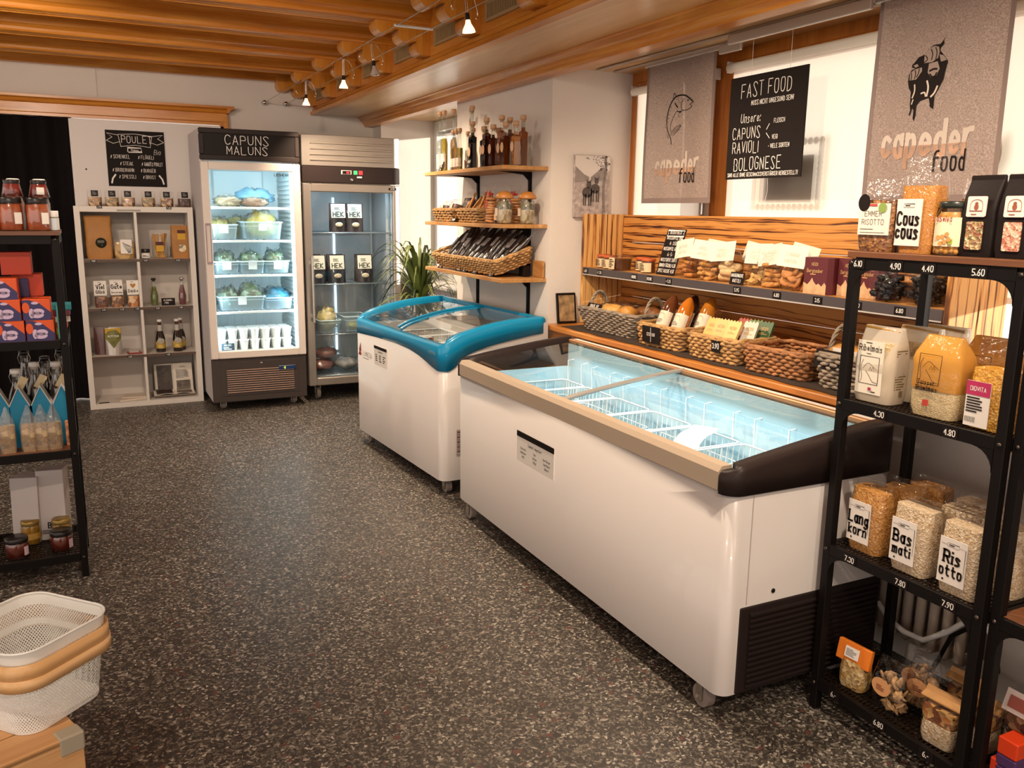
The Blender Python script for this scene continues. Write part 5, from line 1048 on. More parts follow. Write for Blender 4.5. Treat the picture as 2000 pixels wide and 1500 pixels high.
# ================================================================ wall shelves on the pier, their bottles and baskets
SHB = Wood('shelf_pine', [(.15, '#7a4a24'), (.4, '#a8743f'), (.65, '#c0905a'), (.9, '#d0a673')], 'y', 1.6, .5)
HYA = M('water_hyacinth', '#9a7242', .65, var=.35, vscale=28, bmp=.4, bscale=90); HYA2 = M('seagrass_pale', '#b48a58', .65, var=.35, vscale=26, bmp=.4, bscale=90); WILLOW = M('grey_willow', '#8f7f6e', .6, var=.3, vscale=24, bmp=.3, bscale=90); HYA3 = M('hyacinth_red', '#9c6a42', .6, var=.35, vscale=28, bmp=.4, bscale=90)
for i, z in enumerate((1.69, 1.39, 1.105)):
    w_ = ('top', 'middle', 'bottom')[i]
    t = thing('wall_shelf', '%s wooden wall shelf on black brackets above the teal freezer' % w_, 'shelf', (XP, 4.055, z), 0, 'wooden wall shelves'); obj('board', G().box(-.268, 0, 0, 1.145, -.021, 0, .002), SHB, t)
    for y in (.2, .9):
        b = G(); b.prism([(-.012, -.021), (-.012, -.28), (0, -.28), (0, -.021)], 'y', y - .012, y + .012); b.prism([(-.2, -.021), (-.012, -.04), (-.012, -.021)], 'y', y - .01, y + .01); b.prism([(-.012, -.07), (-.012, -.035), (-.05, -.035)], 'y', y - .004, y + .004)
        b.prism([(y - .011, -.02), (y + .011, -.02), (y + .005, -.30), (y - .005, -.30)], 'x', -.014, 0); obj('bracket', b, BLACKM, t)
def WS(X, y, k): return (X, y, (1.69, 1.39, 1.105)[k] + .0005)
CORK = M('cork', '#c69a74', .7, var=.12, vscale=60)
TALL = [(.021, 0), (.0235, .006), (.0235, .165), (.018, .195), (.0115, .225), (.0105, .33), (.0125, .333), (.0125, .342)]
SMALLB = [(.019, 0), (.021, .005), (.021, .10), (.016, .125), (.0095, .145), (.009, .205), (.0105, .207), (.0105, .215)]
SQ = [(.021, 0), (.0235, .004), (.0235, .175), (.0115, .185), (.0115, .235), (.013, .237), (.013, .24)]
SQS = [(.021, 0), (.0235, .004), (.0235, .145), (.0115, .155), (.0115, .195), (.013, .197), (.013, .20)]
LABF = M('label_fruit', '#cdb8a8', .6, var=.25, vscale=45)
clr = {'clear': ('#d9ddd6', .9), 'lemon': ('#c9ac3c', .85), 'gold': ('#b8872a', .85), 'pale': ('#c9a95a', .85)}
for i, (y, X, kind, pf, w_) in enumerate([(5.10, 2.0, 'clear', TALL, 'clear spirit, tall, leftmost'), (5.03, 2.0, 'lemon', TALL, 'yellow liqueur, tall, second from left'), (4.93, 2.02, 'gold', TALL, 'golden liqueur, tall, third from left'), (4.82, 2.09, 'pale', TALL, 'pale spirit, tall, at the rear'), (4.72, 2.05, 'clear', TALL, 'clear spirit with empty long neck, at the rear'), (4.86, 1.99, 'gold', SMALLB, 'small amber one in front'), (4.80, 1.985, 'gold', SMALLB, 'small golden one with plum label'), (4.74, 1.98, 'lemon', SMALLB, 'small yellow one next to the black bottle'), (4.68, 2.04, 'pale', SMALLB, 'small pale one behind the black bottle'), (4.9, 2.1, 'clear', SMALLB, 'small clear one at the back wall')]):
    c, tr = clr[kind]
    bottle('liqueur_bottle', 'slender corked bottle on top wall shelf: %s' % w_.replace('with empty', 'with'), WS(X, y, 0), pf, M('liq_' + kind, c, .05, trans=tr, ior=1.33), pf[-1][1] * .58, (CORK, .018), group='slender corked bottles', rz=WEST, lab_z=(.02, pf[3][1] * .55), labmat=LABF)
for i, (y, X, c, pf, w_) in enumerate([(4.60, 2.0, '#120608', SQ, 'black, beside the gap'), (4.44, 2.0, '#1b0a08', SQS, 'short and dark'), (4.385, 1.99, '#4a1a08', SQ, 'tall dark amber, first'), (4.32, 2.0, '#5c230a', SQS, 'short red amber'), (4.30, 2.09, '#7a340c', SQ, 'tall amber at the rear'), (4.235, 2.01, '#a04a12', SQ, 'tall bright amber'), (4.165, 2.0, '#6e2c0c', SQS, 'short amber'), (4.16, 2.1, '#ad5a16', SQ, 'tall orange amber at the rear'), (4.085, 2.02, '#cf7a18', SQS, 'short bright orange, nearest the shelf end'), (4.47, 2.1, '#2a0e08', SQS, 'short dark, at the rear')]):
    bottle('square_bottle', 'square corked liqueur bottle on the top wall shelf: %s' % w_, WS(X, y, 0), pf, M('amber' + c.strip('#'), c, .08, trans=.6, ior=1.33, coat=.4), pf[2][1] + .025, (CORK, .02), group='square amber bottles', rz=WEST, square=True, ovals=(.095, .019, .026), labmat=M('label_peach', '#dcb08a', .6))
def chalk_card(label, loc, w, h, lines, rz=WEST, rx=-.3, th=.07, split=False, name='chalk_card', fitk=.86, lh=None, w_=.13):
    o = tag(obj(name, G().box(-w / 2, w / 2, 0, .003, 0, h, .0005), CHALKB), label, 'sign'); o.location = loc; o.rotation_euler = (rx, 0, rz)
    g = TG(0, -.0008, 0); n = len(lines); dy = h / (n + .35)
    for k, s in enumerate(lines):
        write(g, s, 0, h - (k + 1) * dy + dy * .12, (lh or dy * .58), w_, wide=.6, jit=.04, fit=w * fitk)
    if split: ribbon(g, [(0, h * .08), (0, h * .92)], .0025)
    obj('chalk_print', g, CHALK, o); return o
chalk_card('small slanted price card in front of the tall yellow bottles', WS(1.965, 5.02, 0), .05, .062, ['LIKÖR', '35 CL', '28.-']); chalk_card('small slanted price card in front of the black bottle', WS(1.96, 4.585, 0), .045, .055, ['KRÄUTER', '24.-'])

def woven(name, label, loc, rz, w, d, h, mat, rows=7, stakes=26, r=.007, flare=.14, cat='basket', group=None, tilt=0, handles=None, rimr=None, flat=1.0, low=0):
    t = thing(name, label, cat, loc, rz, group); t.rotation_euler.x = tilt; g = G(); n = stakes * 2
    def P(v, off, s):
        k = 1 - flare * (1 - v); ring = rrect(w * k, d * k, min(w, d) * .12, 4); m = len(ring); L_ = [0]
        for i in range(m): L_.append(L_[-1] + math.hypot(ring[(i + 1) % m][0] - ring[i][0], ring[(i + 1) % m][1] - ring[i][1]))
        o = []; i = 0
        for q in range(n):
            x = q / n * L_[-1]
            while x > L_[i + 1]: i += 1
            f = (x - L_[i]) / max(1e-9, L_[i + 1] - L_[i]); a, b = V(ring[i]), V(ring[(i + 1) % m]); p = a + (b - a) * f; tn = (b - a).normalized(); nr = V((tn.y, -tn.x)); e = r * .75 * (1 if (q + s) % 2 else -1)
            zz = h * v + (low * math.sin(PI * 2 * q / n * 2) if low else 0)
            o.append((p.x + nr.x * e, p.y + nr.y * e, zz + r * .35 * math.sin(q * 1.7 + v * 40)))
        return o
    for k in range(rows): g.tube(P((k + .5) / rows, 0, k), r * (h / rows / r / 1.9), 5, True, flat=flat)
    obj('weave', g, mat, t)
    g = G(); g.tube(P(1.0, 0, 0)[::2], rimr or r * 1.1, 6, True); obj('rim', g, mat, t)
    k = 1 - flare; obj('base', G().prism(rrect(w * k, d * k, min(w, d) * .1, 4), 'z', .001, .006), mat, t)
    if handles:
        for s in (-1, 1):
            hg = G(); hr = handles
            for ph in (0, PI * 2 / 3, PI * 4 / 3):
                pts = []
                for q in range(25):
                    a = PI * q / 24; tw = q * .9 + ph; rr = hr + .005 * math.cos(tw)
                    pts.append((s * w * .46 + .005 * math.sin(tw), -rr * math.cos(a) * .8, h * .75 + rr * 1.35 * math.sin(a)))
                hg.tube(pts, .005, 5)
            obj('handle', hg, mat, t)
    return t
# middle shelf
woven('woven_basket', 'shallow woven basket of packets and sticks on the middle wall shelf, left', WS(2.05, 4.95, 1), WEST, .34, .2, .075, HYA, 5, 22, .007, group='woven baskets on the wall shelves'); woven('woven_basket', 'shallow woven basket of bread sticks on the middle wall shelf, right', WS(2.05, 4.56, 1), WEST, .34, .2, .075, HYA, 5, 22, .007, group='woven baskets on the wall shelves')
for i, (y, X, c, h_, w_) in enumerate([(5.05, 2.0, '#4a3a38', .13, 'grey brown packet with nuts at the basket end'), (4.93, 2.1, '#2a2220', .19, 'black bag at the back of the left basket'), (4.9, 2.0, '#6a4a44', .14, 'purple brown packet with small label')]):
    t = gusset_bag('snack_bag', '%s on the middle wall shelf' % w_, WS(X, y, 1), .12, .06, h_, Grain('snk' + c.strip('#'), [c, c, '#8a6a5c', '#2d201d'], 50, .4, .5), h_ * .75, 'dark snack bags', WEST, seed=i + 40, rx=-.25); 
    if i != 1: lab(t, 0, -.033, h_ * .6, .04, .045, M('label_taupe', '#b8a294', .6), -.1)
STICK = M('stick_bread', '#a9743c', .6, var=.25, vscale=40)
for i in range(14):
    y = 4.78 - .026 * i; o = tag(obj('bread_stick', G().tube([(0, -.07, 0), (.01, .0, .035), (.0, .08, .10 + .02 * (i % 3))], .0075, 7), STICK), 'thin brown bread stick in the middle shelf baskets, %s from the window' % ('first second third fourth fifth sixth seventh eighth ninth tenth eleventh twelfth thirteenth last'.split()[i]), 'bread', 'bread sticks'); o.location = WS(2.02 + .05 * (i % 2), y, 1); o.location.z += .03; o.rotation_euler = (0, 0, WEST + RND.uniform(-.5, .5))
COOK = M('cookie_orange', '#c0803f', .55, var=.3, vscale=30, bmp=.3)
for i, (y, X, s) in enumerate(((4.30, 1.98, 1), (4.24, 2.1, .95))):
    t = thing('cookie_bag', 'clear bag of round orange cookies tied with red ribbon, %s' % ('in front of the shelf', 'behind the black jar')[i], 'food bag', WS(X, y, 1), WEST, 'ribbon-tied cookie bags')
    g = G()
    for k in range(9): g.at(RND.uniform(-.004, .004), 0, .012 + .0145 * k, RND.uniform(-.15, .15), RND.uniform(-.15, .15)).lathe([(0, -.005), (.028, -.006), (.031, 0), (.028, .006), (0, .005)], 12)
    obj('cookies', g, COOK, t, kind='stuff'); obj('wrap', G().lathe([(.034, 0), (.037, .03), (.037, .115), (.028, .14), (.009, .155), (.016, .17), (.036, .205)], 14, cap=False), CLEAR, t)
    r_ = G(); r_.lathe([(.011, .15), (.012, .156), (.011, .162)], 10)
    for s_ in (-1, 1): r_.tube([(0, -.012, .156), (s_ * .018, -.016, .172), (s_ * .03, -.014, .162), (s_ * .012, -.014, .154), (0, -.012, .156)], .003, 5); r_.tube([(0, -.013, .156), (s_ * .012, -.03, .12), (s_ * .016, -.036, .085)], .0028, 5)
    obj('ribbon', r_, M('ribbon_red', '#c23326', .4), t)
jar('pickle_jar', 'black jar with oval peach label between cookies and muesli jars', WS(1.985, 4.19, 1), .034, .078, M('pickle', '#1d1512', .3), BLACKLID, 1, M('label_peach'), None, WEST, lh=.4, labw=.6, lidh=.006)
MUES = Grain('muesli', ['#c9b89a', '#b79d78', '#e0d5c0', '#8f7350'], 48, .6, .4); SEED = Grain('seeds_top', ['#4f4a3a', '#8d8266', '#c9bea0', '#33302a'], 40, .5, .4)
for i, y in enumerate((4.125, 4.0 + .04)):
    X = (1.985, 2.06)[i]; yy = (4.14, 4.095)[i]
    t = thing('muesli_jar', 'glass jar of muesli with mushroom-shaped wooden lid, %s' % ('left of two', 'right of two at the shelf end')[i], 'jar', (X if i == 0 else 2.105, yy if i == 0 else 4.11, 1.3905), WEST, 'jars with wooden lids')
    obj('contents', G().lathe([(.03, .004), (.038, .012), (.039, .07), (.037, .075)], 18), MUES, t); obj('topping', G().lathe([(.037, .075), (.037, .105), (.03, .118)], 18), SEED, t); obj('glass', G().lathe([(.034, 0), (.041, .01), (.042, .10), (.036, .122), (.033, .132)], 20, cap=False), JARG, t)
    obj('lid', G().lathe([(.034, .13), (.048, .132), (.05, .138), (.044, .152), (.028, .165), (.012, .17), (0, .171)], 20), M('lid_wood', '#b3763a', .4, var=.12, vscale=20, coat=.3), t); lab(t, -.012, -.042, .062, .028, .04, M('label_rose', '#d9bfae', .6))
chalk_card('small chalk card before the left basket on the middle wall shelf', WS(1.95, 5.0, 1), .06, .03, ['SALSIZ'], rx=-.6); chalk_card('small chalk card before the sticks on the middle wall shelf', WS(1.95, 4.79, 1), .06, .03, ['STANGEN'], rx=-.6)
# bottom shelf: long tilted basket of sausages
tl = .32
woven('sausage_basket', 'long woven basket of dark sausage packs tilted forward on the bottom wall shelf', (2.065, 4.60, 1.15), WEST, .95, .24, .085, HYA2, 6, 60, .0075, .1, tilt=tl)
for y in (4.2, 4.98):
    o = tag(obj('prop_block', G().box(-.02, .02, -.03, .03, 0, .06, .003), BLACK), 'black block propping up the tilted basket, %s' % ('right', 'left') [y > 4.5], 'prop'); o.location = (2.14, y, 1.106)
o = tag(obj('prop_board', G().box(-.006, .006, -.06, .06, 0, .09, .002), SHB), 'small wooden board propped behind the tilted basket at the shelf end', 'board'); o.location = (2.185, 4.12, 1.106)
SAUS = M('sausage_dark', '#2a1c1a', .35, coat=.4, var=.3, vscale=18); SFILM = Film('saus_film', gloss=.1, rough=.12, bmp=.5, bscale=30)
for i in range(13):
    y = 5.02 - .068 * i; t = thing('sausage_pack', 'dark vacuum-packed sausage leaning in the tilted basket, %s from the window end' % ['first', 'second', 'third', 'fourth', 'fifth', 'sixth', 'seventh', 'eighth', 'ninth', 'tenth', 'eleventh', 'twelfth', 'thirteenth'][i], 'sausage', (2.02, y, 1.185), WEST + RND.uniform(-.45, .1), 'sausage packs'); t.rotation_euler.x = -.75 + RND.uniform(-.12, .15)
    ln = .2 + .03 * (i % 3) + (.06 if i in (6, 7) else 0)
    obj('sausage', G().tube([(0, 0, 0), (.004, 0, ln * .3), (.002, 0, ln * .7), (0, 0, ln)], [.012, .019, .019, .01], 10), SAUS, t); f = G(); f.box(-.03, .03, -.001, .001, -.005, ln + .03); f.tube([(0, 0, -.004), (.004, 0, ln * .3), (.002, 0, ln * .7), (0, 0, ln + .02)], [.012, .021, .021, .006], 10); obj('wrap', f, SFILM, t)
    if i % 3 != 1: g = G().at(0, -.02, ln * .45).box(-.02, .02, -.003, .001, -.03, .035); obj('label', g, M('label_silver', '#b3a7a2', .5), t)
for i, (y, s) in enumerate(((4.98, ['SALSIZ', 'GEISS']), (4.69, ['HIRSCH']), (4.61, ['SALSIZ', 'RIND', '9.80']), (4.46, ['LAMM']), (4.24, ['WURST', '7.50']))):
    chalk_card('small black chalk card before the sausage basket, %s from the window' % nth[i], (1.945, y, 1.1056), .075, .03 if len(s) < 3 else .05, s, rx=-.55)
# strap-leaf plant in the far niche
pl_ = thing('potted_plant', 'potted plant with long arching strap leaves by the far window niche', 'plant', (2.13, 5.82, 0)); obj('pot', G().lathe([(.09, 0), (.11, .5), (.14, .72), (.145, .76), (.13, .76), (.12, .74), (0, .74)], 20), M('planter_grey', '#6f665f', .6), pl_)
LEAF = M('strap_leaf', '#5d6a2e', .45, var=.35, vscale=6, coat=.2); LEAF2 = M('strap_leaf_dark', '#2e3a1c', .45, var=.35, vscale=6, coat=.2)
rn = random.Random(5)
for i in range(90):
    a = rn.uniform(0, 2 * PI); ln = rn.uniform(.28, .56); lift = rn.uniform(.12, .5); dr = rn.uniform(.25, 1.0); w = rn.uniform(.009, .017)
    g = G(); pts = []
    for k in range(9):
        s = k / 8; rad = ln * s * (.45 + .3 * s); z = .74 + lift * math.sin(min(PI, s * PI * .62 + .0)) * 1.15 - dr * .32 * s ** 3 * ln * 2
        pts.append(V((min(.24, math.cos(a) * rad - .1 * s * (i % 2)), max(-.46, math.sin(a) * rad), z)))
    L_ = []
    for k, p in enumerate(pts):
        s = k / 8; side = V((-math.sin(a), math.cos(a), 0)) * w * (1 - s ** 2.2) ; L_.append([tuple(p - side + V((0, 0, .003))), tuple(p), tuple(p + side + V((0, 0, .003)))])
    vs_ = [q for r_ in L_ for q in r_]; g.put(vs_, [(k * 3 + j, k * 3 + j + 1, k * 3 + j + 4, k * 3 + j + 3) for k in range(8) for j in range(2)], True); obj('leaf', g, LEAF if i % 3 else LEAF2, pl_)
# donkey canvas on the window reveal
def canvas_mat():
    m, b = base_mat('photo_canvas'); vec = coords(m); b.inputs['Roughness'].default_value = .6; n, l = nt(m)
    l.new(ramp(m, noise_node(m, vec, 38, 6, .65), [(.3, '#8a7d78'), (.5, '#a99b95'), (.7, '#c9bdb6')]), b.inputs['Base Color']); return m
cv = thing('photo_canvas', 'grey-toned canvas photo of donkeys on the white window reveal', 'picture', (2.443, 4.028, 1.592)); obj('canvas', G().box(-.11, .11, -.018, 0, -.163, .163, .002), canvas_mat(), cv)
g = TG(0, -.0188, 0); g.put([(-.108, .08, 0), (-.05, .045, 0), (-.02, .03, 0), (.05, .07, 0), (.108, .09, 0), (.108, .16, 0), (-.108, .16, 0)], [tuple(range(7))]); obj('sky_print', g, M('photo_sky', '#d5cbc4', .6), cv)
g = TG(0, -.0194, 0); g.put([(-.108, .105, 0), (-.05, .062, 0), (-.02, .05, 0), (-.02, .03, 0), (-.108, .02, 0)], [tuple(range(5))]); g.put([(-.01, .05, 0), (.05, .095, 0), (.075, .1, 0), (.075, .03, 0), (-.01, .03, 0)], [tuple(range(5))]); obj('hill_print', g, M('photo_hill', '#8d827d', .6, var=.2, vscale=30), cv)
g = TG(0, -.02, 0)
for dx, dy, s in ((-.03, -.02, 1.0), (.018, 0, .9)):
    oval(g, dx, dy - .01, .032 * s, .028 * s); oval(g, dx + .008, dy + .03, .014 * s, .018 * s)
    for e in (-1, 1): g.put([(dx + .008 + e * .004, dy + .04, 0), (dx + .008 + e * .012, dy + .04, 0), (dx + .008 + e * .016, dy + .068 * s, 0)], [(0, 1, 2)] if e > 0 else [(2, 1, 0)])
    for e in (-.022, -.01, .01, .022): rect(g, dx + e - .0035, dy - .08, dx + e + .0035, dy - .02)
obj('donkey_print', g, M('photo_donkey', '#4f4643', .6, var=.2, vscale=60), cv)
g = TG(0, -.0197, 0); ribbon(g, [(.075, -.13), (.07, .0), (.082, .09), (.078, .158)], .016)
rn = random.Random(3)
for k in range(70): a, b = rn.uniform(-.04, .106), rn.uniform(.085, .158); oval(g, a, b, .005, .003, 5) if a > .02 or b > .13 else None
obj('tree_print', g, M('photo_tree', '#7c716c', .6, var=.3, vscale=60), cv)
# ================================================================ scorched-wood display, banners, blinds
BY = Burnt('burnt_y', 'y', '#3a1a0a', '#8f5220', '#c98a45'); BZ = Burnt('burnt_z', 'z', '#5a3216', '#b8793a', '#dba866')
ds = thing('display_shelf', 'scorched pine display shelf with side panels standing on the window sill', 'shelf', (2.39, 1.77, .863)); DL = 2.25
for k in range(4): obj('back_plank', G().box(.255, .275, .02, DL - .02, .002 + .146 * k, .145 + .146 * k, .003), BY, ds)
for y0 in (0, DL - .022):
    for k in range(2): obj('side_plank', G().box(.002 + .138 * k, .138 + .138 * k, y0, y0 + .022, 0, .585, .003), BZ, ds)
for k in range(2): obj('shelf_plank', G().box(.012 + .121 * k, .131 + .121 * k, .023, DL - .023, .282, .303, .002), Wood('display_pine', [(.2, '#9c6530'), (.5, '#bf8748'), (.8, '#d29f5e')], 'y', 1.4, .45), ds)
rl = obj('price_rail', G().box(.0, .011, .023, DL - .023, .268, .304, .002), M('rail_grey', '#4b4345', .4), ds)
obj('rail_edge', G().box(-.002, .0, .023, DL - .023, .264, .269), M('rail_light', '#b9b1ab', .4), rl)
for y, s in ((2.19, '6.80'), (2.05, '4 7.20'), (1.73, 'NUSSGIPFEL'), (1.60, 'ROSINE'), (1.45, '* 5.15'), (.98, '5.95'), (.75, '6.80'), (.36, '7.90'), (.18, '6.80'), (.54, '3.15')):
    w_ = .045; g = west(-.001, y, .285); g.box(-w_ / 2, w_ / 2, -.014, .013, -.0005, .001); tg_ = obj('price_tag', g, BLACK, rl); k = west(-.0028, y, .285); write(k, s, 0, -.006, .013, .14, fit=w_ * .86); obj('price', k, CHALK, tg_)
ZS = .863 + .3035; ZB = .8635
def DS(X, y): return (X, y, ZS)
ORLID = M('lid_orange', '#b8562a', .5)
for i, (y, X, w_) in enumerate(((3.91, 2.47, 'first from the left panel'), (3.82, 2.45, 'second from the left panel'), (3.62, 2.52, 'behind the square tub'), (3.50, 2.47, 'just left of the leaning chalkboard'))):
    t = jar('honey_jar', 'small jar with orange cloth lid on the display, %s' % w_, DS(X, y), .036, .062, M('preserve', '#6a3a22', .35, coat=.4), ORLID, 1.06, M('label_cream', '#d8bf98', .6), 'orange-lid jars', WEST, lh=.72, labw=1.35, lidh=.006, label_fn=lambda g: (bars(g, -.024, -.016, .048, .036, 5, seed=3)))
t = thing('jam_tub', 'square tub of brown jam with cream label at the display front', 'jar', DS(2.44, 3.695), WEST + .1); obj('contents', G().ring_loft([[(x, y, z) for x, y in rrect(w, w * .9, .012, 3)] for w, z in ((.075, .003), (.085, .06))]), M('preserve2', '#5c2e18', .3, coat=.5), t); obj('tub', G().ring_loft([[(x, y, z) for x, y in rrect(w, w * .9, .012, 3)] for w, z in ((.08, 0), (.092, .068), (.104, .07), (.104, .076))]), JARG, t); obj('lid', G().prism(rrect(.104, .096, .014, 3), 'z', .072, .077), Film('lid_film', (1, .8, .7), gloss=.1, rough=.15, bmp=.2), t); lab(t, -.024, -.044, .036, .045, .058, M('label_cream'), -.05); pr(t, -.024, -.0465, .036, lambda g: bars(g, -.018, -.022, .036, .045, 5, seed=8), INK, -.05)
cd = chalk_card('tall narrow chalk price board leaning on the display back, white lettering', (2.46, 3.35, ZS), .145, .225, ['BEDER BECK', 'NUSSGIPFEL BIO', '4.- 3.50', 'NUSSGIPFEL GROSS', '6.- 5.-', 'NUSSTORTE 500 G', 'BIRNEN TÄSCHLI 4.20', 'SPITZ TASCHE 4.50'], rx=-.28, w_=.12); cd.name = 'price_board'
g = TG(0, -.0008, 0); ribbon(g, [(-.058, .203), (-.066, .218), (.066, .218), (.058, .203), (.066, .19), (-.066, .19), (-.058, .203)], .004); ribbon(g, [(.058, .178), (.062, .155), (.058, .13)], .009); obj('chalk_banner', g, CHALK, cd)
BISC = [M('biscuit_' + str(k), c, .6, var=.2, vscale=35, bmp=.3) for k, c in enumerate(('#b07434', '#c08a48', '#d3b383', '#cfa768', '#bd8444', '#b5763a', '#a8692f'))]
FLY = M('flyer_white', '#e4d6c6', .7)
for i, (y, X, kind, bm) in enumerate([(3.19, 2.48, 'flat', 0), (3.04, 2.47, 'flat', 1), (2.92, 2.48, 'roll', 2), (2.74, 2.50, 'star', 3), (2.62, 2.47, 'flat', 4), (2.50, 2.46, 'chip', 5), (2.84, 2.57, 'star', 3), (3.1, 2.58, 'flat', 0), (2.56, 2.57, 'chip', 5)]):
    ty = {'flat': 'golden shortbread', 'roll': 'white filled rolls', 'star': 'pale butter biscuits', 'chip': 'round chocolate chip biscuits'}[kind]
    t = thing('biscuit_bag', 'clear bag of %s with paper tag, %s' % (ty, ['first beside the chalkboard', 'second from the chalkboard', 'third from the chalkboard', 'behind the GUETZLI card', 'left of the round ones', 'left of the maroon boxes', 'in the back row, middle', 'in the back row, left', 'in the back row, right'][i]), 'biscuits', DS(X, y), WEST + RND.uniform(-.15, .15), 'bags of biscuits with paper tags'); g = G(); rn = random.Random(i)
    if kind == 'flat':
        for k in range(15): g.at(rn.uniform(-.03, .03), rn.uniform(-.02, .02), .012 + .019 * (k // 3), rn.uniform(-.2, .2), rn.uniform(-.25, .25), rn.uniform(0, 3)).box(-.03, .03, -.016, .016, -.008, .008, .005)
    elif kind == 'roll':
        for k in range(7): g.at(rn.uniform(-.02, .02), rn.uniform(-.015, .015), .02 + .022 * (k // 2), 0, 0, rn.uniform(-.5, .5)).tube([(-.04, 0, 0), (-.034, 0, 0), (.034, 0, 0), (.04, 0, 0)], [.008, .017, .017, .008], 9)
    elif kind == 'star':
        for k in range(14): g.at(rn.uniform(-.035, .035), rn.uniform(-.02, .02), .014 + .02 * (k // 3), rn.uniform(-.6, .6), rn.uniform(-.6, .6), rn.uniform(0, 3)).prism([((.026 if q % 2 else .015) * math.cos(PI * q / 6), (.026 if q % 2 else .015) * math.sin(PI * q / 6)) for q in range(12)], 'z', -.006, .006)
    else:
        for k in range(16): g.at(rn.uniform(-.032, .032), rn.uniform(-.02, .02), .022 + .016 * (k // 3), rn.uniform(.7, 1.4), 0, rn.uniform(-.6, .6)).lathe([(0, -.006), (.026, -.006), (.029, 0), (.026, .006), (0, .006)], 12)
    obj('biscuits', g, BISC[bm], t, kind='stuff'); obj('wrap', soft(G(), .115, .085, .165, .03, .16, i + 60, 10, .05, .8, bulge=.1), CLEAR, t)
    f = G(); f.m = face_m(RND.uniform(-.01, .01), -.03, .132, -.25, RND.uniform(-.15, .15)) @ Mx.Rotation(RND.uniform(-.2, .2), 4, 'Z'); f.grid(lambda u, v: ((u - .5) * .13, (v - .5) * .085, .006 * math.sin(u * 3 + i)), 5, 1); tg_ = obj('paper_tag', f, FLY, t); k = G(); k.m = f.m @ Mx.Translation((0, 0, .0085)); write(k, ('BUTTER', 'HASEL', 'KOKOS', 'GUETZLI', 'MAILÄNDER', 'SCHOGGI', 'SPITZ', 'NUSS', 'SABLES')[i], 0, .0, .014, .06, fit=.1); write(k, 'GUETZLI', 0, -.024, .013, .06, fit=.09); obj('tag_print', k, GREYINK, tg_)
chalk_card('small chalk card reading GUETZLI before the biscuit bags', (2.415, 2.79, ZS), .085, .052, ['HAUSGEMACHTE', 'GUETZLI'], rx=-.15)
MAR = M('box_maroon', '#5a2127', .5); MTN = M('mountain_print', '#c9a078', .55, var=.2, vscale=40)
for i, (y, X) in enumerate(((2.355, 2.455), (2.235, 2.50), (2.15, 2.50))):
    w, d, h = .115, .075, .135; t = thing('nougat_box', 'maroon cardboard box with mountain print on the display, %s' % ('left and in front', 'middle', 'right, behind the rack post')[i], 'box', DS(X, y), WEST + (.12, 0, -.1)[i], 'maroon boxes')
    obj('carton', G().prism([(-w / 2, -d / 2), (w * .38, -d / 2), (w / 2, -d * .25), (w / 2, d / 2), (-w / 2, d / 2)], 'z', 0, h), MAR, t)
    k = TG(0, -d / 2 - .0007, 0); pts = [(-w / 2, 0), (w * .37, 0), (w * .37, .035), (w * .3, .045), (w * .2, .03), (w * .08, .04), (0, .034), (-.012, .045), (-.02, .06), (-.03, .045), (-.04, .034), (-w / 2, .042)]; k.put([(a, b, 0) for a, b in pts], [tuple(range(len(pts)))]); obj('mountain_print', k, MTN, t)
    k = TG(0, -d / 2 - .0012, 0); write(k, 'HEIDI', -.012, .105, .011, .12); write(k, 'Bergzauber', -.01, .08, .013, .12, fit=.07); bars(k, -.03, .07, .04, .006, 1); obj('box_print', k, M('gold_print', '#c9a06a', .5), t)
DARKF = Grain('dried_plum', ['#1a0e0c', '#24140f', '#33201a', '#100807'], 28, .45, .6, .1)
for i, (y, X) in enumerate(((2.06, 2.46), (1.92, 2.47), (1.99, 2.58), (1.84, 2.55))):
    t = thing('dried_fruit_bag', 'bag of black dried fruit with lettered card, %s' % ('left of the rack post', 'right of the rack post', 'in the back row, left', 'in the back row, beside the side panel')[i], 'food bag', DS(X, y), WEST, 'bags of dried fruit'); g = G(); rn = random.Random(i + 5)
    for k in range(46): g.ball((rn.uniform(-.042, .042), rn.uniform(-.028, .028), rn.uniform(.012, .085)), rn.uniform(.01, .017), rn.uniform(.009, .014), rn.uniform(.008, .013), 8, 6, .5, k, 24)
    obj('dried_fruit', g, M('plum_black', '#160b09', .42, var=.4, vscale=30), t, kind='stuff'); obj('wrap', soft(G(), .12, .09, .17, .03, .2, i + 80, 10, .06, .85, bulge=.12), CLEAR, t)
    lab(t, .0, -.02, .145, .075, .06, LABELW, -.2, 'header_card'); pr(t, 0, -.0225, .145, lambda g: write(g, 'ma', 0, -.005, .028, .17, serif=True), INK, -.2)
# sill: dark runner, baskets
g = G(); g.grid(lambda u, v: (2.205 + .3 * u + .006 * math.sin(v * 60), 1.85 + 2.05 * v, ZB - .0005 + .0015), 4, 60); tag(obj('table_runner', g, M('runner_brown', '#3a2c24', .9)), 'dark brown cloth runner under the baskets on the sill', 'runner')
zb = ZB + .0015
o = thing('picture_frame', 'small black frame with a sepia picture leaning beside the display', 'picture frame', (2.30, 4.0, .8628)); obj('frame', G().at(0, 0, 0, -.15).box(-.06, .06, -.012, 0, 0, .165, .003), BLACK, o); obj('picture', G().at(0, 0, 0, -.15).box(-.048, .048, -.0135, -.011, .012, .152), M('sepia', '#9a7c58', .6, var=.6, vscale=26), o)
woven('handled_basket', 'oval grey willow basket with two twisted handles beside the left panel', (2.395, 3.57, zb), WEST + .12, .46, .29, .115, WILLOW, 10, 30, .006, .2, handles=.075, low=.004)
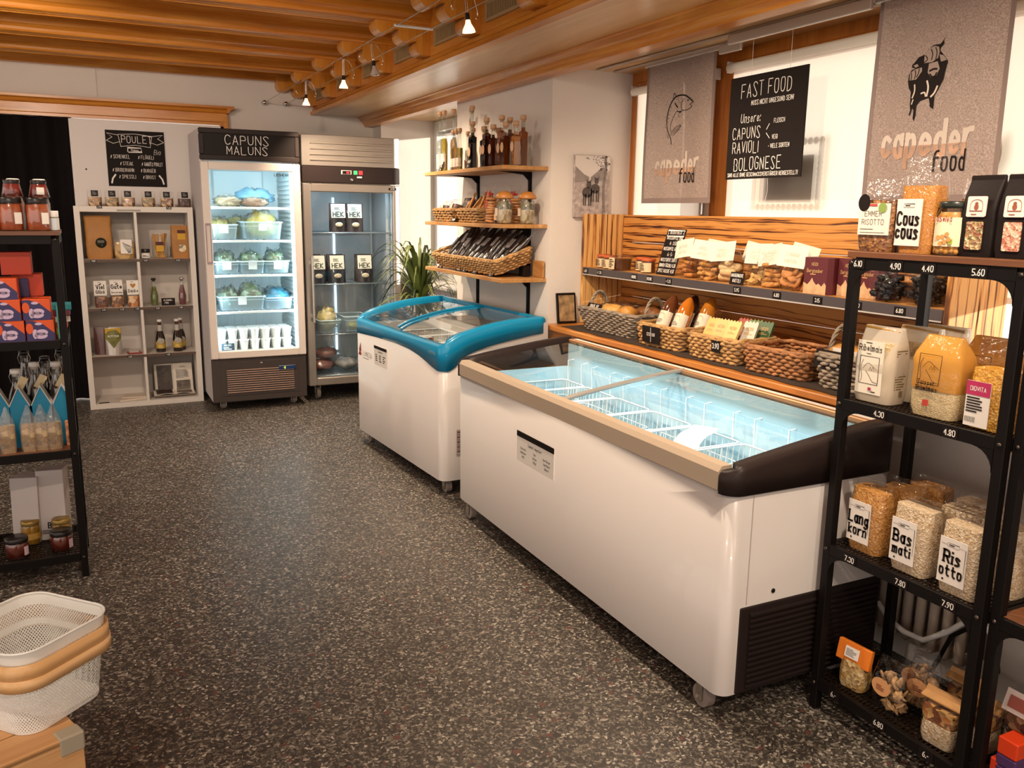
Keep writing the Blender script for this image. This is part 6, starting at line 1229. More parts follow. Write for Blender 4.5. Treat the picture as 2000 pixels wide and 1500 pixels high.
woven('seagrass_basket', 'rectangular woven basket of big bottles priced 12.50 and 11.10', (2.365, 3.10, zb), WEST + .05, .31, .245, .098, HYA2, 7, 26, .0075, .1, group='seagrass baskets on the sill'); woven('seagrass_basket', 'rectangular woven basket full of chocolate bars priced 3.90', (2.365, 2.73, zb), WEST + .05, .3, .245, .098, HYA2, 7, 26, .0075, .1, group='seagrass baskets on the sill')
woven('seagrass_basket', 'empty rectangular reddish woven basket on the sill', (2.37, 2.38, zb), WEST + .1, .31, .25, .098, HYA3, 7, 26, .0075, .1, group='seagrass baskets on the sill'); woven('handled_basket', 'grey willow basket of bread with a twisted handle behind the rack post', (2.40, 2.02, zb), WEST + .1, .33, .28, .12, WILLOW, 9, 28, .007, .12, handles=.085)
def sill_card(parent_y, X, label, lines, w=.1, h=.065, rx=-.2, split=False, z=.03, rz=WEST + .05): return chalk_card(label, (X, parent_y, zb + z), w, h, lines, rz=rz, rx=rx, split=split)
sill_card(3.69, 2.262, 'slanted double price card on the front rim of the willow basket', ['DINKEL BIO', '6.50  7.10'], .12, .06, -.5, True, .085)
sill_card(3.12, 2.233, 'double price card 12.50 and 11.10 hung on the bottle basket', ['', '12.50 11.10', ''], .125, .075, .05, True, .018); sill_card(2.68, 2.237, 'price card 3.90 hung on the chocolate basket', ['3.90'], .05, .048, .05, False, .042); sill_card(2.11, 2.25, 'price card 3.15 hung on the bread basket', ['DINKEL', '3.15 4.-'], .12, .065, -.2, False, .07)
# bread in the left basket
BREAD = M('bread_crust', '#b87a35', .6, var=.3, vscale=18, bmp=.3, bscale=40); 
for i, (dx, dy, r1, c, w_) in enumerate(((-.05, -.06, .3, '#cf9a4e', 'flat golden one in front'), (.06, -.03, -.5, '#c98b3e', 'long golden one in the middle'), (.12, .06, .4, '#7c4a20', 'dark round one at the back'), (-.1, .05, .9, '#5c3a20', 'dark one at the left'))):
    t = thing('bread_pack', 'wrapped bread in the willow basket beside the left panel, %s' % w_, 'bread', (2.395 + dy * .9, 3.57 - dx, zb + .075), WEST + r1, 'breads in the left basket'); obj('loaf', G().ball((0, 0, .03), .085, .05, .035, 14, 9, .25, i), M('loaf' + c.strip('#'), c, .55, var=.3, vscale=18, bmp=.3, bscale=40), t); obj('wrap', G().ball((0, 0, .03), .092, .056, .04, 14, 9, .4, i + 4, 25), CLEAR, t)
BIGB = [(.032, 0), (.036, .008), (.036, .11), (.036, .14), (.030, .175), (.018, .20), (.008, .212)]
for i, (dx, dy, c, w_) in enumerate(((-.06, -.03, '#5a3018', 'brown, front left'), (.055, -.03, '#b5661a', 'amber, front right'), (-.02, .06, '#2d1a12', 'near black, rear left'), (.1, .06, '#a8661f', 'amber, rear right'))):
    t = thing('sirup_bottle', 'rounded bottle with white label leaning in the basket: %s' % w_, 'bottle', (2.335 + dy, 3.10 - dx, zb + .03), WEST + .15, 'rounded bottles in a basket'); t.rotation_euler.x = -.45; obj('glass', G().lathe(BIGB, 20), M('sirup' + c.strip('#'), c, .12, coat=.8, var=.15, vscale=20), t); g = G(); g.grid(lambda u, v: (math.cos(-PI * .95 + PI * .9 * u) * .0372, math.sin(-PI * .95 + PI * .9 * u) * .0372, .05 + .075 * v), 12, 1); lb = obj('label', g, M('label_bottle', '#dccbb4', .6), t)
    k = TG(0, -.0385, .09); ribbon(k, chaikin([(-.022, .0), (-.016, .022), (.016, .022), (.022, 0)]), .0012); bars(k, -.016, -.024, .032, .02, 3, seed=i); obj('label_print', k, GREYINK, lb)
CHOC = [('#d3b064', 'cream'), ('#d9bd78', 'pale yellow'), ('#cfae6a', 'beige'), ('#5d7038', 'green'), ('#9a3a2c', 'red'), ('#c9bfae', 'grey white'), ('#3f5a34', 'dark green')]
for i, (dx, dy, k_) in enumerate(((-.09, -.06, 0), (-.035, -.05, 2), (.03, -.05, 1), (.08, .0, 5), (.1, .06, 6), (-.02, .05, 4), (.04, .06, 3))):
    c, nm = CHOC[k_]; t = thing('chocolate_bar', '%s chocolate bar with zigzag top leaning in the 3.90 basket' % nm, 'chocolate', (2.35 + dy, 2.73 - dx, zb + .035), WEST + .25 + RND.uniform(-.1, .1), 'chocolate bars'); t.rotation_euler.x = -.5
    zz = [(-.032 + .008 * q, .135 + (.008 if q % 2 else 0)) for q in range(9)]; obj('wrapper', G().prism([(-.032, 0), (.032, 0)] + zz[::-1], 'y', -.006, .006), M('choc' + c.strip('#'), c, .5), t); obj('piece_print', G().at(.005, -.0072, .03, 0, .5).box(-.014, .014, -.0005, .0005, -.012, .012), M('choc_brown', '#4d2c16', .5), t); pr(t, 0, -.0072, .1, lambda g: (write(g, 'HEIDI', 0, 0, .013, .14), bars(g, -.02, -.02, .04, .012, 2)), M('gold_print'))
for i, (dx, dy, w_) in enumerate(((-.09, -.05, 'front left'), (.0, -.06, 'front centre'), (.08, -.03, 'front right'), (-.02, .05, 'rear'))):
    t = thing('bread_pack', 'wrapped golden bread in the basket behind the rack post, %s' % w_, 'bread', (2.39 + dy, 2.02 - dx, zb + .09), WEST + .4 * i, 'breads in the right basket'); obj('loaf', G().ball((0, 0, .03), .07, .04, .032, 14, 9, .25, i + 7), M('loaf_gold', '#c98c40', .55, var=.35, vscale=18, bmp=.3, bscale=40), t); obj('wrap', G().ball((0, 0, .03), .078, .046, .036, 14, 9, .4, i + 9, 25), CLEAR, t); lab(t, 0, -.042, .035, .045, .03, PAPER)

# ---- banners, hanging board, blinds
def Cloth(name, col, tl=.5, speck=0, sc=300):
    m = bpy.data.materials.new(name); m.use_nodes = True; n, l = nt(m); n.clear(); out = n.new('ShaderNodeOutputMaterial'); d = n.new('ShaderNodeBsdfDiffuse'); t = n.new('ShaderNodeBsdfTranslucent'); mx = n.new('ShaderNodeMixShader'); mx.inputs[0].default_value = tl
    for s in (d, t): s.inputs[0].default_value = (*lin(col), 1)
    if speck:
        vec = coords(m); f = noise_node(m, vec, sc, 2, .6); c = lin(col); r_ = ramp(m, f, [(.4, tuple(x * .8 for x in c)), (.62, tuple(min(1, x * (1 + speck)) for x in c))]); l.new(r_, d.inputs[0]); l.new(r_, t.inputs[0])
    l.new(d.outputs[0], mx.inputs[1]); l.new(t.outputs[0], mx.inputs[2]); l.new(mx.outputs[0], out.inputs[0]); MATS[name] = m; return m
LINEN = Cloth('linen_taupe', '#a3928a', .38, .28, 260); HEM = Cloth('linen_hem', '#8d7b75', .2); BLIND = Cloth('blind_white', '#f1e9dc', .62)
def split_text(fn, zc):
    """lettering cut at height zc into an upper and a lower part"""
    out = []
    for up in (True, False):
        g = G(); fn(g); bm = bmesh.new(); vs_ = [bm.verts.new(p) for p in g.v]
        for f in g.f:
            try: bm.faces.new([vs_[i] for i in f])
            except ValueError: pass
        bmesh.ops.bisect_plane(bm, geom=bm.verts[:] + bm.edges[:] + bm.faces[:], plane_co=(0, zc, 0), plane_no=(0, 1, 0), clear_inner=up, clear_outer=not up)
        bm.verts.index_update(); h = G(); h.v = [tuple(v.co) for v in bm.verts]; h.f = [tuple(v.index for v in f.verts) for f in bm.faces]; h.sm = [False] * len(h.f); out.append(h); bm.free()
    return out
def banner(label, X, y0, y1, z0, z1, kind):
    t = thing('banner', label, 'banner', (X, (y0 + y1) / 2, z0), WEST, 'taupe linen banners'); w, h = y1 - y0, z1 - z0
    def wave(x, z): return .006 * math.sin(x * 26) * (1 - z / h * .7) + .004 * math.sin(x * 9 + z * 5)
    obj('cloth', G().grid(lambda u, v: ((u - .5) * w, wave((u - .5) * w, v * h), h * v), 30, 12), LINEN, t)
    hm = G()
    for a0, a1, b0, b1 in ((-.5, -.47, 0, 1), (.47, .5, 0, 1)): hm.grid(lambda u, v: ((a0 + (a1 - a0) * u) * w, wave((a0 + (a1 - a0) * u) * w, v * h) - .0012, h * v), 2, 12)
    hm.grid(lambda u, v: ((u - .5) * w, wave((u - .5) * w, v * .025) - .0014, v * .025), 30, 1); obj('hem', hm, HEM, t)
    def onto(g, dy):
        g.v = [(x, wave(x, z) - dy, z) for x, z, _ in g.v]; return g
    BK = M('print_black', '#1a1210', .8)
    if kind == 'fish': S = lambda p: (((p[0] - 530) * .1467 / 160 * 1.12) * w * 1.05, .035 + (1480 - p[1]) / 1500 * .545)
    else: S = lambda p: ((p[0] - 690) / 1500 * .565, (1500 - p[1]) / 1500 * .50 + .05)
    g = G()
    if kind == 'fish':
        for pts, ww in (([(725, 318), (690, 280), (620, 222), (560, 205), (490, 212), (440, 265), (402, 345), (383, 430), (377, 520)], .007), ([(377, 520), (390, 610), (425, 690), (450, 740), (457, 815)], .004), ([(725, 322), (665, 338), (712, 362), (700, 382), (640, 402), (570, 402)], .0028), ([(500, 410), (470, 460), (440, 540), (430, 590), (445, 650), (455, 700)], .0025), ([(452, 242), (466, 155), (490, 207)], .003), ([(592, 262), (558, 310), (560, 370), (580, 402)], .0028), ([(457, 650), (500, 600), (575, 570), (540, 640), (470, 705)], .0022), ([(462, 660), (560, 590)], .0018), ([(464, 680), (550, 620)], .0018), ([(395, 525), (345, 575), (385, 600)], .0018), ([(385, 600), (400, 720), (420, 735), (415, 650)], .0018), ([(480, 295), (505, 340), (527, 362), (500, 330), (480, 295)], .006), ([(510, 400), (540, 415), (570, 405), (545, 425)], .005), ([(540, 430), (525, 460), (545, 475)], .002)):
            ribbon(g, chaikin([S(p) for p in pts], 2), ww)
        for p in ((520, 240), (560, 250), (600, 260), (530, 275), (575, 285), (500, 250), (430, 330), (420, 380), (405, 430), (440, 350), (545, 300), (610, 290), (430, 290), (400, 480)): x, z = S(p); oval(g, x, z, .0028, .0022, 7)
        x, z = S((650, 285)); oval(g, x, z, .005, .0045, 10)
        x0, z0_, cap, fx, fz = -.16, .135, .075, .085, .098
    else:
        out = [(742, 105), (725, 145), (700, 175), (640, 175), (590, 205), (555, 250), (500, 265), (470, 300), (435, 330), (445, 355), (480, 365), (520, 352), (440, 375), (415, 410), (412, 480), (430, 545), (455, 580), (460, 700), (470, 760), (455, 805), (475, 800), (490, 740), (505, 760), (505, 840), (520, 865), (530, 820), (530, 720), (560, 680), (640, 660), (655, 720), (655, 740), (690, 770), (692, 730), (690, 650), (720, 590), (760, 500), (770, 420), (785, 345), (770, 320), (730, 270), (705, 240), (705, 215), (735, 180), (730, 150)]
        g.put([(*S(p), 0) for p in out[::-1]], [tuple(range(len(out)))]); x0, z0_, cap, fx, fz = -.18, .15, .08, .075, .10
    obj('animal_print', onto(g, .0022), BK, t)
    if kind == 'cow':
        g = G()
        for pts in ([(560, 245), (600, 200), (650, 185), (690, 200), (700, 250), (690, 300), (640, 330), (560, 330)], [(610, 340), (690, 330), (715, 400), (690, 460), (640, 470), (605, 420)], [(700, 270), (740, 285), (775, 330), (720, 340)], [(425, 400), (480, 372), (545, 365), (550, 400), (500, 470), (430, 470)], [(455, 335), (495, 325), (510, 350), (480, 358)]): g.put([(*S(p), 0) for p in pts], [tuple(range(len(pts)))[::-1]])
        obj('fur_print', onto(g, .0028), M('fur_taupe', '#8c7a70', .8), t); g = G()
        for pts, ww in (([(625, 410), (660, 395), (690, 400)], .006), ([(630, 440), (650, 470), (680, 465), (690, 435)], .005), ([(570, 260), (600, 300), (560, 325)], .003), ([(620, 210), (640, 260), (630, 310)], .003), ([(660, 200), (680, 250), (670, 310)], .003), ([(440, 400), (450, 440), (445, 465)], .003), ([(480, 385), (490, 420), (480, 460)], .003), ([(520, 375), (520, 410), (500, 450)], .003)): ribbon(g, chaikin([S(p) for p in pts], 2), ww)
        obj('line_print', onto(g, .0033), BK, t); g = G()
        for pts, ww in (([(610, 500), (630, 560), (620, 640)], .006), ([(710, 560), (690, 620), (660, 650)], .006), ([(565, 610), (600, 600), (610, 640)], .005), ([(490, 520), (500, 580), (480, 640)], .005), ([(480, 700), (490, 660)], .004)): ribbon(g, chaikin([S(p) for p in pts], 2), ww)
        obj('light_print', onto(g, .0033), M('fur_light', '#c3b3a6', .8), t)
    fn = lambda g: write(g, 'capeder', x0 + .0, z0_, cap * 1.35, .155, 'l', wide=.62, fit=.335)
    up, lo = split_text(fn, z0_ + cap * .42); obj('logo_upper', onto(up, .002), M('logo_pale', '#b9a99d', .8), t); obj('logo_lower', onto(lo, .002), M('logo_brown', '#a3806a', .8, var=.3, vscale=16), t)
    g = G(); write(g, 'food', fx, fz, .062, .11, 'c', wide=.62, fit=.13); obj('food_print', onto(g, .0028), BK, t)
    ra = G(); ra.box(-w / 2 - .02, w / 2 + .06, -.008, .006, h - .004, h + .016, .003); obj('hanging_bar', ra, M('rail_silver', '#c3bbb4', .35, .4), t); return t
banner('taupe linen banner with a trout drawing hanging at the window, left', 2.55, 3.163, 3.69, 1.505, 2.165, 'fish'); banner('taupe linen banner with a black bull print hanging near the right edge', 2.465, 1.72, 2.215, 1.5, 2.165, 'cow')
for X, ya, yb, w_ in ((2.44, 1.0, 3.98, 'room-side'), (2.55, .6, 3.99, 'window-side')):
    tag(obj('curtain_rail', G().box(X - .012, X + .012, ya, yb, 2.178, 2.1865, .002), M('rail_alu', '#b8aca0', .35, .5)), 'slim aluminium curtain rail on the niche ceiling, %s one' % w_, 'rail')
tag(obj('panel_carrier', G().box(2.425, 2.442, 2.22, 2.95, 2.14, 2.178, .003), M('rail_silver')), 'long silver panel carrier on the curtain rail above the chalkboard', 'rail')
tag(obj('panel_carrier', G().box(2.537, 2.552, 3.0, 3.14, 2.14, 2.178, .003), M('rail_silver')), 'short silver panel carrier beside the trout banner', 'rail')
ff = thing('chalkboard', 'black FAST FOOD chalkboard hanging on strings before the white blind', 'chalkboard', (2.50, 2.775, 1.602), WEST); BW, BH = .44, .415
obj('panel', G().box(-BW / 2, BW / 2, -.003, .003, 0, BH), CHALKB, ff); obj('string', G().tube([(-.1, 0, BH), (-.1, 0, BH + .165)], .001, 4), PAPER, ff); obj('string', G().tube([(.12, 0, BH), (.12, 0, BH + .165)], .001, 4), PAPER, ff)
obj('string', G().tube([(.03, .006, 0), (.032, .008, -.05), (.02, .008, -.1), (.03, .006, -.13)], .0009, 4), PAPER, ff)
g = TG(0, -.0042, 0)
write(g, 'FAST FOOD', -.005, .33, .055, .06, jit=.05, wide=.62, fit=.35); write(g, 'MUSS NICHT UNGESUND SEIN!', .035, .295, .018, .13, wide=.6, jit=.04, fit=.27)
write(g, 'Unsere:', -.085, .228, .036, .08, slant=.12, wide=.6); write(g, 'CAPUNS', -.105, .165, .046, .065, jit=.05, wide=.62, fit=.2); write(g, 'FLEISCH', .085, .215, .016, .13, wide=.6); write(g, 'VEGI', .065, .153, .016, .13, wide=.6)
ribbon(g, [(.015, .192), (.03, .213)], .003); ribbon(g, [(.015, .178), (.035, .157)], .003)
write(g, 'RAVIOLI', -.105, .105, .046, .065, jit=.05, wide=.62, fit=.2); write(g, '- VIELE SORTEN', .09, .118, .016, .13, wide=.6, fit=.14); write(g, 'BOLOGNESE', -.03, .036, .05, .065, jit=.05, wide=.62, fit=.34); write(g, 'SIND ALLE OHNE GESCHMACKSVERSTÄRKER HERGESTELLT!', .0, .01, .015, .14, wide=.6, fit=.41)
obj('chalk_lettering', g, CHALK, ff, kind='stuff')
for i, (ya, yb, zt, zb_, lb) in enumerate(((3.30, 3.965, 2.085, 1.2, 'white roller blind pulled down behind the trout banner'), (2.085, 3.20, 2.10, 1.2, 'wide white roller blind glowing behind the FAST FOOD board'), (.95, 2.04, 2.10, 1.2, 'white roller blind glowing right of the bull banner'))):
    t = thing('roller_blind', lb, 'blind', (2.653, (ya + yb) / 2, zt), 0, 'white roller blinds'); hw = (yb - ya) / 2
    obj('roll', G().tube([(0, -hw, 0), (0, hw, 0)], .02, 16), M('blind_roll', '#e8e0d3', .6), t); obj('cloth', G().quad((.018, -hw + .01, zb_ - zt), (.018, hw - .01, zb_ - zt), (.018, hw - .01, 0), (.018, -hw + .01, 0)), BLIND, t); obj('bottom_bar', G().box(.014, .022, -hw + .01, hw - .01, zb_ - zt - .02, zb_ - zt), WHITE, t)
    for s in (-1, 1): obj('bracket', G().box(-.01, .03, s * (hw + .004) - .004, s * (hw + .004) + .004, -.02, .03, .002), WHITE, t)
ob = thing('window_sign', 'square board with scalloped border seen as a shadow through the white blind', 'sign', (2.688, 2.79, 1.49)); obj('board', G().box(-.002, .002, -.15, .15, .02, .21), M('board_card', '#6a5a4a', .8), ob); g = G()
for k in range(13):
    for (y, z) in ((-.19 + .0317 * k, .265), (-.19 + .0317 * k, .0)) + (((-.19, .0 + .022 * k), (.19, .0 + .022 * k)) if k else ()): g.at(0, y, z, 0, PI / 2).lathe([(.0145, -.001), (.0145, .001)], 8)
obj('scallop_border', g, M('board_lace', '#b8a892', .8), ob, kind='stuff')
oc = thing('orchid', 'broad orchid leaves showing as shadows through the right blind', 'plant', (2.688, 1.82, 1.45)); 
for i, (dy, dz, a, s) in enumerate(((.04, .19, .25, 1.0), (-.07, .1, -.6, .8), (-.12, .02, -1.2, .8))):
    g = G(); g.at(0, dy, dz, a).grid(lambda u, v: (.006 * math.sin(u * 3), (u - .5) * .06 * s * math.sin(PI * min(1, v * .95 + .05)) , v * .17 * s - .08), 4, 8); obj('leaf', g, LEAF, oc)
obj('stem', G().tube([(0, -.03, -.58), (0, -.02, 0), (0, .02, .12)], .005, 6), LEAF2, oc)
# ================================================================ right rack and its dry goods
RX, RY = 1.85, 1.69
rk = rack('black steel rack of dry goods standing at the right beside the long freezer', (RX, RY, 0), WEST, (3,), D=.315)
rk2 = rack('second black rack half out of frame at the right edge', (RX + .02, 1.185, 0), WEST, (3, 1), D=.3)
for x, z, s in ((.035, 1.328, '6.10'), (.155, 1.328, '4.90'), (.25, 1.328, '4.40'), (.385, 1.328, '5.60'), (.15, .938, '4.30'), (.36, .938, '4.80'), (.1, .508, '7.30'), (.27, .508, '7.80'), (.41, .508, '7.90'), (.09, .084, '6.-'), (.25, .084, '6.80'), (.4, .084, '6.-')): ptag(rk, x, -.001, z, s, .042, .026)
def RG(x, y, k): return (RX + y, RY - x, (.1005, .5255, .9555, 1.3605)[k])     # x along the shelf from its left end, y depth
SPELT = Grain('emmer', ['#6a3f1e', '#8a5a2c', '#a87440', '#4d2c14'], 130, .5, .5); COUS = Grain('couscous', ['#b5752c', '#a86822', '#c0853a'], 320, .6, .25); CHICK = M('chickpea', '#c08a3e', .4, coat=.4, var=.2, vscale=40); POLW = Grain('ribel_white', ['#cdb487', '#bfa271', '#d8c39b'], 280, .6, .25); POLY = Grain('polenta_gold', ['#c98a22', '#d99d34', '#b87818', '#e2b04c'], 170, .5, .4); RICEB = Grain('rice_gold', ['#b3793a', '#c08a4a', '#a0682c', '#cc9a5c'], 190, .45, .4); RICEW = Grain('rice_white', ['#cdb595', '#bfa380', '#dccab0', '#b3956e'], 190, .45, .4)
LIN = M('label_linen', '#dcd3cb', .65)
def redframe(g, w, y): ribbon(g, [(-.016, y), (.016, y), (.016, y + .009), (-.016, y + .009), (-.016, y)], .0009); bars(g, -.012, y + .002, .024, .005, 1)
# emmer risotto
t = gusset_bag('emmer_bag', 'clear bag of brown grain labelled EMMER RISOTTO on the right rack top', RG(.04, .07, 3), .112, .075, .19, SPELT, .135, None, WEST, seed=1); lab(t, .005, -.04, .085, .10, .082, M('label_sand', '#d5cfc3', .65)); pr(t, .003, -.042, .085, lambda g: (write(g, 'EMMER', 0, .008, .0135, .1, wide=.9), write(g, 'RISOTTO', 0, -.014, .0135, .1, wide=.9), bars(g, -.04, -.028, .07, .004, 1), bars(g, -.04, -.036, .08, .0025, 1, False)), M('ink_brown', '#7a6f62', .7))
g = TG(-.03, -.0415, .128); oval(g, 0, 0, .02, .023); obj('round_sticker', g, BLACK, t); g = TG(.032, -.043, .115); oval(g, 0, 0, .013, .013); obj('round_sticker', g, M('sticker_green', '#7d9446', .6), t); g = TG(.002, -.0425, .122); rect(g, -.012, -.003, .012, .003); obj('maker_mark', g, M('mark_red', '#b0423a', .6), t)
# couscous
t = gusset_bag('couscous_bag', 'tall clear bag of golden grain labelled Cous cous on the right rack top', RG(.155, .08, 3), .105, .072, .245, COUS, .17, None, WEST, seed=2); lab(t, -.012, -.0375, .078, .075, .118, LIN); pr(t, -.012, -.0395, .078, lambda g: (write(g, 'Cous', 0, -.006, .032, .19, serif=True, fit=.066), write(g, 'cous', 0, -.04, .034, .19, serif=True, fit=.066), redframe(g, .06, .038)))
# chickpea jar
def laselva(g): write(g, 'LaSelva', 0, .028, .0125, .13, serif=True)
t = thing('chickpea_jar', 'glass jar of chickpeas with dark green lid and cream LaSelva label', 'jar', RG(.25, .075, 3), WEST); g = G(); rn = random.Random(2)
obj('contents', G().lathe([(.03, .003), (.037, .01), (.037, .095), (.032, .105)], 20), CHICK, t)
for k in range(40): a = 2 * PI * k / 20; g.ball((.0355 * math.cos(a), .0355 * math.sin(a), .01 + .012 * (k // 20) + .002 * math.sin(k * 3)), .0065, .0065, .0065, 7, 5)
obj('chickpeas', g, CHICK, t, kind='stuff'); obj('glass', G().lathe([(.036, 0), (.042, .008), (.042, .098), (.036, .112), (.034, .118)], 24, cap=False), JARG, t); obj('lid', G().lathe([(.036, .114), (.038, .116), (.038, .128), (.035, .131), (0, .13)], 24), M('lid_green_black', '#1d211a', .35, coat=.3), t)
g = G(); g.grid(lambda u, v: (math.cos(-PI * .93 + PI * .86 * u) * .0428, math.sin(-PI * .93 + PI * .86 * u) * .0428, .022 + .07 * v), 16, 1); lb = obj('label', g, M('label_laselva', '#e0cfae', .6), t); pr(t, 0, -.0436, .055, laselva, M('mark_crimson', '#a3293a', .6)); g = TG(.004, -.0436, .045)
for a, b in ((.0, 0), (.012, .006), (.006, -.012), (-.012, -.002), (.018, -.006), (-.004, -.016)): oval(g, a, b, .0065, .006, 10)
obj('chickpea_print', g, M('print_peach', '#c98d52', .6), lb); g = TG(.026, -.0425, .034); rect(g, -.006, -.006, .006, .006); obj('bio_mark', g, M('mark_lime', '#9aa52c', .6), lb)
# emmer bag seen behind the jar
t = gusset_bag('emmer_bag', 'clear bag of brown grain half hidden behind the chickpea jar', RG(.245, .19, 3), .11, .07, .19, SPELT, .14, None, WEST, seed=5)
# black window bags
for i, (x, cols) in enumerate(((.335, ['#6a5a3a', '#a88a5a', '#7d3a2c', '#c9b48a']), (.43, ['#c9a58c', '#b5705a', '#dcc4aa', '#a85f48']), (.51, ['#c9a244', '#b88c2c', '#dcc27a', '#a8782c']))):
    w_ = ('left', 'middle', 'right, cut by the frame')[i]
    t = thing('risotto_pack', 'black paper pack with grain window on right rack top, %s' % w_, 'food bag', RG(x - .012, .085, 3), WEST, 'black window packs'); obj('pack_body', soft(G(), .088, .062, .185, .008, .03, i, 10, .12, 1.0, bulge=.02), M('paper_black', '#170f0e', .6, bmp=.2, bscale=20), t); obj('fold', G().box(-.044, .044, -.006, .006, .178, .192, .003), M('paper_black'), t)
    lab(t, 0, -.0335, .118, .05, .048, M('label_rosewhite', '#dcc8c0', .6), -.04, r=.004); pr(t, 0, -.0358, .118, lambda g: (ribbon(g, chaikin([(-.016, -.01), (-.016, .012), (0, .018), (.016, .012), (.016, -.01)]), .0012), oval(g, 0, -.001, .006, .007, 10), oval(g, 0, .007, .0045, .004, 10), ribbon(g, [(-.016, -.01), (.016, -.01)], .002), bars(g, -.012, -.02, .024, .004, 1)), M('print_rust', '#8a4a34', .6), -.04)
    lab(t, 0, -.0335, .05, .043, .066, Grain('mix' + str(i), cols, 170, .5, .4), 0, 'window', r=.004)
# ribelmais white x3, orange x2, polenta
WPACK = Film('pack_white', gloss=.05, rough=.2, bmp=.4, bscale=30, milky=.72, milkcol=(.83, .76, .66))
def farm(g): ribbon(g, [(-.03, -.045), (.03, -.045), (.03, .03), (-.03, .03), (-.03, -.045)], .0014); ribbon(g, chaikin([(-.02, .02), (-.028, 0), (-.02, -.03), (-.026, -.042)]), .0012); ribbon(g, chaikin([(-.02, -.005), (-.005, .015), (.01, .005), (.025, -.005)]), .001); ribbon(g, chaikin([(-.01, -.01), (.004, -.025), (.012, -.038), (.028, -.04)]), .0012); ribbon(g, [(0, -.008), (.004, .002), (.008, -.008), (.012, .002), (.016, -.008)], .001)
for i, (x, y, rz, w_) in enumerate(((.085, .07, 0, 'in front'), (.125, .165, .05, 'behind the front one'), (.14, .25, .0, 'in the back row'))):
    t = thing('ribelmais_pack', 'white soft pack labelled Ribelmais with a drawing on the right rack, %s' % w_, 'flour pack', RG(x, y, 2), WEST + rz + .05, 'white maize packs'); obj('contents', soft(G(), .112, .075, .165, .02, .05, i, 8, .9), POLW, t); obj('wrap', soft(G(), .12, .08, .205, .02, .12, i + 7, 12, .25, 1.0), WPACK, t)
    obj('clip_strip', G().at(0, 0, .198, 0, .06).box(-.055, .055, -.014, .014, -.004, .004, .002), M('clip_gold', '#9c7434', .5), t)
    if i == 0:
        lab(t, -.008, -.0415, .095, .082, .145, M('label_ivory', '#e2d8c6', .65), name='label'); pr(t, -.008, -.0435, .095, lambda g: (write(g, 'Ribelmais', 0, .045, .016, .11, serif=True, fit=.072), bars(g, -.016, .065, .032, .004, 1), bars(g, -.012, .036, .024, .003, 1), farm(g), bars(g, .012, -.068, .022, .005, 1))); g = TG(.0, -.0452, .037); rect(g, -.005, -.004, .005, .004); obj('seal', g, M('seal_magenta', '#a8305a', .6), t)
    sp = lab(t, 0, 0, 0, .001, .001, LABELW, name='side_print') if False else None
    k = G(); k.m = Mx.Translation((.0625, -.005, .09)) @ Mx.Rotation(PI / 2, 4, 'Z') @ Mx.Rotation(PI / 2, 4, 'X'); bars(k, -.022, -.05, .045, .11, 16, seed=i); rect(k, .0, -.068, .014, -.052); obj('side_print', k, M('ink_olive', '#6d5a3a', .7), t)
OPACK = Film('pack_orange', gloss=.05, rough=.2, bmp=.4, bscale=30, milky=.85, milkcol=(.85, .46, .10))
for i, (x, y, w_) in enumerate(((.275, .065, 'in front'), (.335, .165, 'behind'))):
    t = thing('bramata_pack', 'orange and clear pack of Ribelmais Bramata on the right rack, %s' % w_, 'flour pack', RG(x, y, 2), WEST + .05, 'orange maize packs'); obj('contents', soft(G(), .125, .075, .13, .022, .06, i + 3, 8, .95), POLW, t); obj('wrap', soft(G(), .13, .082, .205, .022, .10, i + 9, 12, .2, .8, bulge=.06), CLEAR, t)
    g = G(); z0 = .07; soft(g, .132, .084, .135, .022, .08, i + 9, 10, .2, .76, z0=z0, bulge=.03, foot=1.0); obj('print_field', g, OPACK, t)
    pr(t, -.008, -.0455, .13, lambda g: (farm(g), write(g, 'Suisser', -.004, -.047, .012, .14, serif=True), write(g, 'Ribelmais', 0, -.062, .012, .14, serif=True, fit=.07)), INK, -.06); pr(t, -.012, -.046, .068, lambda g: write(g, 'Bramata', -.005, -.0, .011, .12, serif=True)); g = TG(-.012, -.043, .036); rect(g, -.008, -.008, .008, .008); obj('seal', g, M('seal_red', '#b03a30', .6), t)
for i, (x, y, w_) in enumerate(((.425, .07, 'in front'), (.45, .17, 'behind'))):
    t = gusset_bag('polenta_bag', 'clear bag of bright yellow polenta with pink label on the right rack, %s' % w_, RG(x, y, 2), .115, .08, .215, POLY, .145, 'polenta bags', WEST, seed=13 + i)
    if i == 0:
        lab(t, -.022, -.044, .06, .062, .11, LIN); g = TG(-.022, -.0462, .098); rect(g, -.031, -.017, .031, .017); obj('label_band', g, M('band_pink', '#b02a58', .6), t); pr(t, -.022, -.0468, .098, lambda g: write(g, 'BIOVITA', 0, -.006, .0105, .12, fit=.05), CHALK); pr(t, -.022, -.0464, .05, lambda g: (bars(g, -.027, -.012, .05, .04, 6, seed=3), [rect(g, -.027 + .004 * k, -.035, -.0255 + .004 * k, -.022) for k in range(7)]))
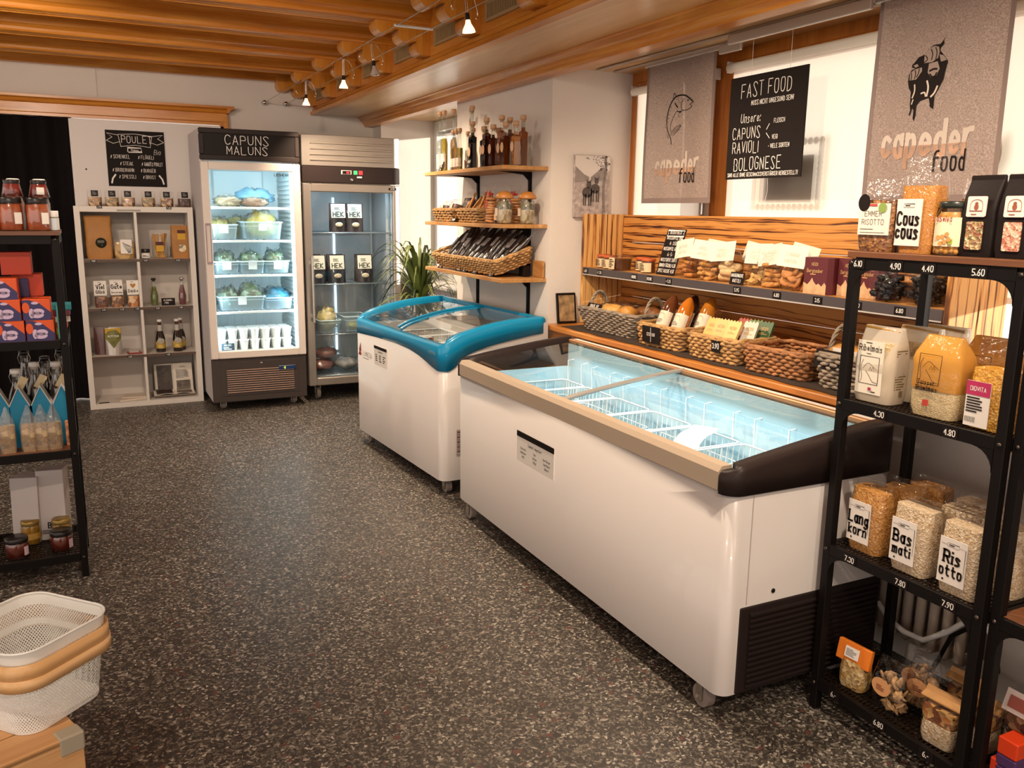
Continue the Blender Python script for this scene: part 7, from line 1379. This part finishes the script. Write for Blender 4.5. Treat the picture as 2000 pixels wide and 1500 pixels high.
# rice bags
def rice(label, loc, l1, l2, cont, seed, front=True, rz=0, group='rice bags'):
    t = gusset_bag('rice_bag', label, loc, .115, .078, .205, cont, .18, group, WEST + rz, seed=seed)
    if front: lab(t, -.012, -.0405, .085, .075, .118, LIN); pr(t, -.012, -.0425, .085, lambda g: (write(g, l1, 0, -.004, .031, .2, serif=True, fit=.066), write(g, l2, 0, -.038, .026, .2, serif=True, fit=.066), redframe(g, .06, .038), oval(g, -.02, -.05, .003, .003, 8), ribbon(g, [(-.033, .042), (-.017, .042)], .0008), ribbon(g, [(.017, .042), (.034, .042), (.034, -.03)], .0008)))
    return t
rice('bag of golden rice labelled Lang korn on the right rack', RG(.10, .075, 1), 'Lang', 'korn', RICEB, 31); rice('unlabelled golden rice bag right behind the Lang korn bag', RG(.13, .165, 1), '', '', RICEB, 32, False, .1); rice('golden rice bag with twisted top at the rear of the right rack', RG(.145, .25, 1), '', '', RICEB, 33, False)
rice('bag of pale rice labelled Bas mati on the right rack', RG(.255, .065, 1), 'Bas', 'mati', RICEW, 34); rice('pale rice bag behind the Bas mati bag with a partly seen label', RG(.32, .155, 1), '', '', RICEW, 35, True, .1); rice('pale rice bag in the back row behind the Bas mati bag', RG(.3, .24, 1), '', '', RICEW, 36, False)
rice('bag of pale rice labelled Ris otto on the right rack', RG(.405, .06, 1), 'Ris', 'otto', RICEW, 37); rice('pale rice bag tucked behind the Ris otto bag', RG(.435, .155, 1), '', '', RICEW, 38, False)
# bottom shelf
t = gusset_bag('soup_mix_bag', 'small bag of barley with a bright orange folded card on the rack bottom', RG(.1, .07, 0), .085, .06, .10, Grain('barley', ['#b08a4c', '#c9a870', '#8a5f2c', '#d9bd8a'], 90, .5, .5), .085, None, WEST + .1, seed=41); g = G().at(0, -.012, .105, -.2).box(-.055, .055, -.008, .008, -.03, .03, .002); oc_ = obj('header_card', g, M('card_orange', '#d9741c', .6), t); lab(t, -.003, -.0225, .109, .045, .032, LABELW, -.2); pr(t, -.003, -.0245, .109, lambda g: bars(g, -.018, -.011, .036, .022, 5), GREYINK, -.2)
MUSH = M('mushroom_dry', '#a9845a', .6, var=.5, vscale=30, bmp=.3)
for i, (x, y, w_) in enumerate(((.235, .06, 'in front'), (.275, .15, 'lying behind'), (.22, .19, 'standing at the rear'))):
    t = thing('mushroom_bag', 'bag of dried mushrooms with oval label on the rack bottom, %s' % w_, 'food bag', RG(x, y, 0), WEST + .2 * i, 'mushroom bags'); rn = random.Random(i); g = G()
    for k in range(40): g.at(rn.uniform(-.035, .035), rn.uniform(-.018, .018), rn.uniform(.012, .10), rn.uniform(0, 3), rn.uniform(0, 3)).ball((0, 0, 0), .017, .0045, .012, 9, 6, .7, k, 20)
    obj('mushrooms', g, MUSH, t, kind='stuff'); obj('wrap', soft(G(), .095, .06, .155, .02, .2, i + 50, 10, .06, .9, bulge=.08), CLEAR, t); g = TG(-.012, -.0345, .075); oval(g, 0, 0, .03, .026); lb = obj('label', g, M('label_apricot', '#d59a68', .6), t); pr(t, -.012, -.0352, .075, lambda g: bars(g, -.014, -.012, .028, .018, 3), M('print_rust'))
for i, (x, y, w_) in enumerate(((.395, .06, 'in front'), (.44, .14, 'behind beside the post'), (.36, .2, 'at the rear'))):
    t = thing('risotto_mix_bag', 'layered risotto mix bag with wooden card on the rack bottom, %s' % w_, 'food bag', RG(x, y, 0), WEST + .08, 'layered risotto bags'); obj('rice_layer', soft(G(), .088, .062, .06, .015, .05, i, 5), RICEW, t); obj('topping', soft(G(), .088, .062, .045, .015, .1, i, 5, z0=.058), Grain('topping_mix', ['#6a3a1e', '#a86a34', '#3f2414', '#c99a5c'], 60, .5, .5), t); obj('wrap', soft(G(), .094, .068, .125, .018, .1, i + 70, 9, .15), CLEAR, t); g = G().at(0, -.008, .118, .35).box(-.058, .058, -.012, .012, -.002, .006, .002); g.at(0, .004, .126, -.5).box(-.058, .058, -.003, .003, -.012, .014, .001); obj('wooden_card', g, M('card_wood', '#b98a56', .6, var=.2, vscale=20), t)
# second rack
for i, (y, w_) in enumerate(((1.11, 'left'), (1.02, 'right'))):
    t = thing('risotto_mix_bag', 'bag of layered mix under a card with red print on the second rack, %s' % w_, 'food bag', (RX + .135, y + .015, .1005), WEST, 'bags on the second rack'); obj('rice_layer', soft(G(), .088, .062, .10, .015, .05, i, 5), RICEW, t); obj('topping', soft(G(), .088, .062, .06, .015, .1, i, 5, z0=.098), Grain('topping_dark', ['#4a2a1c', '#6d4630', '#2f1a12', '#8f6a48'], 60, .5, .5), t); obj('wrap', soft(G(), .094, .068, .185, .018, .1, i + 90, 9, .15), CLEAR, t); lab(t, 0, -.026, .185, .10, .055, M('label_rosewhite'), -.35, 'header_card'); lab(t, 0, -.0285, .185, .075, .03, M('print_redbrown', '#a3564a', .6), -.35, 'card_print')
for i, (y, z, c, w_) in enumerate(((1.10, .165, '#d23c14', 'top red one'), (1.10, .135, '#4a2f5c', 'upper purple one'), (1.095, .105, '#4a2f5c', 'lower purple one'), (1.09, .06, '#d23c14', 'bottom red one'), (1.155, .07, '#c9381a', 'red one standing at the left'))):
    o = carton('toy_box', 'red and purple box stack in lower right corner, %s' % w_, (RX + .075, (1.115 if i < 4 else 1.143), (.1755, .1455, .1305, .1005, .1005)[i]), .05 if i < 4 else .02, .06, (.045, .029, .014, .029, .055)[i], M('toy' + c.strip('#'), c, .45), WEST, 'red and purple boxes', b=.003)
